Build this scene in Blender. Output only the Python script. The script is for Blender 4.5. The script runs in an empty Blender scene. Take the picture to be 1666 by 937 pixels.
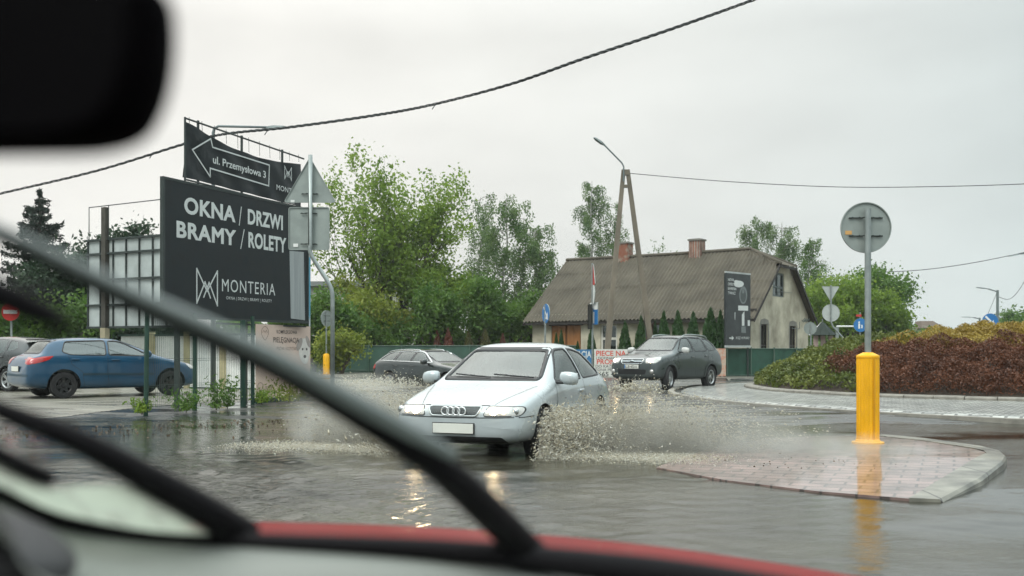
import bpy, bmesh, math, random
import numpy as np
from mathutils import Vector, Matrix
from mathutils.bvhtree import BVHTree
rnd = random.Random(7)
npr = np.random.default_rng(11)
R = math.radians
SC = bpy.context.scene
COL = SC.collection

# ------------------------------------------------------------------ camera, sky, sun, exposure
F, CX, HY, H = 1620.0, 833.0, 568.0, 1.325
cam_d = bpy.data.cameras.new('camera'); cam = bpy.data.objects.new('camera', cam_d); COL.objects.link(cam)
cam.location = (0, 0, H); cam.rotation_euler = (R(90), 0, 0)
cam_d.sensor_width = 36; cam_d.lens = F / 1666 * 36; cam_d.shift_y = 99.5 / 1666
cam_d.clip_start = 0.05; cam_d.clip_end = 2000
cam_d.dof.use_dof = True; cam_d.dof.focus_distance = 14.5; cam_d.dof.aperture_fstop = 2.9
SC.camera = cam
SUN_EL, SUN_AZ = 52, -150          # degrees; azimuth from +Y, negative = to the left
W = bpy.data.worlds.new('World'); SC.world = W; W.use_nodes = True
nt = W.node_tree; nt.nodes.clear()
def wn(t, **k):
    n = nt.nodes.new(t)
    for a, b in k.items(): setattr(n, a, b)
    return n
out = wn('ShaderNodeOutputWorld'); bg = wn('ShaderNodeBackground'); bg.inputs[1].default_value = 0.1
sky = wn('ShaderNodeTexSky', sky_type='NISHITA'); sky.sun_disc = False
sky.sun_elevation = R(SUN_EL); sky.sun_rotation = R(SUN_AZ); sky.dust_density = 4; sky.air_density = 1.2
hsv = wn('ShaderNodeHueSaturation'); hsv.inputs['Saturation'].default_value = .18; hsv.inputs['Value'].default_value = .8
nt.links.new(sky.outputs[0], hsv.inputs['Color'])
tc = wn('ShaderNodeTexCoord'); sep = wn('ShaderNodeSeparateXYZ'); nt.links.new(tc.outputs['Generated'], sep.inputs[0])
ramp = wn('ShaderNodeValToRGB'); e = ramp.color_ramp.elements
e[0].position = 0.0; e[0].color = (.66, .655, .64, 1); e[1].position = .80; e[1].color = (2.1, 2.1, 2.08, 1)
x = e.new(.30); x.color = (.63, .625, .61, 1)
nt.links.new(sep.outputs[2], ramp.inputs[0])
mp = wn('ShaderNodeMapping'); mp.inputs['Scale'].default_value = (1, 1, 2.6); nt.links.new(tc.outputs['Generated'], mp.inputs[0])
cn = wn('ShaderNodeTexNoise'); cn.inputs['Scale'].default_value = 2.6; cn.inputs['Detail'].default_value = 5; cn.inputs['Roughness'].default_value = .5
nt.links.new(mp.outputs[0], cn.inputs['Vector'])
cr = wn('ShaderNodeMapRange'); cr.inputs[1].default_value = .3; cr.inputs[2].default_value = .7; cr.inputs[3].default_value = .85; cr.inputs[4].default_value = 1.07
nt.links.new(cn.outputs[0], cr.inputs[0])
# a brighter, thinner part of the cloud towards the hidden sun, cooler grey away from it
dot = wn('ShaderNodeVectorMath', operation='DOT_PRODUCT'); nt.links.new(tc.outputs['Generated'], dot.inputs[0])
dot.inputs[1].default_value = (math.sin(R(-26)), math.cos(R(-26)), .35)
gl = wn('ShaderNodeMapRange'); gl.inputs[1].default_value = .55; gl.inputs[2].default_value = 1.06; gl.inputs[3].default_value = 0; gl.inputs[4].default_value = 1
nt.links.new(dot.outputs['Value'], gl.inputs[0])
tint = wn('ShaderNodeMix', data_type='RGBA'); tint.inputs['A'].default_value = (.70, .80, .83, 1); tint.inputs['B'].default_value = (1.11, 1.085, 1.06, 1)
nt.links.new(gl.outputs[0], tint.inputs['Factor'])
m1 = wn('ShaderNodeMix', data_type='RGBA', blend_type='MULTIPLY'); m1.inputs['Factor'].default_value = 1
nt.links.new(ramp.outputs[0], m1.inputs['A']); nt.links.new(tint.outputs['Result'], m1.inputs['B'])
vs = wn('ShaderNodeVectorMath', operation='SCALE'); nt.links.new(m1.outputs['Result'], vs.inputs[0]); nt.links.new(cr.outputs[0], vs.inputs['Scale'])
vs2 = wn('ShaderNodeVectorMath', operation='SCALE'); nt.links.new(vs.outputs[0], vs2.inputs[0]); vs2.inputs['Scale'].default_value = 14.6
mx = wn('ShaderNodeMix', data_type='RGBA'); mx.inputs['Factor'].default_value = .86
nt.links.new(hsv.outputs[0], mx.inputs['A']); nt.links.new(vs2.outputs[0], mx.inputs['B'])
nt.links.new(mx.outputs['Result'], bg.inputs[0]); nt.links.new(bg.outputs[0], out.inputs[0])
sd = bpy.data.lights.new('sun', 'SUN'); so = bpy.data.objects.new('sun', sd); COL.objects.link(so)
sd.energy = 1.5; sd.angle = R(25); sd.color = (1, .95, .88)
so.rotation_euler = (R(90 - SUN_EL), 0, R(180 - SUN_AZ)); so.location = (-20, 20, 40)
sd.use_shadow = True
vsn = SC.view_settings; vsn.view_transform = 'Standard'; vsn.look = 'None'; vsn.exposure = 0.12; vsn.gamma = 1; vsn.use_curve_mapping = False
SC.render.engine = 'CYCLES'
cy = SC.cycles; cy.use_denoising = True; cy.max_bounces = 7; cy.diffuse_bounces = 3; cy.glossy_bounces = 3; cy.transmission_bounces = 4; cy.transparent_max_bounces = 12
cy.volume_bounces = 0; cy.caustics_reflective = False; cy.caustics_refractive = False; cy.use_adaptive_sampling = True; cy.adaptive_threshold = .02; cy.sample_clamp_indirect = 4

# ------------------------------------------------------------------ helpers
def P(px, py, Y): return Vector(((px - CX) / F * Y, Y, H - (py - HY) / F * Y))
def Gd(px, py, z=0.0):
    Y = (H - z) * F / (py - HY); return Vector(((px - CX) / F * Y, Y, z))
def lerp(a, b, t): return a + (b - a) * t
class MB:
    def __init__(s): s.v = []; s.f = []; s.m = []
    def add(s, v, f, m=0):
        o = len(s.v); s.v += [tuple(p) for p in v]; s.f += [tuple(i + o for i in q) for q in f]; s.m += [m] * len(f); return s
    def box(s, c, d, rz=0, m=0, M=None):
        x, y, z = d[0] / 2, d[1] / 2, d[2] / 2
        v = [Vector((a * x, b * y, e * z)) for e in (-1, 1) for a, b in ((-1, -1), (1, -1), (1, 1), (-1, 1))]
        Q = M or Matrix.Rotation(rz, 3, 'Z')
        return s.add([Q @ p + Vector(c) for p in v], [(3, 2, 1, 0), (4, 5, 6, 7), (0, 1, 5, 4), (1, 2, 6, 5), (2, 3, 7, 6), (3, 0, 4, 7)], m)
    def bevbox(s, c, d, b=.02, rz=0, m=0, M=None):
        x, y, z = d[0] / 2, d[1] / 2, d[2] / 2; b = min(b, x * .9, y * .9, z * .9)
        bm = bmesh.new(); bmesh.ops.create_cube(bm, size=1)
        for v in bm.verts: v.co = Vector((v.co.x * 2 * x, v.co.y * 2 * y, v.co.z * 2 * z))
        bmesh.ops.bevel(bm, geom=bm.edges[:], offset=b, segments=2, profile=.6, affect='EDGES')
        Q = M or Matrix.Rotation(rz, 3, 'Z'); bm.verts.index_update()
        s.add([Q @ v.co + Vector(c) for v in bm.verts], [[v.index for v in f.verts] for f in bm.faces], m); bm.free(); return s
    def tube(s, pts, r, n=8, m=0, cap=True, flat=1.0):
        pts = [Vector(p) for p in pts]; rs = r if isinstance(r, (list, tuple)) else [r] * len(pts)
        o = []; u = None
        for i, p in enumerate(pts):
            t = (pts[min(i + 1, len(pts) - 1)] - pts[max(i - 1, 0)]).normalized()
            if u is None: u = t.orthogonal().normalized()
            u = (u - t * u.dot(t)).normalized(); w = t.cross(u)
            for k in range(n):
                a = 2 * math.pi * k / n; o.append(p + (u * math.cos(a) + w * math.sin(a) * flat) * rs[i])
        f = [(i * n + k, i * n + (k + 1) % n, (i + 1) * n + (k + 1) % n, (i + 1) * n + k) for i in range(len(pts) - 1) for k in range(n)]
        if cap: f += [tuple(range(n))[::-1], tuple((len(pts) - 1) * n + k for k in range(n))]
        return s.add(o, f, m)
    def lathe(s, prof, c=(0, 0, 0), n=24, axis='Z', m=0, cap=True):
        o = []
        for r, z in prof:
            for k in range(n):
                a = 2 * math.pi * k / n
                q = (r * math.cos(a), r * math.sin(a), z)
                if axis == 'Y': q = (q[0], q[2], q[1])
                if axis == 'X': q = (q[2], q[0], q[1])
                o.append(Vector(q) + Vector(c))
        L = len(prof)
        f = [(i * n + k, i * n + (k + 1) % n, (i + 1) * n + (k + 1) % n, (i + 1) * n + k) for i in range(L - 1) for k in range(n)]
        if cap: f += [tuple(range(n))[::-1], tuple((L - 1) * n + k for k in range(n))]
        return s.add(o, f, m)
    def prism(s, poly, d, m=0):            # poly: 3-D points of one planar outline; d: thickness vector
        n = len(poly); d = Vector(d); a = [Vector(p) for p in poly]
        return s.add(a + [p + d for p in a], [tuple(range(n))[::-1], tuple(range(n, 2 * n))] + [(i, (i + 1) % n, n + (i + 1) % n, n + i) for i in range(n)], m)
    def strip(s, pts, w, U, V, O, th, m=0):  # flat stroke along 2-D pts in the frame O + a*U + b*V, th = offset vector of its thickness
        for a, b in zip(pts[:-1], pts[1:]):
            a, b = Vector(a), Vector(b); t = (b - a).normalized(); q = Vector((-t.y, t.x)) * w / 2; a = a - t * w / 2; b = b + t * w / 2
            s.prism([O + U * p.x + V * p.y for p in (a - q, b - q, b + q, a + q)], th, m)
        return s
ROOTS = {}
def rootmat(o):
    while o.parent: o = o.parent
    return ROOTS.get(o.name)
def obj(name, mb, mats, parent=None, smooth=False, auto=None, world=True):
    me = bpy.data.meshes.new(name)
    v = mb.v
    if parent is not None and world:
        M = rootmat(parent)
        if M is not None:
            Mi = M.inverted(); v = [Mi @ Vector(p) for p in v]
    me.from_pydata([tuple(p) for p in v], [], mb.f)
    mats = mats if isinstance(mats, (list, tuple)) else [mats]
    for m in mats: me.materials.append(m)
    if len(mats) > 1: me.polygons.foreach_set('material_index', mb.m)
    if smooth or auto is not None:
        me.polygons.foreach_set('use_smooth', [True] * len(me.polygons))
        if auto is not None: me.set_sharp_from_angle(angle=R(auto))
    me.update()
    o = bpy.data.objects.new(name, me); COL.objects.link(o)
    if parent is not None: o.parent = parent
    return o
def rawobj(name, co, quads, mats, parent=None, smooth=False, midx=None):
    """numpy verts (n,3), faces (m,k)"""
    me = bpy.data.meshes.new(name); n, k = quads.shape
    if parent is not None and rootmat(parent) is not None:
        Mi = np.array(rootmat(parent).inverted()); co = co @ Mi[:3, :3].T + Mi[:3, 3]
    me.vertices.add(len(co)); me.vertices.foreach_set('co', np.ascontiguousarray(co, dtype=np.float32).ravel())
    me.loops.add(n * k); me.loops.foreach_set('vertex_index', np.ascontiguousarray(quads, dtype=np.int32).ravel())
    me.polygons.add(n); me.polygons.foreach_set('loop_start', np.arange(0, n * k, k, dtype=np.int32))
    mats = mats if isinstance(mats, (list, tuple)) else [mats]
    for m in mats: me.materials.append(m)
    if midx is not None: me.polygons.foreach_set('material_index', np.asarray(midx, dtype=np.int32))
    if smooth: me.polygons.foreach_set('use_smooth', np.ones(n, dtype=bool))
    me.update(calc_edges=True); me.validate()
    o = bpy.data.objects.new(name, me); COL.objects.link(o)
    if parent is not None: o.parent = parent
    return o
def tag(o, label=None, cat=None, group=None, kind=None):
    if label: o['label'] = label
    if cat: o['category'] = cat
    if group: o['group'] = group
    if kind: o['kind'] = kind
    return o
def thing(name, label, cat, loc=(0, 0, 0), rz=0, group=None):
    o = bpy.data.objects.new(name, None); COL.objects.link(o); o.location = loc; o.rotation_euler = (0, 0, rz); o.empty_display_size = .2
    ROOTS[o.name] = Matrix.Translation(Vector(loc)) @ Matrix.Rotation(rz, 4, 'Z')
    return tag(o, label, cat, group)
def copy_tree(o, parent=None):
    c = o.copy(); COL.objects.link(c)
    if parent is not None: c.parent = parent
    for ch in list(o.children): copy_tree(ch, c)
    return c

# ------------------------------------------------------------------ materials
def nmat(name):
    m = bpy.data.materials.new(name); m.use_nodes = True; t = m.node_tree
    return m, t, t.nodes['Principled BSDF'], t.nodes['Material Output']
def mat(name, col, rough=.5, metal=0., var=.12, vs=3., bump=0., bs=30., spec=.5, coat=0., sub=None, rv=0., stretch=(1, 1, 1), col2=None, emis=None, thr=None):
    m, t, b, o = nmat(name)
    b.inputs['Roughness'].default_value = rough; b.inputs['Metallic'].default_value = metal
    b.inputs['Specular IOR Level'].default_value = spec; b.inputs['Coat Weight'].default_value = coat; b.inputs['Coat Roughness'].default_value = .06
    c = Vector(col)
    co = t.nodes.new('ShaderNodeTexCoord'); mpn = t.nodes.new('ShaderNodeMapping'); mpn.inputs['Scale'].default_value = stretch
    t.links.new(co.outputs['Object'], mpn.inputs[0])
    n = t.nodes.new('ShaderNodeTexNoise'); n.inputs['Scale'].default_value = vs; n.inputs['Detail'].default_value = 6; n.inputs['Roughness'].default_value = .6
    t.links.new(mpn.outputs[0], n.inputs['Vector'])
    r = t.nodes.new('ShaderNodeValToRGB'); r.color_ramp.elements[0].position = .3 if thr is None else thr[0]; r.color_ramp.elements[1].position = .7 if thr is None else thr[1]
    a = c * (1 - var); d = Vector(col2) if col2 else c * (1 + var)
    r.color_ramp.elements[0].color = (*a, 1); r.color_ramp.elements[1].color = (*d, 1)
    t.links.new(n.outputs[0], r.inputs[0]); t.links.new(r.outputs[0], b.inputs['Base Color'])
    if rv:
        q = t.nodes.new('ShaderNodeMapRange'); q.inputs[3].default_value = max(0, rough - rv); q.inputs[4].default_value = min(1, rough + rv)
        q.inputs[1].default_value = .35; q.inputs[2].default_value = .65
        t.links.new(n.outputs[0], q.inputs[0]); t.links.new(q.outputs[0], b.inputs['Roughness'])
    if bump:
        n2 = t.nodes.new('ShaderNodeTexNoise'); n2.inputs['Scale'].default_value = bs; n2.inputs['Detail'].default_value = 4
        t.links.new(mpn.outputs[0], n2.inputs['Vector'])
        bp = t.nodes.new('ShaderNodeBump'); bp.inputs['Strength'].default_value = bump; bp.inputs['Distance'].default_value = .02
        t.links.new(n2.outputs[0], bp.inputs['Height']); t.links.new(bp.outputs[0], b.inputs['Normal'])
    if emis: b.inputs['Emission Color'].default_value = (*emis[0], 1); b.inputs['Emission Strength'].default_value = emis[1]
    return m
def leafmat(name, c1, c2, trans=.35, vs=.9):
    m, t, b, o = nmat(name); b.inputs['Roughness'].default_value = .45; b.inputs['Specular IOR Level'].default_value = .35
    co = t.nodes.new('ShaderNodeTexCoord'); n = t.nodes.new('ShaderNodeTexNoise'); n.inputs['Scale'].default_value = vs; n.inputs['Detail'].default_value = 8; n.inputs['Roughness'].default_value = .75
    t.links.new(co.outputs['Object'], n.inputs['Vector'])
    r = t.nodes.new('ShaderNodeValToRGB'); r.color_ramp.elements[0].position = .36; r.color_ramp.elements[1].position = .66
    r.color_ramp.elements[0].color = (*c1, 1); r.color_ramp.elements[1].color = (*c2, 1)
    t.links.new(n.outputs[0], r.inputs[0]); t.links.new(r.outputs[0], b.inputs['Base Color'])
    tr = t.nodes.new('ShaderNodeBsdfTranslucent'); t.links.new(r.outputs[0], tr.inputs[0]); mxs = t.nodes.new('ShaderNodeMixShader'); mxs.inputs[0].default_value = trans
    t.links.new(b.outputs[0], mxs.inputs[1]); t.links.new(tr.outputs[0], mxs.inputs[2]); t.links.new(mxs.outputs[0], o.inputs[0])
    return m
def glassmat(name, tintc=(.72, .78, .76), ior=1.7, base=.05):
    m, t, b, o = nmat(name); t.nodes.remove(b)
    tr = t.nodes.new('ShaderNodeBsdfTransparent'); tr.inputs[0].default_value = (*tintc, 1)
    g = t.nodes.new('ShaderNodeBsdfGlossy'); g.inputs['Roughness'].default_value = .03; g.inputs[0].default_value = (.95, 1, .98, 1)
    fr = t.nodes.new('ShaderNodeFresnel'); fr.inputs[0].default_value = ior
    ad = t.nodes.new('ShaderNodeMath'); ad.operation = 'ADD'; ad.inputs[1].default_value = base; ad.use_clamp = True
    t.links.new(fr.outputs[0], ad.inputs[0]); mxs = t.nodes.new('ShaderNodeMixShader')
    t.links.new(ad.outputs[0], mxs.inputs[0]); t.links.new(tr.outputs[0], mxs.inputs[1]); t.links.new(g.outputs[0], mxs.inputs[2]); t.links.new(mxs.outputs[0], o.inputs[0])
    return m
M_BLACK = mat('black_plastic', (.012, .012, .013), .45, var=.1)
M_RUBBER = mat('rubber', (.016, .016, .017), .7, bump=.3, bs=60)
M_STEEL = mat('galvanised_steel', (.32, .35, .34), .45, .75, var=.2, vs=6, rv=.12)
M_SIGNBACK = mat('sign_back_grey', (.30, .335, .315), .5, .35, var=.14, vs=4, rv=.1)
M_WHITE = mat('white_paint', (.75, .75, .73), .45, var=.06)
M_RED = mat('red_paint', (.55, .035, .03), .4, var=.1)
M_BLUE = mat('sign_blue', (.02, .16, .42), .4, var=.08)
M_YELLOW = mat('yellow_plastic', (.80, .40, .006), .45, var=.16, vs=4, spec=.35, rv=.1, stretch=(1, 1, .5))
M_CONCRETE = mat('concrete', (.23, .215, .185), .8, var=.25, vs=5, bump=.3, bs=40)
M_LAMP = mat('lamp_grey', (.16, .19, .19), .5, .3)
M_WIRE = mat('cable_black', (.03, .035, .035), .6)
M_BARK = mat('bark', (.07, .055, .042), .85, var=.35, vs=5, bump=.6, bs=18, stretch=(1, 1, .3))
M_BIRCHBARK = mat('birch_bark', (.34, .33, .30), .8, var=.5, vs=4, stretch=(1, 1, 2))
# ------------------------------------------------------------------ ground, roads, water
def sst(a, b, x):
    t = np.clip((x - a) / (b - a), 0, 1); return t * t * (3 - 2 * t)
def wob(x, y):
    return (np.sin(x * .9 + 1.3) * np.sin(y * .7 + .4) + .6 * np.sin(x * 1.9 + y * 1.1) + .5 * np.sin(x * .37 - y * .53 + 2))
def lotd(x, y): return (x + 7.3) * -.915 + (y - 20.6) * .40
def zg(x, y):
    x = np.asarray(x, float); y = np.asarray(y, float)
    z = .085 * sst(14.5, 19, y - .25 * np.abs(x + 1) * (x < -1)) + wob(x, y) * .011
    z = z + (.16 - z) * sst(-.9, 1.6, lotd(x, y) + .25 * wob(x * 1.7, y * 1.3)) * 1.0
    z = np.maximum(z, .17 * sst(40.2, 40.5, y + .10 * x + wob(x, y) * 0))
    return z
def zgf(x, y): return float(zg(x, y))
WATER_Z = .052
def axis(parts):
    o = []
    for a, b, n in parts: o += list(np.linspace(a, b, n, endpoint=False))
    return np.array(o + [parts[-1][1]])
def sheet(name, xs, ys, zf, mats, mask=None, dz=0., smooth=True, zone=None):
    X, Y = np.meshgrid(xs, ys); Z = zf(X, Y) + dz; n, m = X.shape
    co = np.stack([X, Y, Z], -1).reshape(-1, 3)
    i = np.arange(n * m).reshape(n, m)
    q = np.stack([i[:-1, :-1], i[:-1, 1:], i[1:, 1:], i[1:, :-1]], -1).reshape(-1, 4)
    c = co[q].mean(1); mi = None
    if mask is not None: q = q[mask(c[:, 0], c[:, 1])]
    used = np.unique(q); rm = np.zeros(n * m, int); rm[used] = np.arange(len(used))
    return rawobj(name, co[used], rm[q], mats, smooth=smooth)
def ground_mat(name, c1, c2, c3, rlo, rhi, grain=90., vs=.55, stretch=(1, 1, 1), bump=.25):
    m, t, b, o = nmat(name); L = t.links.new
    co = t.nodes.new('ShaderNodeTexCoord'); mpn = t.nodes.new('ShaderNodeMapping'); mpn.inputs['Scale'].default_value = stretch; L(co.outputs['Object'], mpn.inputs[0])
    n = t.nodes.new('ShaderNodeTexNoise'); n.inputs['Scale'].default_value = vs; n.inputs['Detail'].default_value = 9; n.inputs['Roughness'].default_value = .62; L(mpn.outputs[0], n.inputs['Vector'])
    r = t.nodes.new('ShaderNodeValToRGB'); e = r.color_ramp.elements; e[0].position = .32; e[0].color = (*c1, 1); e[1].position = .7; e[1].color = (*c3, 1)
    q = e.new(.52); q.color = (*c2, 1); L(n.outputs[0], r.inputs[0])
    g = t.nodes.new('ShaderNodeTexNoise'); g.inputs['Scale'].default_value = grain; g.inputs['Detail'].default_value = 3; L(co.outputs['Object'], g.inputs['Vector'])
    mr = t.nodes.new('ShaderNodeMapRange'); mr.inputs[1].default_value = .3; mr.inputs[2].default_value = .7; mr.inputs[3].default_value = .65; mr.inputs[4].default_value = 1.3; L(g.outputs[0], mr.inputs[0])
    sc = t.nodes.new('ShaderNodeVectorMath'); sc.operation = 'SCALE'; L(r.outputs[0], sc.inputs[0]); L(mr.outputs[0], sc.inputs['Scale']); L(sc.outputs[0], b.inputs['Base Color'])
    n2 = t.nodes.new('ShaderNodeTexNoise'); n2.inputs['Scale'].default_value = vs * 1.7; n2.inputs['Detail'].default_value = 7; L(mpn.outputs[0], n2.inputs['Vector'])
    rr = t.nodes.new('ShaderNodeMapRange'); rr.inputs[1].default_value = .42; rr.inputs[2].default_value = .6; rr.inputs[3].default_value = rlo; rr.inputs[4].default_value = rhi; L(n2.outputs[0], rr.inputs[0]); L(rr.outputs[0], b.inputs['Roughness'])
    bs = t.nodes.new('ShaderNodeMath'); bs.operation = 'MULTIPLY'; bs.inputs[1].default_value = bump; L(rr.outputs[0], bs.inputs[0])
    bp = t.nodes.new('ShaderNodeBump'); bp.inputs['Distance'].default_value = .01; L(bs.outputs[0], bp.inputs['Strength']); L(g.outputs[0], bp.inputs['Height']); L(bp.outputs[0], b.inputs['Normal'])
    return m
M_ASPH = ground_mat('wet_asphalt', (.035, .036, .035), (.052, .053, .05), (.08, .078, .07), .10, .42, stretch=(.7, 1.6, 1))
M_LOT = ground_mat('lot_paving', (.13, .122, .10), (.20, .19, .155), (.26, .245, .205), .22, .6, grain=60, vs=.8, stretch=(.6, 2.2, 1))
M_VERGE = ground_mat('pavement', (.10, .095, .08), (.16, .15, .125), (.2, .19, .16), .25, .6)
xs = axis([(-260, -40, 22), (-40, -14, 40), (-14, 12, 104), (12, 40, 50), (40, 260, 22)])
ys = axis([(-12, 2, 14), (2, 26, 110), (26, 44, 60), (44, 90, 30), (90, 500, 30)])
tag(sheet('ground', xs, ys, zg, M_ASPH), kind='structure')
tag(sheet('parking_lot', axis([(-60, -14, 60), (-14, -1, 260)]), axis([(6, 14, 30), (14, 28, 280), (28, 48, 50)]), zg, M_LOT, mask=lambda x, y: (lotd(x, y) > .25 + .15 * np.sin(x * 1.3) * np.sin(y * .9)) & (y < 39), dz=.004), kind='structure')
tag(sheet('pavement', axis([(-60, 60, 140)]), axis([(38, 56, 60)]), zg, M_VERGE, mask=lambda x, y: y + .10 * x > 40.5, dz=.004), kind='structure')
tag(sheet('lawn', axis([(-260, 260, 60)]), axis([(53, 480, 40)]), zg, leafmat('lawn_green', (.04, .06, .02), (.09, .11, .04), .1, .3), dz=.012), kind='structure')
# flood water: one sheet with real ripples near the cars, bow waves around the hatchback
def water_z(X, Y):
    rg = np.random.default_rng(5); z = np.zeros_like(X)
    for k in range(46):
        lam = rg.uniform(.10, .42) ; a = rg.normal(1.45, .55); ph = rg.uniform(0, 6.28); kx, ky = math.cos(a) / lam * 6.28, math.sin(a) / lam * 6.28
        z += np.sin(X * kx + Y * ky + ph + .8 * np.sin(X * .9 + k) * np.cos(Y * .8 - k)) * lam * .0040 * rg.uniform(.5, 1.3)
    calm = .12 + .55 * np.clip(.35 + .4 * wob(X * .55 + 2, Y * .5), 0, 1) * sst(3.2, .4, X) + 2.1 * np.exp(-((X + 2.3 + .12 * (Y - 7)) / 1.5) ** 2 - ((Y - 8.2) / 3.2) ** 2)
    z *= calm
    d = np.hypot(X + .55, (Y - 12.4)); z += .011 * np.sin(d * 7.0 - 1.0) * np.exp(-((d - 1.9) / 1.6) ** 2) * sst(2.6, .5, X)
    return WATER_Z + z
m, t, b, o = nmat('flood_water'); L = t.links.new
b.inputs['Base Color'].default_value = (.075, .068, .05, 1); b.inputs['Roughness'].default_value = .05; b.inputs['IOR'].default_value = 1.45
co = t.nodes.new('ShaderNodeTexCoord'); mpn = t.nodes.new('ShaderNodeMapping'); mpn.inputs['Scale'].default_value = (.8, 2.0, 1); L(co.outputs['Object'], mpn.inputs[0])
n = t.nodes.new('ShaderNodeTexNoise'); n.inputs['Scale'].default_value = 13; n.inputs['Detail'].default_value = 5; n.inputs['Roughness'].default_value = .6; n.inputs['Distortion'].default_value = .6; L(mpn.outputs[0], n.inputs['Vector'])
n3 = t.nodes.new('ShaderNodeTexNoise'); n3.inputs['Scale'].default_value = .45; n3.inputs['Detail'].default_value = 4; L(mpn.outputs[0], n3.inputs['Vector'])
mr = t.nodes.new('ShaderNodeMapRange'); mr.inputs[1].default_value = .38; mr.inputs[2].default_value = .62; mr.inputs[3].default_value = .015; mr.inputs[4].default_value = .12; L(n3.outputs[0], mr.inputs[0])
bp = t.nodes.new('ShaderNodeBump'); bp.inputs['Distance'].default_value = .05; L(mr.outputs[0], bp.inputs['Strength']); L(n.outputs[0], bp.inputs['Height']); L(bp.outputs[0], b.inputs['Normal'])
# short wind chop ahead of the bonnet, where the wash of the hatchback meets the shallow
n5 = t.nodes.new('ShaderNodeTexNoise'); n5.inputs['Scale'].default_value = 11; n5.inputs['Detail'].default_value = 4; n5.inputs['Roughness'].default_value = .55; L(mpn.outputs[0], n5.inputs['Vector'])
ds = t.nodes.new('ShaderNodeVectorMath'); ds.operation = 'DISTANCE'; L(co.outputs['Object'], ds.inputs[0]); ds.inputs[1].default_value = (-2.1, 8.2, .05)
cm = t.nodes.new('ShaderNodeMapRange'); cm.inputs[1].default_value = 3.6; cm.inputs[2].default_value = .6; cm.inputs[3].default_value = .0; cm.inputs[4].default_value = .6; L(ds.outputs['Value'], cm.inputs[0])
b5 = t.nodes.new('ShaderNodeBump'); b5.inputs['Distance'].default_value = .045; L(cm.outputs[0], b5.inputs['Strength']); L(n5.outputs[0], b5.inputs['Height']); L(bp.outputs[0], b5.inputs['Normal']); L(b5.outputs[0], b.inputs['Normal'])
r = t.nodes.new('ShaderNodeValToRGB'); r.color_ramp.elements[0].position = .35; r.color_ramp.elements[1].position = .68
r.color_ramp.elements[0].color = (.018, .018, .013, 1); r.color_ramp.elements[1].color = (.055, .052, .037, 1); L(n3.outputs[0], r.inputs[0]); L(r.outputs[0], b.inputs['Base Color'])
M_WATER = m
tag(sheet('water', axis([(-40, -9, 60), (-9, 4.5, 330), (4.5, 14, 60)]), axis([(-6, 4.5, 40), (4.5, 19, 340)]), water_z, M_WATER), kind='structure')

# roundabout: kerb ring, cobbled apron, planted mound
RC, RR = Vector((14.8, 29.1)), 7.8
RC2, RR2 = Vector((17.6, 26.63)), 13.1
def brickmat(name, c1, c2, mortar, scale, bw, rh, rough, coat=0., rot=0., bump=.6, ms=.03, noise=.5, off=.5):
    m, t, b, o = nmat(name); L = t.links.new
    co = t.nodes.new('ShaderNodeTexCoord'); mpn = t.nodes.new('ShaderNodeMapping'); mpn.inputs['Rotation'].default_value = (0, 0, rot); L(co.outputs['Object'], mpn.inputs[0])
    br = t.nodes.new('ShaderNodeTexBrick'); br.offset = off; br.inputs['Scale'].default_value = scale; br.inputs['Brick Width'].default_value = bw; br.inputs['Row Height'].default_value = rh
    br.inputs['Mortar Size'].default_value = ms; br.inputs['Mortar Smooth'].default_value = .4; br.inputs['Bias'].default_value = 0
    br.inputs['Color1'].default_value = (*c1, 1); br.inputs['Color2'].default_value = (*c2, 1); br.inputs['Mortar'].default_value = (*mortar, 1)
    nz = t.nodes.new('ShaderNodeTexNoise'); nz.inputs['Scale'].default_value = 3; nz.inputs['Detail'].default_value = 8; L(co.outputs['Object'], nz.inputs['Vector'])
    ad = t.nodes.new('ShaderNodeMix'); ad.data_type = 'VECTOR'; ad.inputs['Factor'].default_value = .025
    L(mpn.outputs[0], ad.inputs['A']); L(nz.outputs['Color'], ad.inputs['B']); L(ad.outputs['Result'], br.inputs['Vector'])
    mr = t.nodes.new('ShaderNodeMapRange'); mr.inputs[1].default_value = .3; mr.inputs[2].default_value = .7; mr.inputs[3].default_value = 1 - noise; mr.inputs[4].default_value = 1 + noise * .7; L(nz.outputs[0], mr.inputs[0])
    sc = t.nodes.new('ShaderNodeVectorMath'); sc.operation = 'SCALE'; L(br.outputs['Color'], sc.inputs[0]); L(mr.outputs[0], sc.inputs['Scale']); L(sc.outputs[0], b.inputs['Base Color'])
    b.inputs['Roughness'].default_value = rough; b.inputs['Coat Weight'].default_value = coat; b.inputs['Coat Roughness'].default_value = .07
    iv = t.nodes.new('ShaderNodeMath'); iv.operation = 'SUBTRACT'; iv.inputs[0].default_value = 1; L(br.outputs['Fac'], iv.inputs[1])
    bp = t.nodes.new('ShaderNodeBump'); bp.inputs['Strength'].default_value = bump; bp.inputs['Distance'].default_value = .02; L(iv.outputs[0], bp.inputs['Height']); L(bp.outputs[0], b.inputs['Normal'])
    return m
M_PAVER = brickmat('red_paving_blocks', (.27, .175, .155), (.19, .125, .11), (.07, .05, .045), 1, .30, .20, .35, coat=.75, rot=R(24), ms=.014, noise=.55)
M_COBBLE = brickmat('granite_setts', (.46, .46, .42), (.27, .275, .26), (.10, .10, .09), 1, .24, .16, .45, coat=.25, rot=R(35), bump=1.0, ms=.03, noise=.4)
M_KERB = brickmat('kerbstone', (.21, .20, .165), (.15, .145, .12), (.05, .045, .04), 1, 1.0, 4.0, .5, coat=.3, ms=.012, noise=.6, bump=.4)
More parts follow.
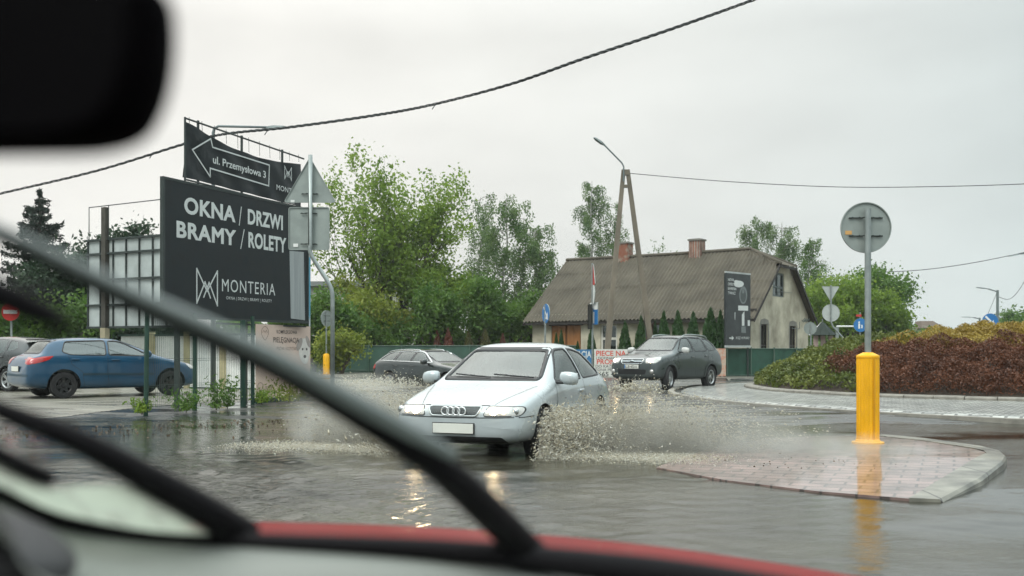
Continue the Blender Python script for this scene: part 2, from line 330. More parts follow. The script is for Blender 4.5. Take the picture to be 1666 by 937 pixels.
def outer(th):
    d = Vector((math.cos(th), math.sin(th))); w = RC - RC2; bq = d.dot(w); c = w.dot(w) - RR2 ** 2
    s = -bq + math.sqrt(max(bq * bq - c, 0)); return RC + d * max(s, RR + .9)
ths = np.linspace(R(120), R(330), 90)
mb = MB(); vv = []; ff = []
K = 8
for th in ths:
    a = RC + Vector((math.cos(th), math.sin(th))) * (RR + .005); q = outer(th)
    for k in range(K + 1):
        p = a.lerp(q, k / K); vv.append((p.x, p.y, .165 - .04 * (k / K) if k < K else -.05))
for i in range(len(ths) - 1):
    for k in range(K): ff.append((i * (K + 1) + k, i * (K + 1) + k + 1, (i + 1) * (K + 1) + k + 1, (i + 1) * (K + 1) + k))
mb.add(vv, ff); tag(obj('cobbled_apron', mb, M_COBBLE, smooth=True), kind='structure')
mb = MB()
# edging line of the apron
vv = []; ff = []
for th in ths:
    q = outer(th); d = (q - RC).normalized()
    for s, z in ((-.0, .10), (.0, .142), (.16, .138), (.17, -.05)): p = q + d * s; vv.append((p.x, p.y, z))
for i in range(len(ths) - 1):
    for k in range(3): ff.append((i * 4 + k, i * 4 + k + 1, (i + 1) * 4 + k + 1, (i + 1) * 4 + k))
mb.add(vv, ff); tag(obj('apron_edging', mb, M_CONCRETE), kind='structure')
# kerb stones of the central island, one metre each, tiny joints and wobble
mb = MB(); nst = 40
for i in range(nst):
    t0, t1 = R(125) + (R(325) - R(125)) * i / nst, R(125) + (R(325) - R(125)) * (i + .975) / nst; wz = rnd.uniform(-.008, .008); wr = rnd.uniform(-.012, .012)
    pr = [(RR + wr, .0), (RR + wr, .215 + wz), (RR - .03 + wr, .245 + wz), (RR - .26 + wr, .25 + wz), (RR - .26, .0)]
    v = []
    for th in (t0, (t0 + t1) / 2, t1): v += [(RC.x + r_ * math.cos(th), RC.y + r_ * math.sin(th), z) for r_, z in pr]
    mb.add(v, [(a * 5 + k, a * 5 + (k + 1) % 5, (a + 1) * 5 + (k + 1) % 5, (a + 1) * 5 + k) for a in range(2) for k in range(5)] + [(4, 3, 2, 1, 0), (10, 11, 12, 13, 14)])
tag(obj('roundabout_kerb', mb, M_CONCRETE), kind='structure')
def mound_z(r): d = np.maximum(RR - .27 - r, 0); return .2 + 1.55 * (1 - np.exp(-d / 2.3)) + .05 * np.minimum(d, 6) * .4
vv = []; ff = []; nr, na = 22, 90
for i in range(nr):
    r_ = (RR - .26) * i / (nr - 1)
    for k in range(na):
        a = 2 * math.pi * k / na; vv.append((RC.x + r_ * math.cos(a), RC.y + r_ * math.sin(a), float(mound_z(np.array(r_)))))
for i in range(nr - 1):
    for k in range(na): ff.append((i * na + k, i * na + (k + 1) % na, (i + 1) * na + (k + 1) % na, (i + 1) * na + k))
M_SOIL = mat('soil', (.045, .032, .022), .9, var=.4, vs=3, bump=.5, bs=12)
tag(obj('central_island_terrain', MB().add(vv, ff), M_SOIL, smooth=True), kind='structure')

# splitter island in front
def isl(px, py, z): g = Gd(px, py, z); return g
pav_px = [(1068, 760, .066), (1180, 781, .066), (1330, 799, .068), (1479, 811, .075), (1545, 771, .11), (1590, 744, .125), (1606, 736, .128), (1585, 730, .128), (1500, 717, .125), (1430, 710, .12), (1340, 709, .10), (1250, 713, .085), (1170, 727, .07), (1110, 744, .066)]
pv = [isl(*p) for p in pav_px]
c0 = sum(pv, Vector()) / len(pv); vv = [c0]; ff = []
dens = []
for a, b_ in zip(pv, pv[1:] + pv[:1]):
    for k in range(4): dens.append(a.lerp(b_, k / 4))
NR = 8; n_ = len(dens)
for k in range(1, NR + 1):
    for p in dens: vv.append(c0.lerp(p, k / NR))
for p in dens: vv.append(Vector((p.x, p.y, -.05)))
for i in range(n_): ff.append((0, 1 + i, 1 + (i + 1) % n_))
for k in range(NR):
    for i in range(n_): ff.append((1 + k * n_ + i, 1 + (k + 1) * n_ + i, 1 + (k + 1) * n_ + (i + 1) % n_, 1 + k * n_ + (i + 1) % n_))
tag(obj('traffic_island', MB().add(vv, ff), M_PAVER, smooth=False), kind='structure')
inn = [(1479, 811, .078), (1545, 771, .115), (1590, 744, .13), (1605, 737, .133), (1600, 733, .133), (1585, 729.5, .133), (1500, 716.5, .13), (1430, 709.5, .125)]
outr = [(1528, 812, .078), (1594, 777, .12), (1630, 750, .14), (1635, 741, .14), (1624, 732, .14), (1595, 725, .14), (1505, 712.5, .135), (1432, 705.5, .13)]
vv = []; ff = []
for a, b_ in zip(inn, outr):
    p, q = isl(*a), isl(*b_); e_ = (q - p).normalized()
    vv += [Vector((p.x, p.y, 0)), p + Vector((0, 0, .006)), q, q + e_ * .03 - Vector((0, 0, .025)), Vector((q.x + e_.x * .05, q.y + e_.y * .05, -.05))]
for i in range(len(inn) - 1):
    for k in range(4): ff.append((i * 5 + k, i * 5 + k + 1, i * 5 + k + 6, i * 5 + k + 5))
ff.append((0, 1, 2, 3, 4))
tag(obj('traffic_island_kerb', MB().add(vv, ff), M_KERB), kind='structure')
# ------------------------------------------------------------------ cars
M_TYRE = mat('tyre', (.014, .014, .015), .75, bump=.3, bs=40)
M_RIM = mat('alloy_rim', (.42, .43, .43), .35, .8, var=.1)
M_CHROME = mat('chrome', (.6, .62, .62), .18, 1, var=.03)
M_DARKIN = mat('car_interior', (.035, .037, .037), .8, var=.2)
M_SEAT = mat('seat_cloth', (.11, .115, .115), .9, var=.2)
M_TRIM = mat('black_trim', (.015, .016, .017), .4, var=.1)
M_WELL = mat('wheel_well', (.008, .008, .008), .9, var=.1)
M_CGLASS = glassmat('car_glass', (.66, .76, .70), 1.7, .06)
M_DGLASS = glassmat('tinted_car_glass', (.35, .40, .39), 1.7, .08)
M_PLATE = mat('number_plate_white', (.72, .72, .66), .5, var=.04)
M_LENS = mat('lamp_lens', (.48, .47, .44), .12, .35, var=.25, vs=14, coat=1)
M_LIT = mat('headlight_lit', (.9, .85, .75), .2, emis=((1, .74, .42), 55))
M_LITDIM = mat('sidelight_lit', (.9, .7, .5), .2, emis=((1, .60, .32), 12))
M_TAIL = mat('tail_lamp_red', (.42, .02, .02), .15, coat=1, var=.2, vs=8)
def paint(name, col, metal=.0, rough=.3, dirt=.18): return mat(name, col, rough, metal, var=dirt, vs=1.6, coat=.8, rv=.06)
def catmull(pts, n):
    pts = [Vector(p) for p in pts]; o = []
    for i in range(len(pts) - 1):
        p0, p1, p2, p3 = pts[max(i - 1, 0)], pts[i], pts[i + 1], pts[min(i + 2, len(pts) - 1)]
        for k in range(n):
            t = k / n; o.append(.5 * ((2 * p1) + (p2 - p0) * t + (2 * p0 - 5 * p1 + 4 * p2 - p3) * t * t + (3 * p1 - p0 - 3 * p2 + p3) * t ** 3))
    return o + [pts[-1]]
def roundpoly(pts, r, n=4):
    pts = [Vector(p) for p in pts]; o = []; N = len(pts)
    for i, p in enumerate(pts):
        a, b = pts[i - 1], pts[(i + 1) % N]; ra = min(r, (a - p).length * .45); rb = min(r, (b - p).length * .45)
        s, e = p + (a - p).normalized() * ra, p + (b - p).normalized() * rb
        for k in range(n + 1):
            t = k / n; o.append((1 - t) ** 2 * s + 2 * t * (1 - t) * p + t * t * e)
    return o
def densify(pts, d):
    o = []; N = len(pts)
    for i in range(N):
        a, b = Vector(pts[i]), Vector(pts[(i + 1) % N]); n = max(1, int((b - a).length / d))
        for k in range(n): o.append(a.lerp(b, k / n))
    return o
class Body:
    """A lofted shell; panels are laid on it by projecting outlines from the side, front or rear."""
    def __init__(s, stations): s.st = stations
    def section(s, q, ins=0.0, zl=None):
        x, w, z0, zb, wb, zt, wt = q; w -= ins; wb -= ins; wt -= ins; zt -= ins; z0 = z0 if zl is None else zl
        hg = max(zt - zb, .02)
        pts = [(0, z0), (.6 * w, z0), (.93 * w, z0 + .03), (.985 * w, z0 + .13), (w, lerp(z0, zb, .5)), (lerp(w, wb, .45), zb - .10), (wb, zb),
               (wb - (wb - wt) * .42, zb + hg * .47), (wt + .015, zt - hg * .10 - .012), (wt * .84, zt - .018), (wt * .45, zt - .004), (0, zt)]
        return [Vector((x, y, z)) for y, z in pts]
    def loft(s, ins=0.0, zl=None, st=None):
        rows = [s.section(q, ins, zl) for q in (st or s.st)]; n = len(rows[0])
        V = []; ring = []
        for r in rows:
            idx = []
            full = r + [Vector((p.x, -p.y, p.z)) for p in r[-2:0:-1]]
            ring.append([len(V) + i for i in range(len(full))]); V += full
        Fs = []; m = len(ring[0])
        for a, b in zip(ring[:-1], ring[1:]):
            for k in range(m): Fs.append((a[k], b[k], b[(k + 1) % m], a[(k + 1) % m]))
        Fs.append(tuple(ring[0])); Fs.append(tuple(ring[-1][::-1]))
        return V, Fs
def tmpobj(v, f, mats):
    me = bpy.data.meshes.new('tmp'); me.from_pydata([tuple(p) for p in v], [], [tuple(q) for q in f])
    for m in mats: me.materials.append(m)
    bm = bmesh.new(); bm.from_mesh(me); bmesh.ops.recalc_face_normals(bm, faces=bm.faces); bm.to_mesh(me); bm.free()
    o = bpy.data.objects.new('tmp', me); COL.objects.link(o); return o
def evald(o):
    bpy.context.view_layer.update(); dg = bpy.context.evaluated_depsgraph_get()
    me = bpy.data.meshes.new_from_object(o.evaluated_get(dg), depsgraph=dg); return me
class Car:
    def __init__(c, root, stations, pm, low=None):
        c.root = root; c.pm = pm; c.B = Body(stations); v, f = c.B.loft()
        o = tmpobj(v, f, [pm]); sm = o.modifiers.new('s', 'SUBSURF'); sm.levels = 2; sm.render_levels = 2
        me = evald(o); bpy.data.objects.remove(o)
        c.shell = me; c.bvh = BVHTree.FromPolygons([q.co.copy() for q in me.vertices], [tuple(p.vertices) for p in me.polygons]); c.cuts = []
    def proj(c, a, b, ax, side=1):
        if ax == 'side': o, d = Vector((a, side * 3, b)), Vector((0, -side, 0))
        elif ax == 'front': o, d = Vector((4, a, b)), Vector((-1, 0, 0))
        elif ax == 'rear': o, d = Vector((-4, a, b)), Vector((1, 0, 0))
        else: o, d = Vector((a, b, 4)), Vector((0, 0, -1))
        h, n, i, _ = c.bvh.ray_cast(o, d)
        if h is None:
            h, n, i, _ = c.bvh.find_nearest(o + d * 2.2)
        if n.dot(d) > 0: n = -n
        return h, n
    def panel(c, name, poly, ax, mt, side=1, off=.004, parent=None, dens=.06, rings=(1, .8, .55, .3), r=0., skirt=.015):
        poly = roundpoly(poly, r) if r else [Vector(p) for p in poly]; poly = densify(poly, dens); ce = sum(poly, Vector((0, 0))) / len(poly); n = len(poly)
        V = []; Fs = []
        for p in poly: h, nn = c.proj(p.x, p.y, ax, side); V.append(h + nn * (off - skirt))
        for t in rings:
            for p in poly:
                q = ce.lerp(p, t); h, nn = c.proj(q.x, q.y, ax, side); V.append(h + nn * off)
        h, nn = c.proj(ce.x, ce.y, ax, side); V.append(h + nn * off)
        K = len(rings)
        for k in range(K):
            for i in range(n): Fs.append((k * n + i, k * n + (i + 1) % n, (k + 1) * n + (i + 1) % n, (k + 1) * n + i))
        for i in range(n): Fs.append((K * n + i, K * n + (i + 1) % n, len(V) - 1))
        o = obj(name, MB().add(V, Fs), mt, parent or c.root, smooth=True, auto=50, world=False); me = o.data          # faces turned outwards, as Fresnel needs
        bm = bmesh.new(); bm.from_mesh(me); bmesh.ops.recalc_face_normals(bm, faces=bm.faces); bm.normal_update()
        if sum((f.normal * f.calc_area() for f in list(bm.faces)[-n:]), Vector()).dot(nn) < 0: bmesh.ops.reverse_faces(bm, faces=bm.faces)
        bm.to_mesh(me); bm.free(); return o
    def fin(c, o):
        bm = bmesh.new(); bm.from_mesh(o.data); bmesh.ops.recalc_face_normals(bm, faces=bm.faces); bm.to_mesh(o.data); bm.free(); return o
    def ring(c, mb, poly, ax, w, side=1, off=.003, r=0., dens=.06, m=0, w_out=.0):
        poly = roundpoly(poly, r) if r else [Vector(p) for p in poly]; poly = densify(poly, dens); n = len(poly)
        V = []
        area = sum(a.x * b.y - a.y * b.x for a, b in zip(poly, poly[1:] + poly[:1])); sg = 1 if area > 0 else -1
        for i, p in enumerate(poly):
            t = (poly[(i + 1) % n] - poly[i - 1]).normalized(); q = Vector((t.y, -t.x)) * sg
            for dd, oo in ((w, -.01), (w, off), (-w_out, off), (-w_out, -.02)):
                s = p + q * dd; h, nn = c.proj(s.x, s.y, ax, side); V.append(h + nn * oo)
        return mb.add(V, [(i * 4 + k, ((i + 1) % n) * 4 + k, ((i + 1) % n) * 4 + k + 1, i * 4 + k + 1) for i in range(n) for k in range(3)], m)
    def line(c, mb, pts, ax, w, side=1, off=.0025, m=0, dens=.05):
        P_ = []
        for a, b in zip(pts[:-1], pts[1:]):
            a, b = Vector(a), Vector(b); n = max(1, int((b - a).length / dens)); P_ += [a.lerp(b, k / n) for k in range(n)]
        P_.append(Vector(pts[-1])); V = []
        for i, p in enumerate(P_):
            t = (P_[min(i + 1, len(P_) - 1)] - P_[max(i - 1, 0)]).normalized(); q = Vector((-t.y, t.x)) * w / 2
            for s in (p - q, p + q): h, nn = c.proj(s.x, s.y, ax, side); V.append(h + nn * off)
        return mb.add(V, [(i * 2, i * 2 + 1, i * 2 + 3, i * 2 + 2) for i in range(len(P_) - 1)], m)
    def cutter_poly(c, poly, ax, lo, hi, r=0.):
        poly = roundpoly(poly, r) if r else [Vector(p) for p in poly]
        if ax == 'side': a = [Vector((p.x, lo, p.y)) for p in poly]; d = Vector((0, hi - lo, 0))
        else: a = [Vector((lo, p.x, p.y)) for p in poly]; d = Vector((hi - lo, 0, 0))
        mb = MB().prism(a, d); c.cuts.append((mb.v, mb.f, M_DARKIN))
    def arch(c, x, r, zc, w_in, w_out):
        for s in (-1, 1):
            mb = MB(); lo, hi = (w_in, w_out) if s > 0 else (-w_out, -w_in)
            mb.lathe([(r, lo), (r, hi)], (x, 0, zc), 40, 'Y'); c.cuts.append((mb.v, mb.f, M_WELL))
    def cabin(c, ins, floor, x0, x1, zmin_gap=.0):
        st = [q for q in c.B.st if x1 <= q[0] <= x0]
        v, f = c.B.loft(ins, floor, st); o = tmpobj(v, f, [M_DARKIN]); sm = o.modifiers.new('s', 'SUBSURF'); sm.levels = 1; sm.render_levels = 1
        me = evald(o); bpy.data.objects.remove(o)
        c.cuts.insert(0, ([q.co.copy() for q in me.vertices], [tuple(p.vertices) for p in me.polygons], M_DARKIN))
    def finish(c, name='body', low=None):
        o = bpy.data.objects.new('tmpb', c.shell); COL.objects.link(o); tm = []
        for v, f, mt in c.cuts:
            k = tmpobj(v, f, [mt]); tm.append(k); md = o.modifiers.new('b', 'BOOLEAN'); md.operation = 'DIFFERENCE'; md.solver = 'EXACT'; md.object = k
            try: md.material_mode = 'TRANSFER'
            except Exception: pass
        me = evald(o); bpy.data.objects.remove(o)
        for k in tm: bpy.data.objects.remove(k)
        me.name = name
        if low is not None:                                     # unpainted lower cladding: faces under a height
            me.materials.append(low[0]); li = len(me.materials) - 1
            for p in me.polygons:
                if p.center.z < low[1] and p.material_index == 0: p.material_index = li
        me.polygons.foreach_set('use_smooth', [True] * len(me.polygons)); me.set_sharp_from_angle(angle=R(38))
        b = bpy.data.objects.new(name, me); COL.objects.link(b); b.parent = c.root; c.body = b; return b
    def wheel(c, x, y, r, w, spokes, rimr, steer=0., rim=None, twin=False, style=0):
        side = 1 if y > 0 else -1
        tb = MB(); hw = w / 2
        tb.lathe([(rimr, -hw * .9), (r - .05, -hw), (r - .015, -hw * .93), (r, -hw * .7), (r, 0), (r, hw * .7), (r - .015, hw * .93), (r - .05, hw), (rimr, hw * .9)], (0, 0, 0), 36, 'Y', cap=False)
        M = Matrix.Translation((x, y, r)) @ Matrix.Rotation(steer, 4, 'Z')
        tb.v = [M @ Vector(p) for p in tb.v]
        t = obj('wheel', tb, M_TYRE, c.root, smooth=True, auto=40, world=False)
        rb = MB(); fy = hw * .72 * side
        rb.lathe([(rimr + .004, fy + .02 * side), (rimr - .012, fy + .025 * side), (rimr - .03, fy), (rimr - .04, -hw * .6 * side)], (0, 0, 0), 36, 'Y', cap=False)
        rb.lathe([(.001, fy + .012 * side), (.05, fy + .01 * side), (.065, fy - .02 * side)], (0, 0, 0), 16, 'Y', cap=False)
        a0 = rnd.uniform(0, 6)
        for k in range(spokes):
            for j in ((-1, 1) if twin else (0,)):
                a = a0 + 2 * math.pi * k / spokes; e1 = a + j * .13; ww = .017 if twin else .034
                d0, d1 = Vector((math.cos(a + j * .3), 0, math.sin(a + j * .3))), Vector((math.cos(e1), 0, math.sin(e1)))
                p, q = d0 * .045, d1 * (rimr - .015); tt = (q - p).normalized(); nn = tt.cross(Vector((0, 1, 0))) * ww
                f0, f1 = Vector((0, fy - .005 * side, 0)), Vector((0, fy + .008 * side, 0))
                rb.prism([p - nn * 1.2 + f0, p + nn * 1.2 + f0, q + nn * .9 + f1, q - nn * .9 + f1], Vector((0, -.03 * side, 0)))
        rb.v = [M @ Vector(p) for p in rb.v]
        obj('rim', rb, rim or M_RIM, t, smooth=True, auto=30, world=False)
        db = MB(); db.lathe([(.001, -hw * .55 * side), (rimr - .03, -hw * .55 * side)], (0, 0, 0), 20, 'Y', cap=False); db.lathe([(.001, hw * .05 * side), (rimr * .6, hw * .05 * side)], (0, 0, 0), 20, 'Y', cap=False)
        db.v = [M @ Vector(p) for p in db.v]; obj('brake_disc', db, M_WELL, t, world=False)
        return t
    def mirror(c, x, y, z, mt, s=1.0):
        side = 1 if y > 0 else -1; bm = bmesh.new(); bmesh.ops.create_cube(bm, size=1); bmesh.ops.subdivide_edges(bm, edges=bm.edges[:], cuts=3, use_grid_fill=True)
        for v in bm.verts:
            p = v.co * 2; q = Vector((p.x * math.sqrt(1 - p.y ** 2 / 2.6 - p.z ** 2 / 2.6 + p.y ** 2 * p.z ** 2 / 6), p.y * math.sqrt(1 - p.x ** 2 / 3.2 - p.z ** 2 / 3.4), p.z * math.sqrt(1 - p.x ** 2 / 3.2 - p.y ** 2 / 3.4)))
            v.co = Vector((x + q.x * .075 * s, y + side * .13 * s + q.y * .125 * s, z + q.z * .085 * s - .01 * q.y * side))
        bm.verts.index_update(); mb = MB().add([v.co.copy() for v in bm.verts], [[v.index for v in f.verts] for f in bm.faces]); bm.free()
        o = obj('side_mirror', mb, mt, c.root, smooth=True, world=False)
        a = MB().bevbox((x + .02, y + side * .01, z - .055), (.07, .12, .035), .012); obj('mirror_arm', a, M_TRIM, o, smooth=True, world=False)
        g = MB().bevbox((x - .068 * s, y + side * .13 * s, z), (.012, .20 * s, .13 * s), .005); obj('mirror_glass', g, M_CHROME, o, world=False)
    def seats(c, x, y, zb, h=.62, rear=None):
        for s in (-1, 1):
            mb = MB(); T = Matrix.Rotation(R(-16), 3, 'Y')
            mb.bevbox((x - .10, s * y, zb + h * .5), (.14, .48, h), .06, M=T); mb.bevbox((x + .18, s * y, zb + .05), (.5, .48, .15), .06)
            o = obj('seat', mb, M_SEAT, c.root, smooth=True, world=False)
            hb = MB().bevbox((x - .22, s * y, zb + h + .13), (.10, .27, .20), .045, M=T)
            for q in (-.06, .06): hb.tube([(x - .19, s * y + q, zb + h - .03), (x - .21, s * y + q, zb + h + .06)], .008, 6)
            obj('headrest', hb, M_SEAT, o, smooth=True, world=False)
        if rear is not None: obj('rear_seat', MB().bevbox((rear, 0, zb + .32), (.16, 1.25, .62), .06, M=Matrix.Rotation(R(-18), 3, 'Y')), M_SEAT, c.root, smooth=True, world=False)
    def wheelring(c, x, y, z, tilt=62):
        Q = Matrix.Translation((x, y, z)) @ Matrix.Rotation(R(-tilt + 0), 4, 'Y'); mb = MB(); pts = [Q @ Vector((.18 * math.cos(a), .18 * math.sin(a), 0)) for a in np.linspace(0, 2 * math.pi, 28)]
        mb.tube(pts, .016, 6, cap=False)
        for a in (.0, 2.1, 4.2): mb.tube([Q @ Vector((0, 0, .0)), Q @ Vector((.18 * math.cos(a + 1.57), .18 * math.sin(a + 1.57), 0))], .018, 6)
        mb.tube([Q @ Vector((0, 0, .02)), Q @ Vector((0, 0, -.05))], .05, 12); obj('steering_wheel', mb, M_TRIM, c.root, smooth=True, world=False)
    def plate(c, z, ax, w=.52, h=.114, text=None, y=0., lean=0.):
        hit, n = c.proj(y, z, ax); s = 1 if ax == 'front' else -1; x = hit.x + s * .02
        fr = MB().bevbox((x - s * .006, y, z), (.022, w + .02, h + .02), .006); o = obj('number_plate', MB().bevbox((x, y, z), (.024, w, h), .003), M_PLATE, c.root, world=False)
        obj('plate_frame', fr, M_TRIM, o, world=False)
        if text:
            bl = MB().box((x + s * .0135, y + s * -(w / 2 - .022) * 1.0, z), (.002, .036, h - .012)); obj('plate_band', bl, M_BLUE, o, world=False)
            v, f = text_flat(text, w * .84, h * .68, .02)
            mb = MB(); mb.add([Vector((x + s * .0145, y + s * (a - w * .405), z - h * .34 + b_)) for a, b_ in v], f); obj('plate_lettering', mb, M_BLACK, o, world=False)
        return o
# ---- lettering
def text_flat(s, w, h, bold=0.0, spacing=1.0, shear=0.):
    """Flat outlines of a text with Blender's own font, fitted to w x h (capital height); returns 2-D verts and faces."""
    cu = bpy.data.curves.new('t', 'FONT'); cu.body = s; cu.size = 1; cu.offset = bold; cu.space_character = spacing; cu.resolution_u = 3; cu.shear = shear
    o = bpy.data.objects.new('t', cu); COL.objects.link(o); bpy.context.view_layer.update(); dg = bpy.context.evaluated_depsgraph_get(); me = o.evaluated_get(dg).to_mesh()
    v = [(p.co.x, p.co.y) for p in me.vertices]; f = [tuple(q.vertices) for q in me.polygons]; o.evaluated_get(dg).to_mesh_clear()
    bpy.data.objects.remove(o); bpy.data.curves.remove(cu)
    x0 = min(p[0] for p in v); x1 = max(p[0] for p in v); cap = .729 + 2 * bold
    return [((p[0] - x0) / (x1 - x0) * w, (p[1] + bold) / cap * h) for p in v], f

def text_heavy(s, w, h, bold, spacing=1.0):
    """As text_flat, but thickened by a rounded edge; keeps the depth of that edge as a third coordinate."""
    cu = bpy.data.curves.new('t', 'FONT'); cu.body = s; cu.size = 1; cu.bevel_depth = bold; cu.bevel_resolution = 0; cu.extrude = .001; cu.fill_mode = 'FRONT'; cu.space_character = spacing; cu.resolution_u = 4
    o = bpy.data.objects.new('t', cu); COL.objects.link(o); bpy.context.view_layer.update(); dg = bpy.context.evaluated_depsgraph_get(); me = o.evaluated_get(dg).to_mesh()
    v = [tuple(p.co) for p in me.vertices]; f = [tuple(q.vertices) for q in me.polygons]; o.evaluated_get(dg).to_mesh_clear()
    bpy.data.objects.remove(o); bpy.data.curves.remove(cu)
    x0 = min(p[0] for p in v); x1 = max(p[0] for p in v); cap = .729 + 2 * bold
    return [((p[0] - x0) / (x1 - x0) * w, (p[1] + bold) / cap * h, p[2] * h * .15) for p in v], f
def trims(c, nm, mt, items):
    mb = MB()
    for it in items:
        if it[0] == 'line': c.line(mb, *it[1:5], side=it[5] if len(it) > 5 else 1)
        else: c.ring(mb, *it[1:4], **it[4])
    return obj(nm, mb, mt, c.root, smooth=True, world=False)
def both(f):
    for s in (1, -1): f(s)
LINE = mat('panel_gap', (.02, .021, .022), .6)
def hatch_lines(c, doors, w=.009):
    for s in (1, -1):
        for d in doors: mb = MB(); c.line(mb, d, 'side', w, side=s); obj('door_seam', mb, LINE, c.root, world=False)
def handles(c, pts, mt):
    for s in (1, -1):
        for x, z in pts:
            h, n = c.proj(x, z, 'side', s); obj('door_handle', MB().bevbox(h + n * .012, (.19, .035, .032), .012), mt, c.root, smooth=True, world=False)
# ============ silver-white three-door hatchback ploughing through the flood
def white_hatch():
    rt = thing('hatchback_car', 'pale silver three-door hatchback with lit headlights splashing through the flood', 'car', (.04, 13.72, -.015), R(249.3))
    pm = paint('silver_paint', (.43, .47, .48), .15, .30, .08)
    S = [(2.07, .56, .34, .50, .54, .62, .44), (2.045, .68, .27, .58, .66, .685, .56), (1.98, .79, .22, .645, .76, .725, .64), (1.80, .845, .20, .70, .81, .79, .70), (1.45, .866, .19, .79, .825, .875, .70), (1.10, .868, .19, .865, .83, .945, .705), (.93, .868, .19, .89, .832, .985, .70),
         (.55, .868, .19, .92, .835, 1.165, .635), (.13, .868, .19, .935, .835, 1.365, .545), (-.02, .868, .19, .94, .835, 1.398, .54), (-.45, .868, .19, .95, .833, 1.42, .54), (-.95, .866, .19, .955, .83, 1.395, .535), (-1.35, .862, .2, .96, .815, 1.32, .53), (-1.62, .855, .21, .96, .79, 1.17, .56), (-1.86, .84, .24, .94, .77, 1.0, .62), (-1.98, .80, .28, .86, .73, .90, .62), (-2.06, .70, .34, .62, .66, .70, .56)]
    def az(z): return z if z < .3 else z - .05 * (z - .3) / .4 if z < .7 else z - .05 if z < 1 else z - .05 + .075 * (z - 1) / .42
    S = [(q[0], q[1] * 1.015, q[2], az(q[3]), q[4] * 1.015, az(q[5]), q[6] * (1.07 if q[5] > 1.1 else 1.02)) for q in S]
    c = Car(rt, S, pm)
    ws = [(-.665, 1.005), (.665, 1.005), (.54, 1.335), (-.54, 1.335)]
    f1 = [(.66, .985), (-.40, .995), (-.34, 1.335), (.02, 1.325), (.14, 1.29)]; f2 = [(-.49, 1.0), (-1.40, 1.02), (-1.43, 1.06), (-1.02, 1.285), (-.70, 1.325), (-.43, 1.335)]
    rw = [(-.56, 1.0), (.56, 1.0), (.47, 1.26), (-.47, 1.26)]
    ws, f1, f2, rw = [[(a, az(b_)) for a, b_ in q] for q in (ws, f1, f2, rw)]
    c.cabin(.05, .34, .94, -1.7)
    c.cutter_poly(ws, 'front', .0, 1.5, .05); c.cutter_poly(f1, 'side', -1.2, 1.2, .05); c.cutter_poly(f2, 'side', -1.2, 1.2, .06); c.cutter_poly(rw, 'rear', -2.4, -1.15, .05)
    c.arch(1.25, .365, .31, .52, 1.2); c.arch(-1.265, .36, .31, .52, 1.2)
    c.finish()
    c.panel('windscreen', ws, 'front', M_CGLASS, off=-.004, r=.05); c.panel('rear_window', rw, 'rear', M_CGLASS, off=-.004, r=.05)
    for s in (1, -1):
        c.panel('side_window', f1, 'side', M_CGLASS, s, -.006, r=.05); c.panel('side_window', f2, 'side', M_CGLASS, s, -.006, r=.06)
    mb = MB(); c.ring(mb, ws, 'front', .022, r=.05, w_out=.03)
    for s in (1, -1):
        for q in (f1, f2): c.ring(mb, q, 'side', .018, side=s, r=.05, w_out=.008)
    obj('window_seal', mb, M_TRIM, rt, smooth=True, world=False)
    hatch_lines(c, [[(.86, .30), (.80, .60), (.72, .89)], [(-.46, .935), (-.47, .55), (-.40, .30)], [(.86, .30), (-.40, .30)]])
    mb = MB(); c.line(mb, [(-.84, .545), (-.4, .535), (0, .53), (.4, .535), (.84, .545)], 'front', .010); c.line(mb, [(-.42, .672), (.42, .672)], 'front', .008)
    for s in (1, -1): c.line(mb, [(1.93, .47 * s), (1.5, .60 * s), (1.08, .705 * s)], 'top', .006); c.line(mb, [(1.62, .545), (1.95, .54)], 'side', .01, s)
    obj('panel_seam', mb, LINE, rt, world=False)
    gr = [(-.335, .655), (.335, .655), (.285, .56), (-.285, .56)]
    M_GR = brickmat('grille_mesh', (.035, .042, .041), (.045, .05, .05), (.09, .10, .10), 1, .016, .012, .5, ms=.003, noise=.1)
    g = c.panel('grille', gr, 'front', M_GR, off=.006, r=.03); mb = MB(); c.ring(mb, gr, 'front', .016, r=.03, off=.014); obj('grille_surround', mb, mat('pale_trim', (.5, .53, .53), .3, .5, var=.05), g, smooth=True, world=False)
    mb = MB()
    for k in range(4):
        y = (k - 1.5) * .072; h, n = c.proj(y, .608, 'front'); ce = h + Vector((.022, 0, 0)); mb.tube([ce + Vector((0, .047 * math.cos(a), .047 * math.sin(a))) for a in np.linspace(0, 2 * math.pi, 25)], .009, 6, cap=False)
    obj('ring_emblem', mb, mat('bright_chrome', (.8, .82, .82), .35, .6, var=.02), g, smooth=True, world=False)
    for s in (1, -1):
        hl = [(.42 * s, .662), (.79 * s, .657), (.81 * s, .62), (.79 * s, .562), (.38 * s, .556)]
        o = c.panel('headlight', hl, 'front', M_LENS, off=.006, r=.03, dens=.04); mb = MB(); c.ring(mb, hl, 'front', .010, r=.03, off=.004); obj('headlight_seal', mb, M_TRIM, o, world=False)
        for y, rr, mt in ((.50, .05, M_LIT), (.62, .03, M_LITDIM)):
            h, n = c.proj(y * s, .608, 'front'); q = MB().lathe([(rr, 0), (rr * .9, .014), (rr * .5, .024), (.001, .027)], h + Vector((.004, 0, 0)), 18, 'X'); obj('bulb', q, mt, o, smooth=True, world=False)
        h, n = c.proj(s * .74, .61, 'front'); q = MB().lathe([(.045, 0), (.042, .01), (.001, .016)], h + n * .004, 14, 'X'); obj('indicator_lens', q, M_CHROME, o, smooth=True, world=False)
        c.panel('tail_lamp', [(.55 * s, .90), (.80 * s, .90), (.80 * s, .68), (.56 * s, .68)], 'rear', M_TAIL, off=.006, r=.03)
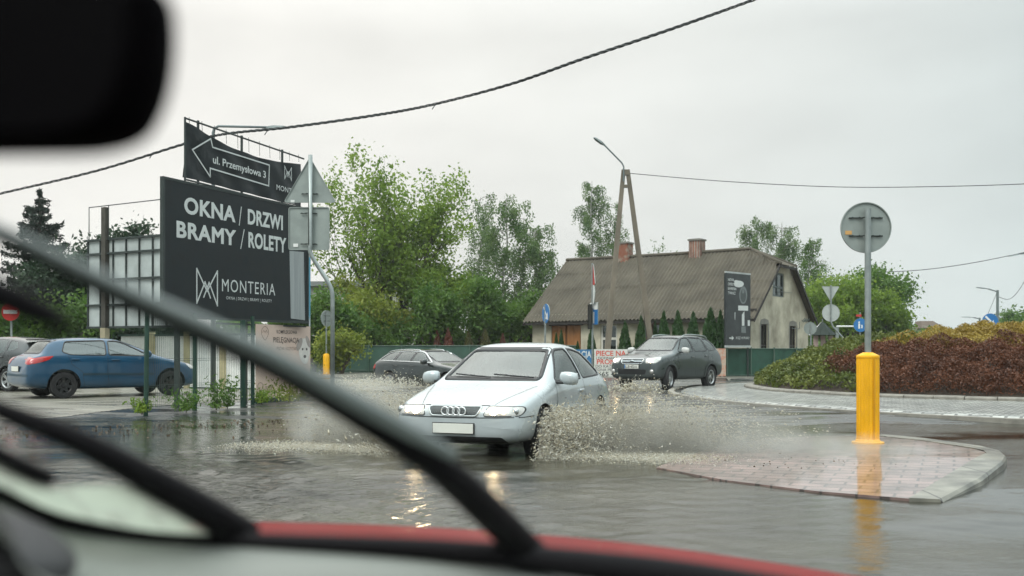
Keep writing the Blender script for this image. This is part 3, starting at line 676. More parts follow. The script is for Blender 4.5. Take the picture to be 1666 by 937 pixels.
    c.panel('lower_intake', [(-.60, .31), (.60, .31), (.66, .24), (-.66, .24)], 'front', M_TRIM, off=.006, r=.03)
    c.plate(.405, 'front', .52, .115)
    handles(c, [(-.30, .78)], pm)
    for s in (1, -1): c.mirror(.62, s * .845, .965, pm, 1.0)
    for x in (1.25, -1.265):
        for s in (1, -1): c.wheel(x, s * .74, .31, .19, 5, .20, steer=R(6) if x > 0 else 0)
    c.seats(-.25, .37, .42, .60, rear=-1.05); c.wheelring(.38, .36, .90)
    obj('dashboard', MB().bevbox((.62, 0, .84), (.42, 1.30, .16), .05), M_DARKIN, rt, smooth=True, world=False)
    wm = MB()
    for y0, y1 in ((.58, .02), (.0, -.52)):
        pts = [c.proj(lerp(y0, y1, k / 6), az(1.01 + .03 * k / 6), 'front') for k in range(7)]; wm.tube([h + n * .02 for h, n in pts], .010, 5)
    obj('wiper', wm, M_TRIM, rt, world=False)
    p = MB().box((.80, -.38, .93), (.10, .12, .006)); obj('parking_slip', p, M_WHITE, rt, world=False)
    return rt
white_hatch()
# ============ dark grey sport utility car on the roundabout
def grey_suv():
    rt = thing('suv_car', 'dark grey sport utility car with roof rails and headlights on leaving the roundabout', 'car', (5.0, 32.0, .05), R(229)); rt.scale = (.94, 1.0, 1.06)
    pm = paint('graphite_paint', (.065, .078, .078), .3, .30, .12); cl = mat('grey_cladding', (.055, .065, .064), .5, var=.15)
    S = [(2.17, .60, .46, .66, .60, .80, .48), (2.14, .76, .38, .78, .72, .88, .60), (2.05, .86, .33, .86, .80, .95, .66), (1.8, .895, .30, .93, .85, 1.02, .70), (1.4, .905, .29, .99, .86, 1.075, .72), (1.08, .905, .29, 1.03, .86, 1.115, .72), (.95, .905, .29, 1.05, .86, 1.145, .715),
         (.60, .905, .29, 1.07, .86, 1.36, .66), (.28, .905, .29, 1.08, .86, 1.57, .60), (.12, .905, .29, 1.085, .86, 1.605, .60), (-.5, .905, .29, 1.10, .86, 1.64, .60), (-1.2, .905, .29, 1.11, .855, 1.62, .595), (-1.75, .90, .31, 1.12, .83, 1.55, .575), (-1.93, .89, .33, 1.11, .82, 1.36, .62), (-2.06, .88, .36, 1.05, .81, 1.12, .68), (-2.13, .85, .40, .92, .78, .98, .68), (-2.17, .76, .44, .66, .70, .74, .6)]
    c = Car(rt, S, pm)
    ws = [(-.68, 1.165), (.68, 1.165), (.565, 1.54), (-.565, 1.54)]
    f1 = [(.72, 1.13), (-.20, 1.145), (-.17, 1.54), (.18, 1.52), (.26, 1.48)]; f2 = [(-.28, 1.145), (-1.12, 1.16), (-1.02, 1.52), (-.25, 1.545)]; f3 = [(-1.22, 1.165), (-1.80, 1.20), (-1.66, 1.42), (-1.40, 1.50), (-1.12, 1.52)]
    rw = [(-.58, 1.15), (.58, 1.15), (.5, 1.48), (-.5, 1.48)]
    c.cabin(.055, .5, .96, -1.95)
    c.cutter_poly(ws, 'front', .1, 1.5, .05)
    for q in (f1, f2, f3): c.cutter_poly(q, 'side', -1.2, 1.2, .06)
    c.cutter_poly(rw, 'rear', -2.5, -1.4, .05)
    c.arch(1.31, .415, .35, .54, 1.3); c.arch(-1.32, .41, .35, .54, 1.3)
    c.finish(low=(cl, .60))
    c.panel('windscreen', ws, 'front', M_CGLASS, off=-.004, r=.05); c.panel('rear_window', rw, 'rear', M_DGLASS, off=-.004, r=.05)
    for s in (1, -1):
        c.panel('side_window', f1, 'side', M_CGLASS, s, -.006, r=.06); c.panel('side_window', f2, 'side', M_CGLASS, s, -.006, r=.06); c.panel('side_window', f3, 'side', M_DGLASS, s, -.006, r=.06)
    mb = MB(); c.ring(mb, ws, 'front', .02, r=.05, w_out=.02)
    for s in (1, -1):
        for q in (f1, f2, f3): c.ring(mb, q, 'side', .022, side=s, r=.06, w_out=.008)
    obj('window_seal', mb, M_TRIM, rt, smooth=True, world=False)
    hatch_lines(c, [[(.86, .45), (.84, .8), (.80, 1.08)], [(-.24, 1.12), (-.26, .7), (-.22, .42)], [(-1.2, 1.14), (-1.1, .85), (-.85, .62), (-.82, .42)]], .012)
    for s in (1, -1):                                              # arch flares and door rubbing strip
        for x in (1.31, -1.32):
            mb = MB(); c.line(mb, [(x + .45 * math.cos(a), .35 + .45 * math.sin(a)) for a in np.linspace(-.1, math.pi + .1, 30)], 'side', .075, s, off=.014); obj('arch_flare', mb, cl, rt, smooth=True, world=False)
        mb = MB(); c.line(mb, [(.84, .615), (-.84, .645)], 'side', .05, s, off=.012); obj('rubbing_strip', mb, cl, rt, smooth=True, world=False)
        rl = MB(); pts = [(x, s * .60, z) for x, z in ((.05, -.02), (-.05, .045), (-.5, .055), (-1.2, .055), (-1.5, .05), (-1.6, -.02))]; pts = [(x, y * .93, c.proj(x, y * .93, 'top')[0].z + z) for x, y, z in pts]; rl.tube(catmull(pts, 4), .022, 8); obj('roof_rail', rl, M_STEEL, rt, smooth=True, world=False)
        hl = [(.46 * s, .93), (.62 * s, .945), (.80 * s, .98), (.845 * s, .88), (.80 * s, .80), (.50 * s, .79)]
        o = c.panel('headlight', hl, 'front', M_LENS, off=.008, r=.04, dens=.04)
        h, n = c.proj(.62 * s, .87, 'front'); obj('bulb', MB().lathe([(.062, 0), (.056, .016), (.001, .028)], h + Vector((.006, 0, 0)), 16, 'X'), M_LIT, o, smooth=True, world=False)
        h, n = c.proj(.70 * s, .56, 'front'); obj('fog_lamp', MB().lathe([(.065, -.02), (.06, .016), (.001, .02)], h, 16, 'X'), M_LENS, rt, smooth=True, world=False)
        c.panel('tail_lamp', [(.62 * s, 1.08), (.82 * s, 1.08), (.84 * s, .80), (.66 * s, .80)], 'rear', M_TAIL, off=.006, r=.03)
    gr = [(-.40, .91), (.40, .91), (.36, .79), (-.36, .79)]
    g = c.panel('grille', gr, 'front', M_TRIM, off=.008, r=.04)
    mb = MB(); c.ring(mb, gr, 'front', .014, r=.04, off=.016, w_out=.004); c.line(mb, [(-.36, .852), (.36, .852)], 'front', .022, off=.018); obj('grille_bar', mb, M_CHROME, g, smooth=True, world=False)
    h, n = c.proj(0, .855, 'front'); mb = MB().lathe([(.001, .03), (.05, .028), (.065, .012)], h, 20, 'X'); mb.v = [Vector((p[0], p[1] * 1.25, .855 + (p[2] - .855) * .6)) for p in mb.v]; em = obj('emblem', mb, M_CHROME, g, smooth=True, world=False)
    v, f = text_flat('KIA', .085, .034, .02); obj('emblem_lettering', MB().add([Vector((h.x + .033, a - .0425, .855 - .017 + b_)) for a, b_ in v], f), M_TRIM, em, world=False)
    c.panel('lower_intake', [(-.52, .62), (.52, .62), (.48, .48), (-.48, .48)], 'front', M_BLACK, off=.008, r=.04)
    c.plate(.70, 'front', .52, .114, 'LLB 4521L')
    handles(c, [(-.08, .97), (-1.0, .99)], pm)
    for s in (1, -1): c.mirror(.62, s * .875, 1.17, mat('pale_mirror', (.5, .5, .48), .3), 1.05)
    for x in (1.31, -1.32):
        for s in (1, -1): c.wheel(x, s * .775, .352, .225, 5, .215, steer=R(14) if x > 0 else 0)
    c.seats(-.15, .38, .62, .60, rear=-1.1); c.wheelring(.45, .38, 1.08)
    obj('dashboard', MB().bevbox((.66, 0, 1.03), (.42, 1.36, .18), .05), M_DARKIN, rt, smooth=True, world=False)
    return rt
grey_suv()
# ============ black estate car behind the hatchback
def black_estate():
    rt = thing('estate_car', 'black estate car with chrome window trim crossing behind the silver hatchback', 'car', (-2.50, 33.1, -.10), R(-44))
    pm = paint('black_paint', (.022, .028, .027), .2, .2, .2)
    S = [(2.42, .60, .32, .50, .58, .64, .46), (2.38, .76, .24, .60, .72, .70, .6), (2.25, .86, .20, .68, .82, .76, .66), (1.9, .90, .19, .78, .86, .84, .7), (1.4, .91, .19, .86, .865, .92, .70), (1.0, .91, .19, .90, .865, .975, .70), (.85, .91, .19, .915, .865, 1.0, .69),
         (.4, .91, .19, .93, .865, 1.21, .62), (.0, .91, .19, .945, .865, 1.385, .555), (-.15, .91, .19, .95, .865, 1.415, .55), (-.7, .91, .19, .965, .86, 1.44, .55), (-1.5, .905, .2, .985, .85, 1.41, .535), (-1.95, .90, .22, .995, .83, 1.34, .52), (-2.2, .885, .24, .99, .80, 1.15, .57), (-2.33, .87, .27, .95, .77, 1.0, .62), (-2.41, .83, .32, .82, .74, .86, .62), (-2.45, .72, .38, .60, .66, .66, .55)]
    c = Car(rt, S, pm)
    ws = [(-.66, 1.02), (.66, 1.02), (.525, 1.36), (-.525, 1.36)]
    f1 = [(.55, .985), (-.34, .995), (-.30, 1.345), (-.05, 1.335), (.06, 1.29)]; f2 = [(-.42, .995), (-1.20, 1.015), (-1.08, 1.345), (-.38, 1.352)]; f3 = [(-1.30, 1.02), (-2.06, 1.05), (-1.72, 1.28), (-1.45, 1.33), (-1.18, 1.343)]
    rw = [(-.58, 1.02), (.58, 1.02), (.48, 1.28), (-.48, 1.28)]
    c.cabin(.05, .35, .86, -2.2)
    c.cutter_poly(ws, 'front', -.1, 1.4, .05)
    for q in (f1, f2, f3): c.cutter_poly(q, 'side', -1.2, 1.2, .05)
    c.cutter_poly(rw, 'rear', -2.7, -1.6, .05)
    c.arch(1.45, .385, .335, .54, 1.3); c.arch(-1.40, .385, .335, .54, 1.3); c.finish()
    c.panel('windscreen', ws, 'front', M_CGLASS, off=-.004, r=.05); c.panel('rear_window', rw, 'rear', M_DGLASS, off=-.004, r=.05)
    for s in (1, -1):
        for q in (f1, f2, f3): c.panel('side_window', q, 'side', M_CGLASS, s, -.006, r=.05)
    mb = MB(); al = [(.72, .975), (-2.14, 1.035), (-1.76, 1.31), (-1.4, 1.355), (-.7, 1.378), (-.08, 1.362), (.10, 1.31)]
    for s in (1, -1): c.ring(mb, al, 'side', .0, side=s, r=.08, off=.008, w_out=.028)
    obj('chrome_trim', mb, M_CHROME, rt, smooth=True, world=False)
    mb = MB(); c.ring(mb, ws, 'front', .02, r=.05, w_out=.02)
    for s in (1, -1):
        for q in (f1, f2, f3): c.ring(mb, q, 'side', .016, side=s, r=.05, w_out=.006)
    obj('window_seal', mb, M_TRIM, rt, smooth=True, world=False)
    hatch_lines(c, [[(.80, .3), (.74, .7), (.70, .95)], [(-.38, .97), (-.40, .6), (-.36, .3)], [(-1.26, .99), (-1.12, .75), (-.98, .6), (-.92, .3)]])
    for s in (1, -1):
        rl = MB(); rl.tube(catmull([(x, s * .52, c.proj(x, s * .52, 'top')[0].z + z) for x, z in ((-.2, -.02), (-.3, .03), (-.9, .035), (-1.5, .035), (-1.8, .03), (-1.9, -.02))], 4), .015, 8); obj('roof_rail', rl, M_CHROME, rt, smooth=True, world=False)
        mb = MB(); c.line(mb, [(.9, .30), (-.9, .30)], 'side', .03, s, off=.008); obj('sill_strip', mb, M_CHROME, rt, smooth=True, world=False)
        c.panel('tail_lamp', [(.45 * s, .93), (.80 * s, .93), (.83 * s, .78), (.46 * s, .76)], 'rear', M_TAIL, off=.006, r=.03); c.panel('tail_lamp_wrap', [(-2.18, .90), (-2.42, .93), (-2.44, .74), (-2.22, .76)], 'side', M_TAIL, s, .006, r=.03)
        c.panel('headlight', [(.45 * s, .72), (.80 * s, .76), (.82 * s, .66), (.45 * s, .62)], 'front', M_LENS, off=.006, r=.03)
    c.panel('grille', [(-.3, .72), (.3, .72), (.26, .40), (-.26, .40)], 'front', M_TRIM, off=.006, r=.05); c.plate(.78, 'rear')
    handles(c, [(-.22, .86), (-1.05, .88)], pm)
    for s in (1, -1): c.mirror(.52, s * .885, 1.02, pm, 1.0)
    for x in (1.45, -1.40):
        for s in (1, -1): c.wheel(x, s * .79, .33, .225, 7, .23)
    c.seats(-.2, .38, .42, .6, rear=-1.15); c.wheelring(.35, .38, .93)
    obj('dashboard', MB().bevbox((.58, 0, .90), (.42, 1.3, .16), .05), M_DARKIN, rt, smooth=True, world=False)
    return rt
black_estate()
# ============ blue hatchback parked at the left, its bustle tail towards us
def blue_hatch():
    x, y = -10.15, 24.9; rt = thing('parked_car', 'blue five-door hatchback with a big red tail lamp parked by the mesh fence', 'car', (x, y, zgf(x, y) + .002), R(42))
    pm = paint('blue_paint', (.002, .058, .125), .1, .35, .2)
    S = [(2.10, .58, .36, .52, .56, .62, .46), (2.06, .74, .28, .62, .70, .70, .58), (1.92, .84, .22, .72, .79, .79, .66), (1.6, .88, .2, .82, .83, .89, .68), (1.2, .888, .2, .90, .84, .975, .70), (1.02, .888, .2, .93, .84, 1.02, .70),
         (.55, .888, .2, .96, .84, 1.25, .63), (.15, .888, .2, .975, .84, 1.405, .56), (-.05, .888, .2, .98, .84, 1.437, .555), (-.6, .888, .2, .99, .84, 1.455, .555), (-1.2, .885, .2, 1.0, .835, 1.43, .55), (-1.52, .88, .21, 1.01, .82, 1.38, .55), (-1.66, .88, .22, 1.01, .82, 1.20, .60), (-1.76, .875, .23, 1.0, .815, 1.04, .66), (-1.98, .865, .26, .95, .80, 1.0, .67), (-2.06, .84, .3, .84, .77, .88, .66), (-2.11, .74, .36, .58, .68, .64, .56)]
    c = Car(rt, S, pm)
    ws = [(-.67, 1.05), (.67, 1.05), (.53, 1.375), (-.53, 1.375)]; rw = [(-.60, 1.07), (.60, 1.07), (.50, 1.36), (-.50, 1.36)]
    f1 = [(.78, 1.0), (-.22, 1.02), (-.18, 1.365), (.08, 1.35), (.22, 1.30)]; f2 = [(-.30, 1.02), (-1.10, 1.035), (-1.30, 1.10), (-1.18, 1.34), (-.26, 1.37)]
    c.cabin(.05, .36, 1.0, -1.62)
    c.cutter_poly(ws, 'front', .0, 1.5, .05); c.cutter_poly(rw, 'rear', -2.4, -1.4, .05)
    for q in (f1, f2): c.cutter_poly(q, 'side', -1.2, 1.2, .06)
    c.arch(1.30, .38, .315, .54, 1.3); c.arch(-1.28, .38, .315, .54, 1.3); c.finish()
    c.panel('windscreen', ws, 'front', M_CGLASS, off=-.004, r=.05); c.panel('rear_window', rw, 'rear', M_CGLASS, off=-.004, r=.05)
    for s in (1, -1):
        for q in (f1, f2): c.panel('side_window', q, 'side', M_DGLASS, s, -.006, r=.06)
    mb = MB(); c.ring(mb, ws, 'front', .02, r=.05, w_out=.02); c.ring(mb, rw, 'rear', .02, r=.05, w_out=.015)
    for s in (1, -1):
        for q in (f1, f2): c.ring(mb, q, 'side', .018, side=s, r=.06, w_out=.006)
    obj('window_seal', mb, M_TRIM, rt, smooth=True, world=False)
    hatch_lines(c, [[(.92, .3), (.86, .7), (.84, .97)], [(-.26, 1.0), (-.28, .6), (-.24, .3)], [(-1.18, 1.02), (-1.1, .8), (-.86, .62), (-.82, .3)]])
    bs_ = mat('blue_grey_strip', (.012, .045, .07), .5)
    for s in (1, -1): mb = MB(); c.line(mb, [(.85, .55), (-.85, .57)], 'side', .055, s, off=.009); obj('rubbing_strip', mb, bs_, rt, smooth=True, world=False)
    mb = MB(); c.line(mb, [(-.8, .55), (.8, .55)], 'rear', .05, off=.009); obj('rubbing_strip', mb, bs_, rt, smooth=True, world=False)
    for s in (1, -1):
        c.panel('tail_lamp', [(.50 * s, .985), (.80 * s, .95), (.84 * s, .86), (.80 * s, .80), (.60 * s, .82)], 'rear', M_TAIL, off=.008, r=.03); c.panel('tail_lamp_wrap', [(-1.50, 1.0), (-1.72, .99), (-2.02, .93), (-2.04, .80), (-1.78, .86), (-1.62, .91)], 'side', M_TAIL, s, .008, r=.02)
        c.panel('headlight', [(.45 * s, .76), (.80 * s, .80), (.82 * s, .66), (.45 * s, .64)], 'front', M_LENS, off=.006, r=.03); c.mirror(.66, s * .87, 1.05, pm, 1.0)
    c.plate(.70, 'rear'); handles(c, [(-.08, .90), (-1.02, .92)], pm)
    mb = MB(); h, n = c.proj(-1.30, 0, 'top'); mb.tube([h, h + Vector((-.14, 0, .20))], .006, 6); obj('aerial', mb, M_TRIM, rt, world=False)
    for x in (1.30, -1.28):
        for s in (1, -1): c.wheel(x, s * .77, .312, .20, 7, .20, rim=M_TRIM)
    c.seats(-.05, .38, .44, .6, rear=-.95); c.wheelring(.5, .38, .95)
    obj('dashboard', MB().bevbox((.72, 0, .92), (.42, 1.3, .16), .05), M_DARKIN, rt, smooth=True, world=False)
    return rt
blue_hatch()
def dark_car():
    x, y = -14.6, 28.6; rt = thing('parked_car', 'dark grey hatchback with bright alloy wheel parked behind the blue car', 'car', (x, y, zgf(x, y) + .002), R(154))
    pm = paint('anthracite_paint', (.022, .024, .024), .2, .3, .12)
    S = [(2.10, .58, .36, .52, .56, .62, .46), (2.06, .74, .28, .62, .70, .70, .58), (1.92, .84, .22, .74, .79, .82, .66), (1.6, .88, .2, .86, .83, .94, .68), (1.25, .888, .2, .94, .84, 1.03, .70), (1.1, .888, .2, .97, .84, 1.07, .70),
         (.6, .888, .2, .99, .84, 1.31, .63), (.2, .888, .2, 1.0, .84, 1.47, .57), (0, .888, .2, 1.0, .84, 1.505, .56), (-.6, .888, .2, 1.02, .84, 1.53, .56), (-1.2, .885, .2, 1.04, .835, 1.50, .555), (-1.65, .88, .21, 1.07, .82, 1.43, .54), (-1.85, .875, .23, 1.07, .81, 1.24, .6), (-1.98, .865, .26, 1.0, .80, 1.06, .66), (-2.06, .84, .3, .86, .77, .92, .66), (-2.1, .74, .36, .6, .68, .68, .56)]
    c = Car(rt, S, pm)
    ws = [(-.67, 1.10), (.67, 1.10), (.54, 1.44), (-.54, 1.44)]; rw = [(-.58, 1.12), (.58, 1.12), (.49, 1.40), (-.49, 1.40)]
    f1 = [(.80, 1.04), (-.2, 1.05), (-.16, 1.43), (.10, 1.42), (.24, 1.37)]; f2 = [(-.28, 1.05), (-1.08, 1.07), (-1.02, 1.42), (-.24, 1.44)]; f3 = [(-1.17, 1.10), (-1.55, 1.18), (-1.40, 1.36), (-1.12, 1.41)]
    c.cabin(.05, .36, 1.05, -1.8)
    c.cutter_poly(ws, 'front', .0, 1.6, .05); c.cutter_poly(rw, 'rear', -2.4, -1.4, .05)
    for q in (f1, f2, f3): c.cutter_poly(q, 'side', -1.2, 1.2, .05)
    c.arch(1.30, .39, .325, .54, 1.3); c.arch(-1.28, .39, .325, .54, 1.3); c.finish()
    c.panel('windscreen', ws, 'front', M_CGLASS, off=-.004, r=.05); c.panel('rear_window', rw, 'rear', M_CGLASS, off=-.004, r=.05)
    for s in (1, -1):
        for q in (f1, f2, f3): c.panel('side_window', q, 'side', M_CGLASS, s, -.006, r=.05)
        c.panel('tail_lamp', [(.55 * s, 1.02), (.80 * s, 1.0), (.82 * s, .82), (.62 * s, .84)], 'rear', M_TAIL, off=.008, r=.03); c.mirror(.7, s * .87, 1.10, pm, 1.0)
        c.panel('headlight', [(.45 * s, .78), (.80 * s, .82), (.82 * s, .68), (.45 * s, .66)], 'front', M_LENS, off=.006, r=.03)
    hatch_lines(c, [[(.92, .3), (.86, .97)], [(-.24, 1.03), (-.24, .3)], [(-1.14, 1.05), (-1.1, .8), (-.86, .62), (-.82, .3)]]); handles(c, [(-.06, .92), (-1.0, .94)], pm)
    obj('roof_spoiler', MB().bevbox((-1.78, 0, 1.43), (.30, 1.10, .035), .015), pm, rt, smooth=True, world=False)
    for x in (1.30, -1.28):
        for s in (1, -1): c.wheel(x, s * .77, .32, .21, 5, .23, twin=True)
    c.seats(-.05, .38, .46, .64, rear=-.95); c.wheelring(.55, .38, 1.0)
    return rt
dark_car()
# ------------------------------------------------------------------ plants
def leaves(C_, size, rng, flat=0.0, hang=0.0, aspect=.6):
    """One small folded leaf blade (two triangles as a kinked quad) at each centre."""
    n = len(C_); s = size * rng.uniform(.6, 1.35, n)[:, None]
    d = rng.normal(size=(n, 3)); d[:, 2] = d[:, 2] * (1 - flat) - hang * 1.6; d /= np.linalg.norm(d, axis=1)[:, None]
    u = np.cross(d, rng.normal(size=(n, 3))); u /= np.linalg.norm(u, axis=1)[:, None]; w = np.cross(d, u)
    a = C_ - d * s * .5; b = C_ + u * s * aspect * .5 + w * s * .08; c = C_ + d * s * .5; e = C_ - u * s * aspect * .5 + w * s * .08
    co = np.stack([a, b, c, e], 1).reshape(-1, 3); q = np.arange(n * 4).reshape(n, 4); return co, q
def blob_pts(c, r, n, rng, hollow=.55):
    v = rng.normal(size=(n, 3)); v /= np.linalg.norm(v, axis=1)[:, None]
    return np.array(c) + v * (rng.uniform(hollow ** 3, 1, n) ** (1 / 3))[:, None] * np.array(r)
def grow(mb, p, d, L, r, depth, tips, spread=.5, up=.12, kids=(2, 3), shrink=.68, wob_=.12, mind=0, segs=5):
    pts = [p.copy()]; rs = [r]; q = p.copy(); dd = d.normalized()
    for i in range(segs):
        dd = (dd + Vector((rnd.gauss(0, wob_), rnd.gauss(0, wob_), rnd.gauss(0, wob_) + up * .3))).normalized(); q = q + dd * L / segs; pts.append(q.copy()); rs.append(max(r * (1 - .5 * (i + 1) / segs), .008))
        if depth <= 1: tips.append((q.copy(), dd.copy(), depth))
    mb.tube(pts, rs, 6 if r > .05 else 4, cap=False)
    if depth == 0: return
    k = rnd.randint(*kids)
    for j in range(k):
        t = rnd.uniform(.45, 1.0) if j else 1.0; i = min(int(t * segs), segs); ax = Vector((rnd.gauss(0, 1), rnd.gauss(0, 1), rnd.gauss(0, .4))).normalized()
        nd = (dd + ax * spread * rnd.uniform(.6, 1.3) + Vector((0, 0, up))).normalized()
        grow(mb, pts[i], nd, L * shrink * rnd.uniform(.8, 1.2), rs[i] * .72, depth - 1, tips, spread, up, kids, shrink, wob_, mind, segs)
def fit_crown(tips, base, h, wx):
    return tips
G1 = leafmat('leaves_fresh_green', (.08, .17, .02), (.32, .43, .065), .54, 1.1)
G2 = leafmat('leaves_mid_green', (.045, .12, .02), (.17, .28, .05), .48, 1.0)
G3 = leafmat('leaves_deep_green', (.012, .036, .016), (.04, .08, .03), .25, .9)
G4 = leafmat('leaves_birch', (.06, .125, .045), (.22, .31, .11), .5, 1.2)
G5 = leafmat('leaves_yellow_green', (.12, .18, .025), (.36, .39, .06), .45, .9)
GSP = leafmat('spruce_needles', (.008, .020, .013), (.028, .05, .03), .1, 2.0)
GTH = leafmat('thuja_green', (.018, .055, .016), (.055, .12, .03), .15, 2.5)
GTB = leafmat('thuja_brown', (.09, .03, .018), (.20, .07, .04), .15, 2.5)
GTO = leafmat('thuja_olive', (.06, .055, .016), (.12, .12, .035), .15, 2.5)
def plant(name, label, cat, base, trunk_mb, co, q, lm, bark=None, group=None):
    t = thing(name, label, cat, base, 0, group)
    if trunk_mb is not None and trunk_mb.v: obj('trunk', trunk_mb, bark or M_BARK, t, smooth=True)
    rawobj('crown', co, q, lm, t); return t
def broadleaf(label, base, h, rx, n, lm, seed, stems=1, lean=.25, cl=.55, leaf=.16, crown_lo=.25, per=None, name='tree', cat='tree', group=None, depth=3, hang=0., open_=1.0, spread=.55, r0=.16):
    rnd.seed(seed); rng = np.random.default_rng(seed); base = Vector(base); mb = MB(); tips = []
    for k in range(stems):
        a = 2 * math.pi * k / stems + rnd.uniform(-.4, .4); d = Vector((math.cos(a) * lean * (stems > 1), math.sin(a) * lean * (stems > 1) * .7, 1))
        grow(mb, base + Vector((math.cos(a), math.sin(a), 0)) * .18 * (stems > 1) - Vector((0, 0, .15)), d, h * .42, r0 * rnd.uniform(.8, 1.15), depth, tips, spread, .16, (2, 4), .66)
    T = np.array([t[0] for t in tips])
    z0, z1 = T[:, 2].min(), T[:, 2].max(); cx, cy_ = T[:, 0].mean(), T[:, 1].mean(); ext = max(np.percentile(np.abs(T[:, 0] - cx), 97), .1)
    sz = (base.z + h - z0) / (z1 - z0 + 1e-6); sx = rx / ext
    def warp(p):
        p = np.array(p, float); f = np.clip((p[..., 2] - base.z) / (h * .4), 0, 1)
        x = base.x + (p[..., 0] - base.x - (cx - base.x) * f) * (1 + (sx - 1) * f); y = base.y + (p[..., 1] - base.y - (cy_ - base.y) * f) * (1 + (sx - 1) * f)
        z = base.z + (p[..., 2] - base.z) * ((base.z + h - .2 - base.z) / (z1 - base.z)); return np.stack([x, y, z], -1)
    mb.v = [tuple(p) for p in warp(np.array(mb.v))]; T = warp(T)
    def dome(p):
        p = np.array(p, float); c = np.array([base.x, base.y, base.z + h * .56]); q = p - c; e_ = np.sqrt((q[:, 0] / rx) ** 2 + (q[:, 1] / rx) ** 2 + (q[:, 2] / (h * .45)) ** 2); k_ = np.where((e_ > 1) & (p[:, 2] > base.z + h * .3), (1 / np.maximum(e_, 1e-3)) ** .85, 1)
        return c + q * k_[:, None]
    mb.v = [tuple(p) for p in dome(mb.v)]; T = dome(T)
    T = T[T[:, 2] > base.z + h * crown_lo] if crown_lo else T
    rng.shuffle(T); T = T[:max(10, int(len(T) * open_))]
    k = max(1, n // len(T)); off = rng.normal(size=(len(T), k, 3)) * cl * rng.uniform(.5, 1.2, (len(T), 1, 1)); off[..., 2] = off[..., 2] * .8 - hang * np.abs(rng.normal(size=(len(T), k))) * 1.6
    C_ = (T[:, None, :] + off).reshape(-1, 3); C_ = C_[C_[:, 2] > base.z + .05]
    co, q = leaves(C_, leaf, rng, 0, hang)
    return plant(name, label, cat, tuple(base), mb, co, q, lm, M_BIRCHBARK if 'birch' in name else None, group)
def birch(label, base, h, rx, n, seed, lm=None, leaf=.15, group=None):
    """Upright stem, ascending limbs, strands of small leaves hanging from them."""
    rnd.seed(seed); rng = np.random.default_rng(seed); base = Vector(base); mb = MB(); C_ = []
    pts = [base + Vector((rnd.gauss(0, .12) * (i > 0), rnd.gauss(0, .1), h * i / 9 - .1)) for i in range(10)]; mb.tube(pts, [.15 * (1 - i / 9.5) + .012 for i in range(10)], 7, cap=False)
    nb = 46
    for k in range(nb):
        t = rnd.uniform(.22, .99); p = base + Vector((0, 0, h * t)); a = rnd.uniform(0, 6.28); L = rx * (math.sin(math.pi * min(1, (1 - t) * .9 + .12)) ** .7) * rnd.uniform(.55, 1.15)
        d = Vector((math.cos(a), math.sin(a), rnd.uniform(.5, 1.1))); br = [p + Vector((d.x * L * s, d.y * L * s, d.z * L * s - .55 * L * s * s * 1.2)) for s in (0, .33, .66, 1)]; mb.tube(br, [.04, .03, .018, .008], 4, cap=False)
        for j in range(rnd.randint(5, 9)):
            s = rnd.uniform(.3, 1.05); q = br[0].lerp(br[3], s) if s <= 1 else br[3]; hl = rnd.uniform(.4, 1.7) * min(1, h / 9); m_ = int(n / nb / 7 * hl / .9) + 2
            u = rng.uniform(0, 1, m_); C_.append(np.stack([q.x + rng.normal(0, .12, m_) + u * rnd.gauss(0, .2), q.y + rng.normal(0, .12, m_), q.z + .25 - u * hl + rng.normal(0, .08, m_)], -1))
    C_ = np.concatenate(C_); co, q = leaves(C_, leaf, rng, 0, .8, .55)
    return plant('birch_tree', label, 'tree', tuple(base), mb, co, q, lm or G4, M_BIRCHBARK, group)
def spruce(label, base, h, rx, n, seed, name='spruce_tree', lm=None):
    rnd.seed(seed); rng = np.random.default_rng(seed); base = Vector(base); mb = MB(); C_ = []
    mb.tube([base - Vector((0, 0, .2)), base + Vector((.05, 0, h * .5)), base + Vector((0, 0, h))], [.22, .13, .015], 8, cap=False)
    t = .06
    while t < .99:
        L0 = rx * (1 - t) ** .85
        for k in range(rnd.randint(5, 8)):
            a = rnd.uniform(0, 6.28); L = L0 * rnd.uniform(.6, 1.15) + .12; p = base + Vector((0, 0, h * t)); sg = [p + Vector((math.cos(a) * L * s, math.sin(a) * L * s, -.30 * L * s + .34 * L * s ** 3)) for s in (0, .35, .7, 1)]
            mb.tube(sg, [.03, .022, .014, .006], 4, cap=False); m_ = int(n * L / (rx * 90)) + 4
            u = rng.uniform(.12, 1, m_); P_ = np.array([list(x) for x in sg]); i = np.minimum((u * 3).astype(int), 2); f = (u * 3 - i)[:, None]
            q = P_[i] * (1 - f) + P_[i + 1] * f; w = .24 * L * (1.1 - u); q = q + np.stack([-math.sin(a) * rng.normal(0, 1, m_) * w, math.cos(a) * rng.normal(0, 1, m_) * w, -np.abs(rng.normal(0, .14, m_))], -1); C_.append(q)
        t += rnd.uniform(.028, .05)
    C_ = np.concatenate(C_); co, q = leaves(C_, .26, rng, .2, .35, .28)
    return plant(name, label, 'tree', tuple(base), mb, co, q, lm or GSP)
def B(px, py_top, Y, z=.15):          # base point under a pixel column and the height up to a pixel row
    p = P(px, 568, Y); zb = zgf(p.x, Y) if z is None else z; return (p.x, Y, zb), P(px, py_top, Y).z - zb
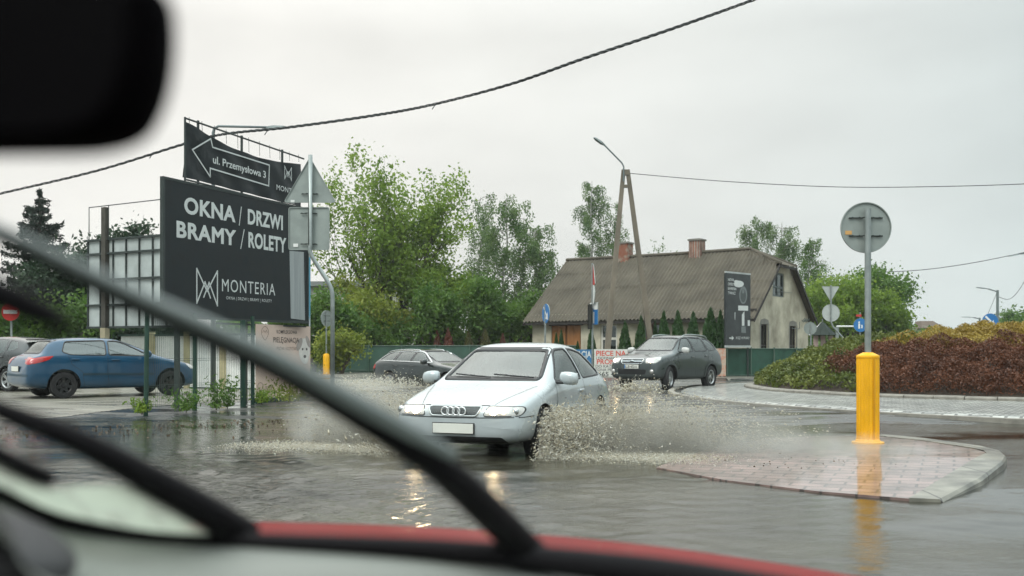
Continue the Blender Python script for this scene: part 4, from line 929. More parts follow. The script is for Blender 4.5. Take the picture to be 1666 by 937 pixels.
# large light-green tree with many steep stems, left of centre
b_, h = B(640, 224, 56); broadleaf('tall light green tree fanning out from many steep stems behind the green fence', b_, h, 4.3, 18000, G1, 21, stems=9, lean=.30, open_=.72, cl=.37, leaf=.21, crown_lo=.33, name='maple_tree', depth=3, spread=.42, r0=.15)
b_, h = B(585, 440, 54); broadleaf('low bushy tree with yellowish leaves at the foot of the tall light green tree', b_, h, 2.6, 11000, G5, 22, stems=3, cl=.4, leaf=.2, crown_lo=.05)
b_, h = B(700, 415, 55.5); broadleaf('mid green bushy tree right of the tall light green tree', b_, h, 2.7, 14000, G1, 23, stems=3, cl=.42, leaf=.2, crown_lo=.04)
b_, h = B(762, 440, 53.5); broadleaf('round mid green tree in front of the drooping birches', b_, h, 2.4, 13000, G2, 24, stems=2, cl=.42, leaf=.2, crown_lo=.02)
b_, h = B(835, 470, 55); broadleaf('dense green shrub tree at the left end of the old house', b_, h, 2.0, 11000, G2, 25, stems=3, cl=.4, leaf=.19, crown_lo=.0)
b_, h = B(640, 500, 53); broadleaf('low green bush under the stems of the tall light green tree', b_, h, 2.4, 9000, G2, 33, stems=3, cl=.4, leaf=.18, crown_lo=.0, name='bush', cat='bush')
b_, h = B(748, 520, 58); broadleaf('low bush closing the gap behind the olive thujas', b_, h, 1.7, 6000, G2, 35, stems=3, cl=.4, leaf=.2, crown_lo=.0, name='bush', cat='bush')
b_, h = B(860, 500, 60); broadleaf('pale green bush behind the eaves of the old house', b_, h, 1.5, 6000, G1, 34, stems=3, cl=.4, leaf=.18, crown_lo=.0, name='bush', cat='bush')
b_, h = B(822, 322, 63); birch('taller drooping birch left of the old house', b_, h, 2.6, 11000, 26)
b_, h = B(868, 375, 61); birch('shorter drooping birch nearest the old house gable', b_, h, 1.7, 9000, 27)
b_, h = B(778, 318, 66); birch('birch showing between the tall light green tree and its neighbour birch', b_, h, 1.6, 5000, 28)
b_, h = B(962, 292, 78); birch('slim birch rising behind the left chimney and the forked concrete post', b_, h, 2.3, 11000, 29)
b_, h = B(1003, 345, 79); birch('lower birch half hidden by the forked concrete post', b_, h, 1.3, 5000, 30)
b_, h = B(1076, 396, 76); broadleaf('small tree top peeping over the ridge between the two chimneys', b_, h, 1.1, 2500, G4, 31, cl=.5, leaf=.22, crown_lo=.4)
b_, h = B(1232, 354, 80); birch('left one of the birches behind the hipped end of the old house', b_, h, 2.2, 9000, 41)
b_, h = B(1272, 360, 81); birch('middle birch behind the hipped end of the old house', b_, h, 2.0, 9000, 42)
b_, h = B(1318, 388, 79); birch('right one of the birches behind the hipped end of the old house', b_, h, 1.7, 7000, 43, lm=G2)
b_, h = B(1360, 450, 66); broadleaf('bright green tree just right of the old house gable', b_, h, 2.6, 15000, G1, 44, stems=3, cl=.5, leaf=.22, crown_lo=.03)
b_, h = B(1412, 428, 69); broadleaf('wide green tree behind the round sign back', b_, h, 2.7, 16000, G2, 45, stems=3, cl=.5, leaf=.23, crown_lo=.03)
b_, h = B(1440, 470, 66); broadleaf('yellow green tree at the right end of the tree group by the mound', b_, h, 1.3, 9000, G1, 46, stems=2, cl=.4, leaf=.2, crown_lo=.03)
b_, h = B(520, 470, 50); broadleaf('dark green tree right behind the dark billboard', b_, h, 2.1, 12000, G2, 47, stems=2, cl=.42, leaf=.2, crown_lo=.02)
b_, h = B(548, 540, 47); broadleaf('yellowish bush beside the small yellow bollard', b_, h, 1.0, 4500, G5, 48, stems=2, cl=.35, leaf=.17, crown_lo=.0, name='bush', cat='bush')
# left: spruce, pine and dark broadleaf trees behind the parked cars
b_, h = B(64, 305, 47); spruce('dark pointed spruce behind the parked cars', b_, h, 3.6, 26000, 50)
b_, h = B(190, 336, 52); broadleaf('scots pine with ragged dark boughs showing through the bare panel frame', b_, h, 1.9, 9000, G3, 51, cl=.45, leaf=.26, crown_lo=.35, name='pine_tree', spread=.8, depth=3)
b_, h = B(120, 400, 45); broadleaf('dark tree between the spruce and the bare panel frame', b_, h, 1.9, 13000, G3, 52, stems=2, cl=.45, leaf=.22, crown_lo=.02)
b_, h = B(88, 480, 42); broadleaf('dark green bush behind the roof of the blue car', b_, h, 2.2, 12000, G2, 53, stems=3, cl=.45, leaf=.2, crown_lo=.0, name='bush', cat='bush')
b_, h = B(-10, 470, 44); broadleaf('dark tree at the left behind the no entry sign', b_, h, 2.4, 12000, G3, 54, stems=2, cl=.45, leaf=.22, crown_lo=.02)
b_, h = B(230, 500, 44); broadleaf('dark bush behind the bare panel frame', b_, h, 2.0, 8000, G3, 55, stems=2, cl=.45, leaf=.22, crown_lo=.0, name='bush', cat='bush')
b_, h = B(1672, 500, 110); broadleaf('small far tree at the right edge above the mound', b_, h, 2.2, 4000, G2, 56, cl=.7, leaf=.35, crown_lo=.3)
# thujas: three kinds, each built once and copied
def thuja(label, h, r, lm, seed, group, n=3200):
    rng = np.random.default_rng(seed); t = thing('thuja', label, 'thuja', (0, 0, 0), 0, group)
    u = rng.uniform(0, 1, n); a = rng.uniform(0, 6.28, n); z = u ** 1.15 * h; pr = r * np.clip((1 - u ** 1.15) ** .75 * (.72 + .28 * np.sin(np.minimum(u * 5, 1.57))), .02, 1)
    rr = pr * np.sqrt(rng.uniform(.45, 1.0, n)) * (1 + .12 * np.sin(a * 3 + u * 9) + .1 * np.sin(a * 7 - u * 23)); C_ = np.stack([np.cos(a) * rr, np.sin(a) * rr, z + .02], -1)
    co, q = leaves(C_, .115, rng, 0, -.8, .5); rawobj('foliage', co, q, lm, t); obj('trunk', MB().tube([(0, 0, -.1), (0, 0, h * .8)], [.04, .01], 6), M_BARK, t); return t
def thuja_row(proto, spots):
    for i, (px, pt, Y, w) in enumerate(spots):
        o = proto if i == 0 else copy_tree(proto); b_, h = B(px, pt, Y, .17); o.location = b_; o.scale = (w, w, h); o.rotation_euler.z = i * 1.7
gt = thuja('green conical thuja in the row before the old house, behind the advertising banners', 1.0, .5, GTH, 60, 'green thujas before the old house')
thuja_row(gt, [(913, 540, 45.2, .55), (905, 545, 45.6, .5), (940, 558, 44.6, .5), (962, 538, 44.5, .75), (1017, 527, 44, .95), (1043, 519, 43.6, .9), (1066, 527, 43.9, .6), (1080, 512, 43.5, 1.0), (1103, 511, 43.3, 1.1), (1128, 513, 43.1, 1.1), (1156, 507, 43, 1.35), (1172, 510, 42.9, .9)])
bt = thuja('rust brown dead thuja standing above the green fence', 1.0, .5, GTB, 61, 'brown thujas behind the green fence')
thuja_row(bt, [(711, 541, 51.6, .8), (729, 538, 51.4, 1.0), (818, 546, 51.5, .8)])
ot = thuja('olive green thuja behind the fence between the brown ones', 1.0, .5, GTO, 62, 'olive thujas behind the green fence')
thuja_row(ot, [(762, 542, 51.3, .95), (789, 539, 51.2, 1.1)])
# far wood that closes the view, reads as one mass
rng = np.random.default_rng(70); n = 26000
fx = rng.uniform(-90, 110, n); fy = rng.uniform(112, 128, n); top = 4.2 + 1.6 * np.sin(fx * .21) + 1.2 * np.sin(fx * .53 + 1) + .8 * np.sin(fx * 1.3); top = np.where(fx > 40, top * .75, top)
C_ = np.stack([fx, fy, .2 + rng.uniform(0, 1, n) ** .7 * top], -1); co, q = leaves(C_, 1.1, rng); tag(rawobj('distant_woods', co, q, G2), kind='stuff')
# planting on the roundabout mound
def on_mound(n, rng, sel, hgt):
    a = rng.uniform(R(120), R(335), n * 3); r_ = (RR - .3) * np.sqrt(rng.uniform(0, 1, n * 3)); d = RR - r_; s = sel(a, d); a, r_ = a[s][:n], r_[s][:n]
    x, y = RC.x + r_ * np.cos(a), RC.y + r_ * np.sin(a); return np.stack([x, y, mound_z(r_)], -1)
def mix(a, d): return .55 * np.sin(a * 7 + d) + .4 * np.sin(a * 17 - d * 2)
MR = leafmat('barberry_leaves', (.065, .024, .013), (.20, .078, .038), .2, 1.6)
MY = leafmat('spiraea_leaves', (.20, .125, .018), (.44, .33, .07), .25, 1.3)
MG = leafmat('ground_cover_green', (.045, .075, .015), (.20, .22, .045), .25, 1.2)
def shrub_mass(name, n, seed, sel, lm, h0, leaf, hang=0.):
    rng = np.random.default_rng(seed); p = on_mound(n, rng, sel, h0); hh = h0 * (.74 + .32 * np.sin(p[:, 0] * 3.6 + 1 + np.sin(p[:, 1] * 2.2)) * np.sin(p[:, 1] * 3.3 + np.sin(p[:, 0] * 1.7))) + h0 * .25 * np.sin(p[:, 0] * 7.3) * np.sin(p[:, 1] * 6.1)
    p[:, 2] += np.maximum(hh, .06) * rng.uniform(.05, 1.0, len(p)) ** .6; co, q = leaves(p, leaf, rng, 0, hang, .55); o = rawobj(name, co, q, lm); tag(o, kind='stuff'); return o
GA, GB_ = R(206), R(219)
shrub_mass('green_ground_cover', 26000, 71, lambda a, d: ((a + .12 * mix(a, d) < GA) & (d < 4)) | ((a + .12 * mix(a, d) < GB_) & (d < 1.0 + .3 * mix(a, d))), MG, .34, .10, -.5)
shrub_mass('red_barberry_shrubbery', 120000, 72, lambda a, d: (a + .12 * mix(a, d) > GA - .05) & (d < 2.9 + .3 * mix(a, d)) & ~((a + .12 * mix(a, d) < GB_) & (d < .9)) & (d > .3), MR, .46, .058, -.3)
shrub_mass('yellow_spiraea_shrubbery', 70000, 73, lambda a, d: (d > 2.5 + .3 * mix(a, d)) & (a + .1 * mix(a, d) > R(201)), MY, .36, .07, -.3)
# weeds along the mesh fence
def weed(label, px, py, h, w, lm, seed, n=700):
    rng = np.random.default_rng(seed); g = Gd(px, py, .14); u = rng.uniform(0, 1, n); C_ = np.stack([rng.normal(0, w * .35, n) * (.4 + u), rng.normal(0, w * .3, n), u * h * rng.uniform(.4, 1, n)], -1) + np.array([g.x, g.y, .15])
    co, q = leaves(C_, .085, rng, 0, -.6, .35); t = thing('weed', label, 'weed', (g.x, g.y, .14)); rawobj('leaves', co, q, lm, t); mb = MB(); mb.tube([(g.x, g.y, .1), (g.x + .02, g.y, .14 + h * .45), (g.x, g.y, .14 + h * .8)], [.012, .008, .004], 5); obj('stem', mb, M_BARK, t); return t
weed('bushy weed at the foot of the mesh fence right of the leaning fence post', 303, 668, .45, .5, G2, 80, 450); weed('tall thin weed in front of the mesh fence, left of the last post', 352, 664, .7, .25, G2, 81, 260); weed('leafy weed standing close beside the tall thin weed', 370, 662, .7, .35, G2, 82, 380)
weed('grass tuft at the base of the nearest fence post', 231, 671, .3, .3, G1, 83, 350); weed('tall grass tuft below the pink dog poster', 470, 652, .6, .9, G5, 84, 700); weed('short tuft at the left corner of the pink dog poster', 425, 655, .35, .5, G1, 85, 400)
# ------------------------------------------------------------------ boards with lettering
class Plane:
    """A vertical plane through two points; pixels of the photo are read back to metres on it."""
    def __init__(s, A, Bq):
        s.O = Vector(A); d = Vector(Bq) - s.O; d.z = 0; s.L = d.length; s.U = d.normalized(); s.V = Vector((0, 0, 1)); s.N = Vector((s.U.y, -s.U.x, 0))
        if s.N.y > 0: s.N = -s.N
    def pt(s, px, py):
        d = Vector(((px - CX) / F, 1, -(py - HY) / F)); e = Vector((0, 0, H)); t = (s.O - e).dot(s.N) / d.dot(s.N); return e + d * t
    def ab(s, px, py): p = s.pt(px, py) - s.O; return Vector((p.dot(s.U), p.z))
    def at(s, a, b, n=0.): return s.O + s.U * a + s.V * b + s.N * n
    def slab(s, mb, pxs, th=.02, n=0., m=0): mb.prism([s.at(*s.ab(*p), n) for p in pxs], s.N * -th, m); return mb
    def rect(s, mb, a0, b0, a1, b1, th=.02, n=0., m=0): mb.prism([s.at(a0, b0, n), s.at(a1, b0, n), s.at(a1, b1, n), s.at(a0, b1, n)], s.N * -th, m); return mb
    def text(s, mb, t, p0, p1, cap, bold=.0, n=.004, spacing=1., m=0, shear=0):
        A, Bq = s.ab(*p0), s.ab(*p1); C_ = s.ab(p0[0], p0[1] - cap); h = C_.y - A.y; w = Bq.x - A.x; sl = (Bq.y - A.y) / w
        if bold < 0 or bold > .005:
            v, f = text_heavy(t, w, h, max(bold, 0), spacing) if bold > 0 else ([(a, b, 0) for a, b in text_flat(t, w, h, bold, spacing)[0]], text_flat(t, w, h, bold, spacing)[1]); mb.add([s.at(A.x + a, A.y + b, n + c) for a, b, c in v], f, m); return mb
        v, f = text_flat(t, w, h, bold, spacing, shear); mb.add([s.at(A.x + a, A.y + b + a * sl * 0, n) for a, b in v], f, m); return mb
    def stroke(s, mb, pxs, w, n=.002, th=.003, m=0): return mb.strip([s.ab(*p) for p in pxs], w, s.U, s.V, s.O + s.N * n, s.N * th, m)
    def ell(s, mb, px, py, rx, ry, n=.003, k=20, m=0, rot=0.):
        c = [(px + rx * math.cos(a) * math.cos(rot) - ry * math.sin(a) * math.sin(rot), py + rx * math.cos(a) * math.sin(rot) + ry * math.sin(a) * math.cos(rot)) for a in np.linspace(0, 2 * math.pi, k, endpoint=False)]
        mb.add([s.at(*s.ab(*p), n) for p in c], [tuple(range(k))], m); return mb
M_BOARD = mat('dark_banner_print', (.011, .015, .017), .5, var=.5, vs=3.5, rv=.14, spec=.3, bump=.15, bs=3)
M_LETTER = mat('white_print', (.62, .64, .62), .5, var=.05)
M_FRAME = mat('dark_steel', (.035, .045, .042), .5, .3)
M_GREENPOST = mat('green_fence_paint', (.012, .045, .03), .45, var=.25)
def logo(pl, mb, x0, y0, x1, y1, sk, w):
    f = lambda u, v: (lerp(x0, x1, u), lerp(y0, y1, v) + sk * u)
    pl.stroke(mb, [f(0, 1), f(0, 0), f(.5, .62), f(1, 0), f(1, 1)], w); pl.stroke(mb, [f(0, 1), f(.40, .36), f(.66, .80)], w); pl.stroke(mb, [f(1, 1), f(.60, .36), f(.34, .80)], w)
# --- big board
pl = Plane(P(268, 291, 20), P(500, 342, 24.5)); zT = pl.ab(268, 291).y; zB = pl.ab(268, 513).y; Lb = pl.L
bb = thing('billboard', 'large dark billboard listing windows, doors, gates and shutters in white capitals', 'billboard', (pl.O.x, pl.O.y, .15))
mb = MB(); pl.rect(mb, 0, zB, Lb, zT, .05); obj('panel', mb, M_BOARD, bb)
mb = MB()
pl.text(mb, 'OKNA', (299.5, 347), (383, 360.5), 29, .034, spacing=1.06); pl.text(mb, 'DRZWI', (403, 364.5), (460, 378), 26.5, .034, spacing=1.06)
pl.text(mb, 'BRAMY', (287, 386), (384, 397), 29, .034, spacing=1.08); pl.text(mb, 'ROLETY', (404, 402.5), (465.5, 412.8), 27, .034, spacing=1.06)
pl.stroke(mb, [(392.5, 337), (389, 366)], .022); pl.stroke(mb, [(397, 374), (391.5, 404)], .022)
logo(pl, mb, 320, 437, 353.5, 493, 4, .032)
pl.text(mb, 'MONTERIA', (361, 473.7), (447.5, 479.7), 21.5, 0, spacing=1.15); pl.text(mb, 'OKNA | DRZWI | BRAMY | ROLETY', (368, 486.8), (442, 491.6), 5.2, .0, spacing=1.1)
obj('lettering', mb, M_LETTER, bb)
mb = MB(); pl.slab(mb, [(471, 408), (494, 410), (496, 521), (473, 518)], .004, .004); obj('printed_column', mb, mat('grey_print', (.30, .32, .32), .4, var=.3, vs=2, stretch=(4, 4, .2)), bb)
mb = MB()
for a0, a1, b0, b1 in ((-.03, Lb + .03, zT, zT + .05), (-.03, Lb + .03, zB - .05, zB), (-.05, 0, zB - .05, zT + .05), (Lb, Lb + .05, zB - .05, zT + .05)): pl.rect(mb, a0, b0, a1, b1, .09, .012)
obj('frame', mb, M_FRAME, bb)
for a in (pl.ab(298, 500).x, pl.ab(408, 500).x):
    q = pl.at(a, 0, -.16); mb = MB().box((q.x, q.y, (zT - .1 + pl.O.z) / 2 + .0), (.09, .09, zT + pl.O.z - .1)); obj('post', mb, M_FRAME, bb)
mb = MB(); pl.rect(mb, Lb * .35, zB - .14, Lb + .1, zB - .10, .05, -.1); obj('lower_rail', mb, M_FRAME, bb)
fl = MB(); q0, q1 = pl.at(Lb + .06, zB - .12, .0), pl.at(Lb + .09, zT - .65, -.02); U2 = (pl.U + pl.N * -.4).normalized()
fl.prism([q0, q0 + U2 * .15, Vector((q1.x, q1.y, q1.z)) + U2 * .19, q1], pl.N * .006); obj('edge_flap', fl, mat('blue_white_flap', (.55, .58, .58), .5, col2=(.05, .30, .45), vs=.7, thr=(.5, .53)), bb)
# --- slack banner above it
pb = Plane(P(302, 197, 20.85), P(492, 266, 25.2)); ub = thing('banner', 'slack dark banner with a white outlined arrow pointing left above the billboard', 'banner', (pb.O.x, pb.O.y, .15))
zt, zb = 0.0, pb.ab(302, 288).y; n1, n2 = 40, 12; vv = []; Lw = pb.L
for i in range(n1 + 1):
    for j in range(n2 + 1):
        u, v = i / n1, j / n2; a = u * Lw; sag = .22 * math.sin(math.pi * u) * (1 - v) ** 2 + .10 * max(0, u - .1) * (1 - v)
        b = zt + (zb - zt) * v - sag; fold = .025 * math.sin(u * 16 + v * 5) * (1 - u) + .018 * math.sin(u * 30 - v * 7); vv.append(pb.at(a, b, -.03 + fold))
ff = [(i * (n2 + 1) + j, (i + 1) * (n2 + 1) + j, (i + 1) * (n2 + 1) + j + 1, i * (n2 + 1) + j + 1) for i in range(n1) for j in range(n2)]
mb = MB().add(vv, ff); mb.add([p - pb.N * .012 for p in vv], [q[::-1] for q in ff]); obj('cloth', mb, M_BOARD, ub, smooth=True)
mb = MB(); pb.stroke(mb, [(311, 243.6), (341, 225.7), (344, 239.6), (436.4, 268.7), (435.4, 302.5), (340, 273.7), (340, 287.6), (311, 243.6)], .030, .03)
pb.text(mb, 'ul. Przemysłowa 3', (344.4, 265.4), (430.5, 290.3), 13, .015, n=.034); logo(pb, mb, 463, 270, 474, 291, 3, .018); pb.text(mb, 'MONTERIA', (448, 308.5), (489, 320), 9, 0, n=.034); obj('lettering', mb, M_LETTER, ub)
mb = MB(); mb.tube([pb.at(-.02, zt + .06, 0), pb.at(Lw + .1, zt + .06, -.02)], .022, 6); mb.tube([pb.at(-.02, zb - .05, 0), pb.at(Lw + .1, zb - .05, -.02)], .022, 6); mb.tube([pb.at(-.02, zt + .08, 0), pb.at(-.02, zb - .08, 0)], .025, 6)
obj('frame', mb, M_FRAME, ub)
for a in (.6, 2.2, 3.9):
    q = pb.at(a, 0, -.14); obj('post', MB().tube([(q.x, q.y, pb.O.z + zb - 1.2), (q.x, q.y, pb.O.z + .15)], .03, 8), M_FRAME, ub)
mb = MB()
for a in np.linspace(.1, Lw - .2, 11): q = pb.at(a, zt + .06, 0); mb.tube([q + pb.V * .05 + pb.N * .01, q - pb.V * (.10 + .2 * math.sin(math.pi * a / Lw)) + pb.N * .02], .006, 4)
obj('tie_cord', mb, M_WIRE, ub)
# --- back of another board at the left: bare frame with pale sheets
pf = Plane(P(142, 392, 30), P(268, 381, 28.4)); bf = thing('billboard', 'back of a billboard, steel grid over pale sheets with a bare wire frame on top', 'billboard', (pf.O.x, pf.O.y, .15))
zt, zb, Lf = 0., pf.ab(142, 533).y, pf.L + .6
M_SHEET = mat('pale_sheet', (.42, .46, .45), .5, var=.22, vs=1.4, rv=.1)
na = 7
for k in range(na):
    mb = MB(); pf.rect(mb, Lf * k / na + .012, zb, Lf * (k + 1) / na - .012, zt, .02, -.05); obj('sheet', mb, M_SHEET, bf)
mb = MB()
for b in (0., -.42, -1.2, -1.95, zb): pf.rect(mb, -.03, b - .03, Lf, b + .03, .06, .03)
obj('rail', mb, M_FRAME, bf)
for k in range(na + 1):
    mb = MB(); pf.rect(mb, Lf * k / na - .02, zb, Lf * k / na + .02, zt, .04, .0); obj('slat', mb, M_FRAME, bf)
mb = MB(); pf.rect(mb, .74, -pf.O.z + .1, .92, zt + .95, .14, .10); obj('post', mb, mat('tarred_post', (.05, .045, .035), .7, var=.4), bf)
mb = MB(); pf.rect(mb, .72, -pf.O.z + .1, .94, zb - .02, .16, .12); obj('post_foot', mb, mat('yellowed_concrete', (.34, .30, .20), .8), bf)
mb = MB(); mb.tube([pf.at(.08, 0), pf.at(.08, 1.0), pf.at(Lf, 1.03)], .016, 5); mb.tube([pf.at(.95, 0), pf.at(.95, 1.02)], .012, 5); obj('wire_frame', mb, M_FRAME, bf)
# --- pink poster hung on the fence
pp = Plane(P(417, 527, 22.5), P(505, 531, 25.2)); po = thing('poster', 'pale pink pet grooming poster with a white dog hung below the billboard', 'poster', (pp.O.x, pp.O.y, .15))
zb = pp.ab(417, 649).y; M_PINK = mat('pink_poster_print', (.64, .48, .40), .5, var=.10, vs=1.2)
mb = MB(); pp.rect(mb, 0, zb, pp.L, 0, .02); obj('sheet', mb, M_PINK, po)
mb = MB(); pp.text(mb, 'KOMPLEKSOWA', (450, 542.5), (483, 543), 6.3, .005); pp.text(mb, 'PIELĘGNACJA', (444.5, 557), (486.5, 558.4), 9, .01); obj('lettering', mb, mat('brown_print', (.06, .045, .04), .5), po)
mb = MB(); pp.text(mb, 'PSÓW I KOTÓW', (450, 570), (482, 571), 6, .0); pp.text(mb, 'tel.', (431, 632), (446, 632), 6, 0.); obj('lettering', mb, mat('tan_print', (.24, .16, .13), .5), po)
mb = MB()
for cx_, cy_, rx_, ry_, rr in ((431, 542, 6, 11, .007), (423.5, 629, 4.5, 6.5, .007)):
    ps = [(cx_ + rx_ * math.cos(a) * (1 if math.sin(a) < 0 else 1 - .5 * math.sin(a)), cy_ + ry_ * math.sin(a)) for a in np.linspace(0, 2 * math.pi, 25)]; pp.stroke(mb, ps, .012)
pp.stroke(mb, [(427, 541), (429, 537), (431, 541), (433, 537), (435, 541)], .01); obj('paw_logo', mb, bpy.data.materials['tan_print'], po)
mb = MB(); pp.ell(mb, 495, 570, 9, 20, m=0); pp.ell(mb, 496, 583, 6, 9, n=.005, m=0); pp.ell(mb, 487, 560, 4, 11, n=.004, rot=.3, m=1); pp.ell(mb, 501, 556, 3, 10, n=.004, rot=-.3, m=1)
pp.ell(mb, 492, 568, 1.3, 2, n=.007, m=2); pp.ell(mb, 498.5, 568, 1.3, 2, n=.007, m=2); pp.ell(mb, 495.5, 580, 2.2, 2.6, n=.008, m=2); obj('dog_print', mb, [mat('dog_white', (.66, .62, .57), .6, var=.15, vs=6), mat('dog_grey', (.36, .31, .28), .6, var=.2, vs=6), bpy.data.materials['brown_print']], po)
mb = MB(); pp.rect(mb, -.02, zb - .14, pp.L + .03, zb - .01, .05, .02); obj('bottom_rail', mb, M_GREENPOST, po)
# --- mesh fence in front of the boards
f0, f1 = Gd(237, 671, .14), Gd(411, 655, .15); fd = (f1 - f0); fL = Vector((fd.x, fd.y, 0)).length; fU = Vector((fd.x, fd.y, 0)) / fL
fe = thing('mesh_fence', 'green wire mesh fence panel between dark green posts in front of the billboards', 'fence', (f0.x, f0.y, .15))
mb = MB(); 
for k in range(int(fL / .06)):
    p = f0 + fU * (k * .06 + .03); mb.tube([(p.x, p.y, .22), (p.x, p.y, 1.95)], .0032, 3, cap=False)
for z in (.24, .6, .64, 1.1, 1.14, 1.6, 1.64, 1.93): mb.tube([(f0.x, f0.y, z), (f1.x, f1.y, z)], .0045, 4, cap=False)
obj('mesh_panel', mb, mat('fence_wire', (.05, .085, .07), .5, .2), fe)
for k, dx in ((0, .03), (.42, 0), (1, 0)):
    p = f0 + fU * fL * k; obj('post', MB().tube([(p.x, p.y, .05), (p.x + dx, p.y, 2.05)], .045, 8), M_GREENPOST, fe)
p = f1 + fU * -.35; obj('gate_post', MB().box((p.x, p.y, 1.0), (.10, .10, 1.9)), M_GREENPOST, fe)
# --- white panel fence of the yard behind
pw = Plane(P(195, 600, 30.8), P(425, 600, 28.6)); wf = thing('panel_fence', 'white ribbed sheet fence closing the yard behind the mesh fence', 'fence', (pw.O.x, pw.O.y, .15))
for k in range(4):
    mb = MB(); a0, a1 = pw.L * k / 4 + .05, pw.L * (k + 1) / 4 - .05; nn_ = 26
    vv = []
    for i in range(nn_ + 1):
        a = lerp(a0, a1, i / nn_); o_ = .02 * (1 if i % 2 else 0)
        vv += [pw.at(a, .2 - pw.O.z, o_), pw.at(a, 1.72 - pw.O.z, o_)]
    mb.add(vv, [(i * 2, i * 2 + 2, i * 2 + 3, i * 2 + 1) for i in range(nn_)]); obj('panel', mb, mat('white_sheet_metal', (.86, .87, .84), .5, var=.15, vs=1), wf)
for k in (1, 2, 3):
    mb = MB(); pw.rect(mb, pw.L * k / 4 - .09, -pw.O.z, pw.L * k / 4 + .09, 1.85 - pw.O.z, .1, .09); obj('post', mb, mat('cream_post', (.50, .44, .26), .6), wf)
mb = MB(); pw.rect(mb, 0, .08 - pw.O.z, pw.L, .2 - pw.O.z, .05, .05); pw.rect(mb, 0, 1.72 - pw.O.z, pw.L, 1.78 - pw.O.z, .05, .05); obj('rail', mb, M_GREENPOST, wf)
# ------------------------------------------------------------------ traffic signs
def rot3(face):                       # frame of a vertical plate whose face normal has this yaw (degrees; 0 = facing the camera, -Y)
    n = Vector((math.sin(R(face)), -math.cos(R(face)), 0)); u = Vector((-n.y, n.x, 0)); return u, Vector((0, 0, 1)), n
def plate_poly(pts, c, face, th=.006, lip=.018, mf=0, mbk=1):
    u, v, n = rot3(face); mb = MB(); q = [c + u * p[0] + v * p[1] for p in pts]; N_ = len(q); ce = sum(q, Vector()) / N_
    mb.prism(q, n * -th, 1); mb.add([p + n * .0015 for p in q], [tuple(range(N_))], 0)
    inn_ = [ce + (p - ce) * .965 for p in q]                                 # folded rim on the back
    a, b_ = [p - n * th for p in q], [p - n * (th + lip) for p in q]; c2, d2 = [p - n * th for p in inn_], [p - n * (th + lip) for p in inn_]
    mb.add(a + b_ + d2 + c2, [(k * N_ + i, k * N_ + (i + 1) % N_, (k + 1) * N_ + (i + 1) % N_, (k + 1) * N_ + i) for k in range(3) for i in range(N_)], 1); return mb
def circ(r, n=36): return [Vector((r * math.cos(a), r * math.sin(a))) for a in np.linspace(0, 2 * math.pi, n, endpoint=False)]
def tri(s, up=1): return roundpoly([(-s / 2, -s * .289 * up), (s / 2, -s * .289 * up), (0, s * .577 * up)] if up > 0 else [(s / 2, s * .289), (-s / 2, s * .289), (0, -s * .577)], s * .07, 4)
def rect(w, h, r=.03): return roundpoly([(-w / 2, -h / 2), (w / 2, -h / 2), (w / 2, h / 2), (-w / 2, h / 2)], r, 3)
def clamps(c, face, w, dz, parent, back=.03):
    u, v, n = rot3(face)
    for z in dz:
        mb = MB(); p = c + v * z - n * back; mb.tube([p - u * w / 2, p - u * .04, p - u * .04 - n * .06, p + u * .04 - n * .06, p + u * .04, p + u * w / 2], .009, 6)
        for k in (-.8, -.4, .4, .8): mb.tube([p + u * w / 2 * k - n * .004, p + u * w / 2 * k - n * .022], .013, 6)
        obj('clamp', mb, M_FRAME, parent)
# round sign back on the fluted yellow bollard
g = Gd(1412, 720, .118); bo = thing('bollard', 'bright yellow fluted bollard standing on the brick traffic island', 'bollard', tuple(g))
mb = MB(); nf = 40; rb = .142
def ringz(r, z, fl): return [(g.x + (r - (fl if k % 2 else 0)) * math.cos(2 * math.pi * k / nf), g.y + (r - (fl if k % 2 else 0)) * math.sin(2 * math.pi * k / nf), z) for k in range(nf)]
rs_ = [(.20, g.z - .02, 0), (.20, g.z + .012, 0), (.155, g.z + .02, 0), (.150, g.z + .035, .0), (rb, g.z + .05, .008), (rb, g.z + 1.09, .008), (rb + .004, g.z + 1.10, 0), (rb, g.z + 1.125, 0), (.06, g.z + 1.165, 0), (.045, g.z + 1.165, 0)]
vv = []; [vv.extend(ringz(*q)) for q in rs_]
mb.add(vv, [(i * nf + k, i * nf + (k + 1) % nf, (i + 1) * nf + (k + 1) % nf, (i + 1) * nf + k) for i in range(len(rs_) - 1) for k in range(nf)]); obj('shell', mb, M_YELLOW, bo, smooth=False)
obj('seam', MB().box((g.x + .03, g.y - rb + .006, g.z + .57), (.012, .012, 1.02)), mat('dark_yellow', (.55, .26, .004), .5), bo)
sc_ = P(1413, 371, 13.0); sg = thing('road_sign', 'round grey sign back on a pole rising from the yellow bollard', 'road sign', (g.x, g.y, g.z + 1.165))
obj('pole', MB().tube([(g.x, g.y, g.z + 1.0), (g.x, g.y, P(0, 343, 13.06).z)], .041, 14), M_STEEL, sg, smooth=True, auto=50)
pl_ = plate_poly(circ(.33, 48), Vector((g.x + .005, g.y + .10, sc_.z)), 180, lip=.022); obj('disc', pl_, [M_WHITE, M_SIGNBACK], sg)
clamps(Vector((g.x, g.y + .10, sc_.z)), 180, .44, (.125, -.11), sg, back=.022)
obj('sticker', MB().box((g.x - .22, g.y + .088, sc_.z - .065), (.085, .004, .05)), mat('orange_sticker', (.6, .34, .12), .5), sg)
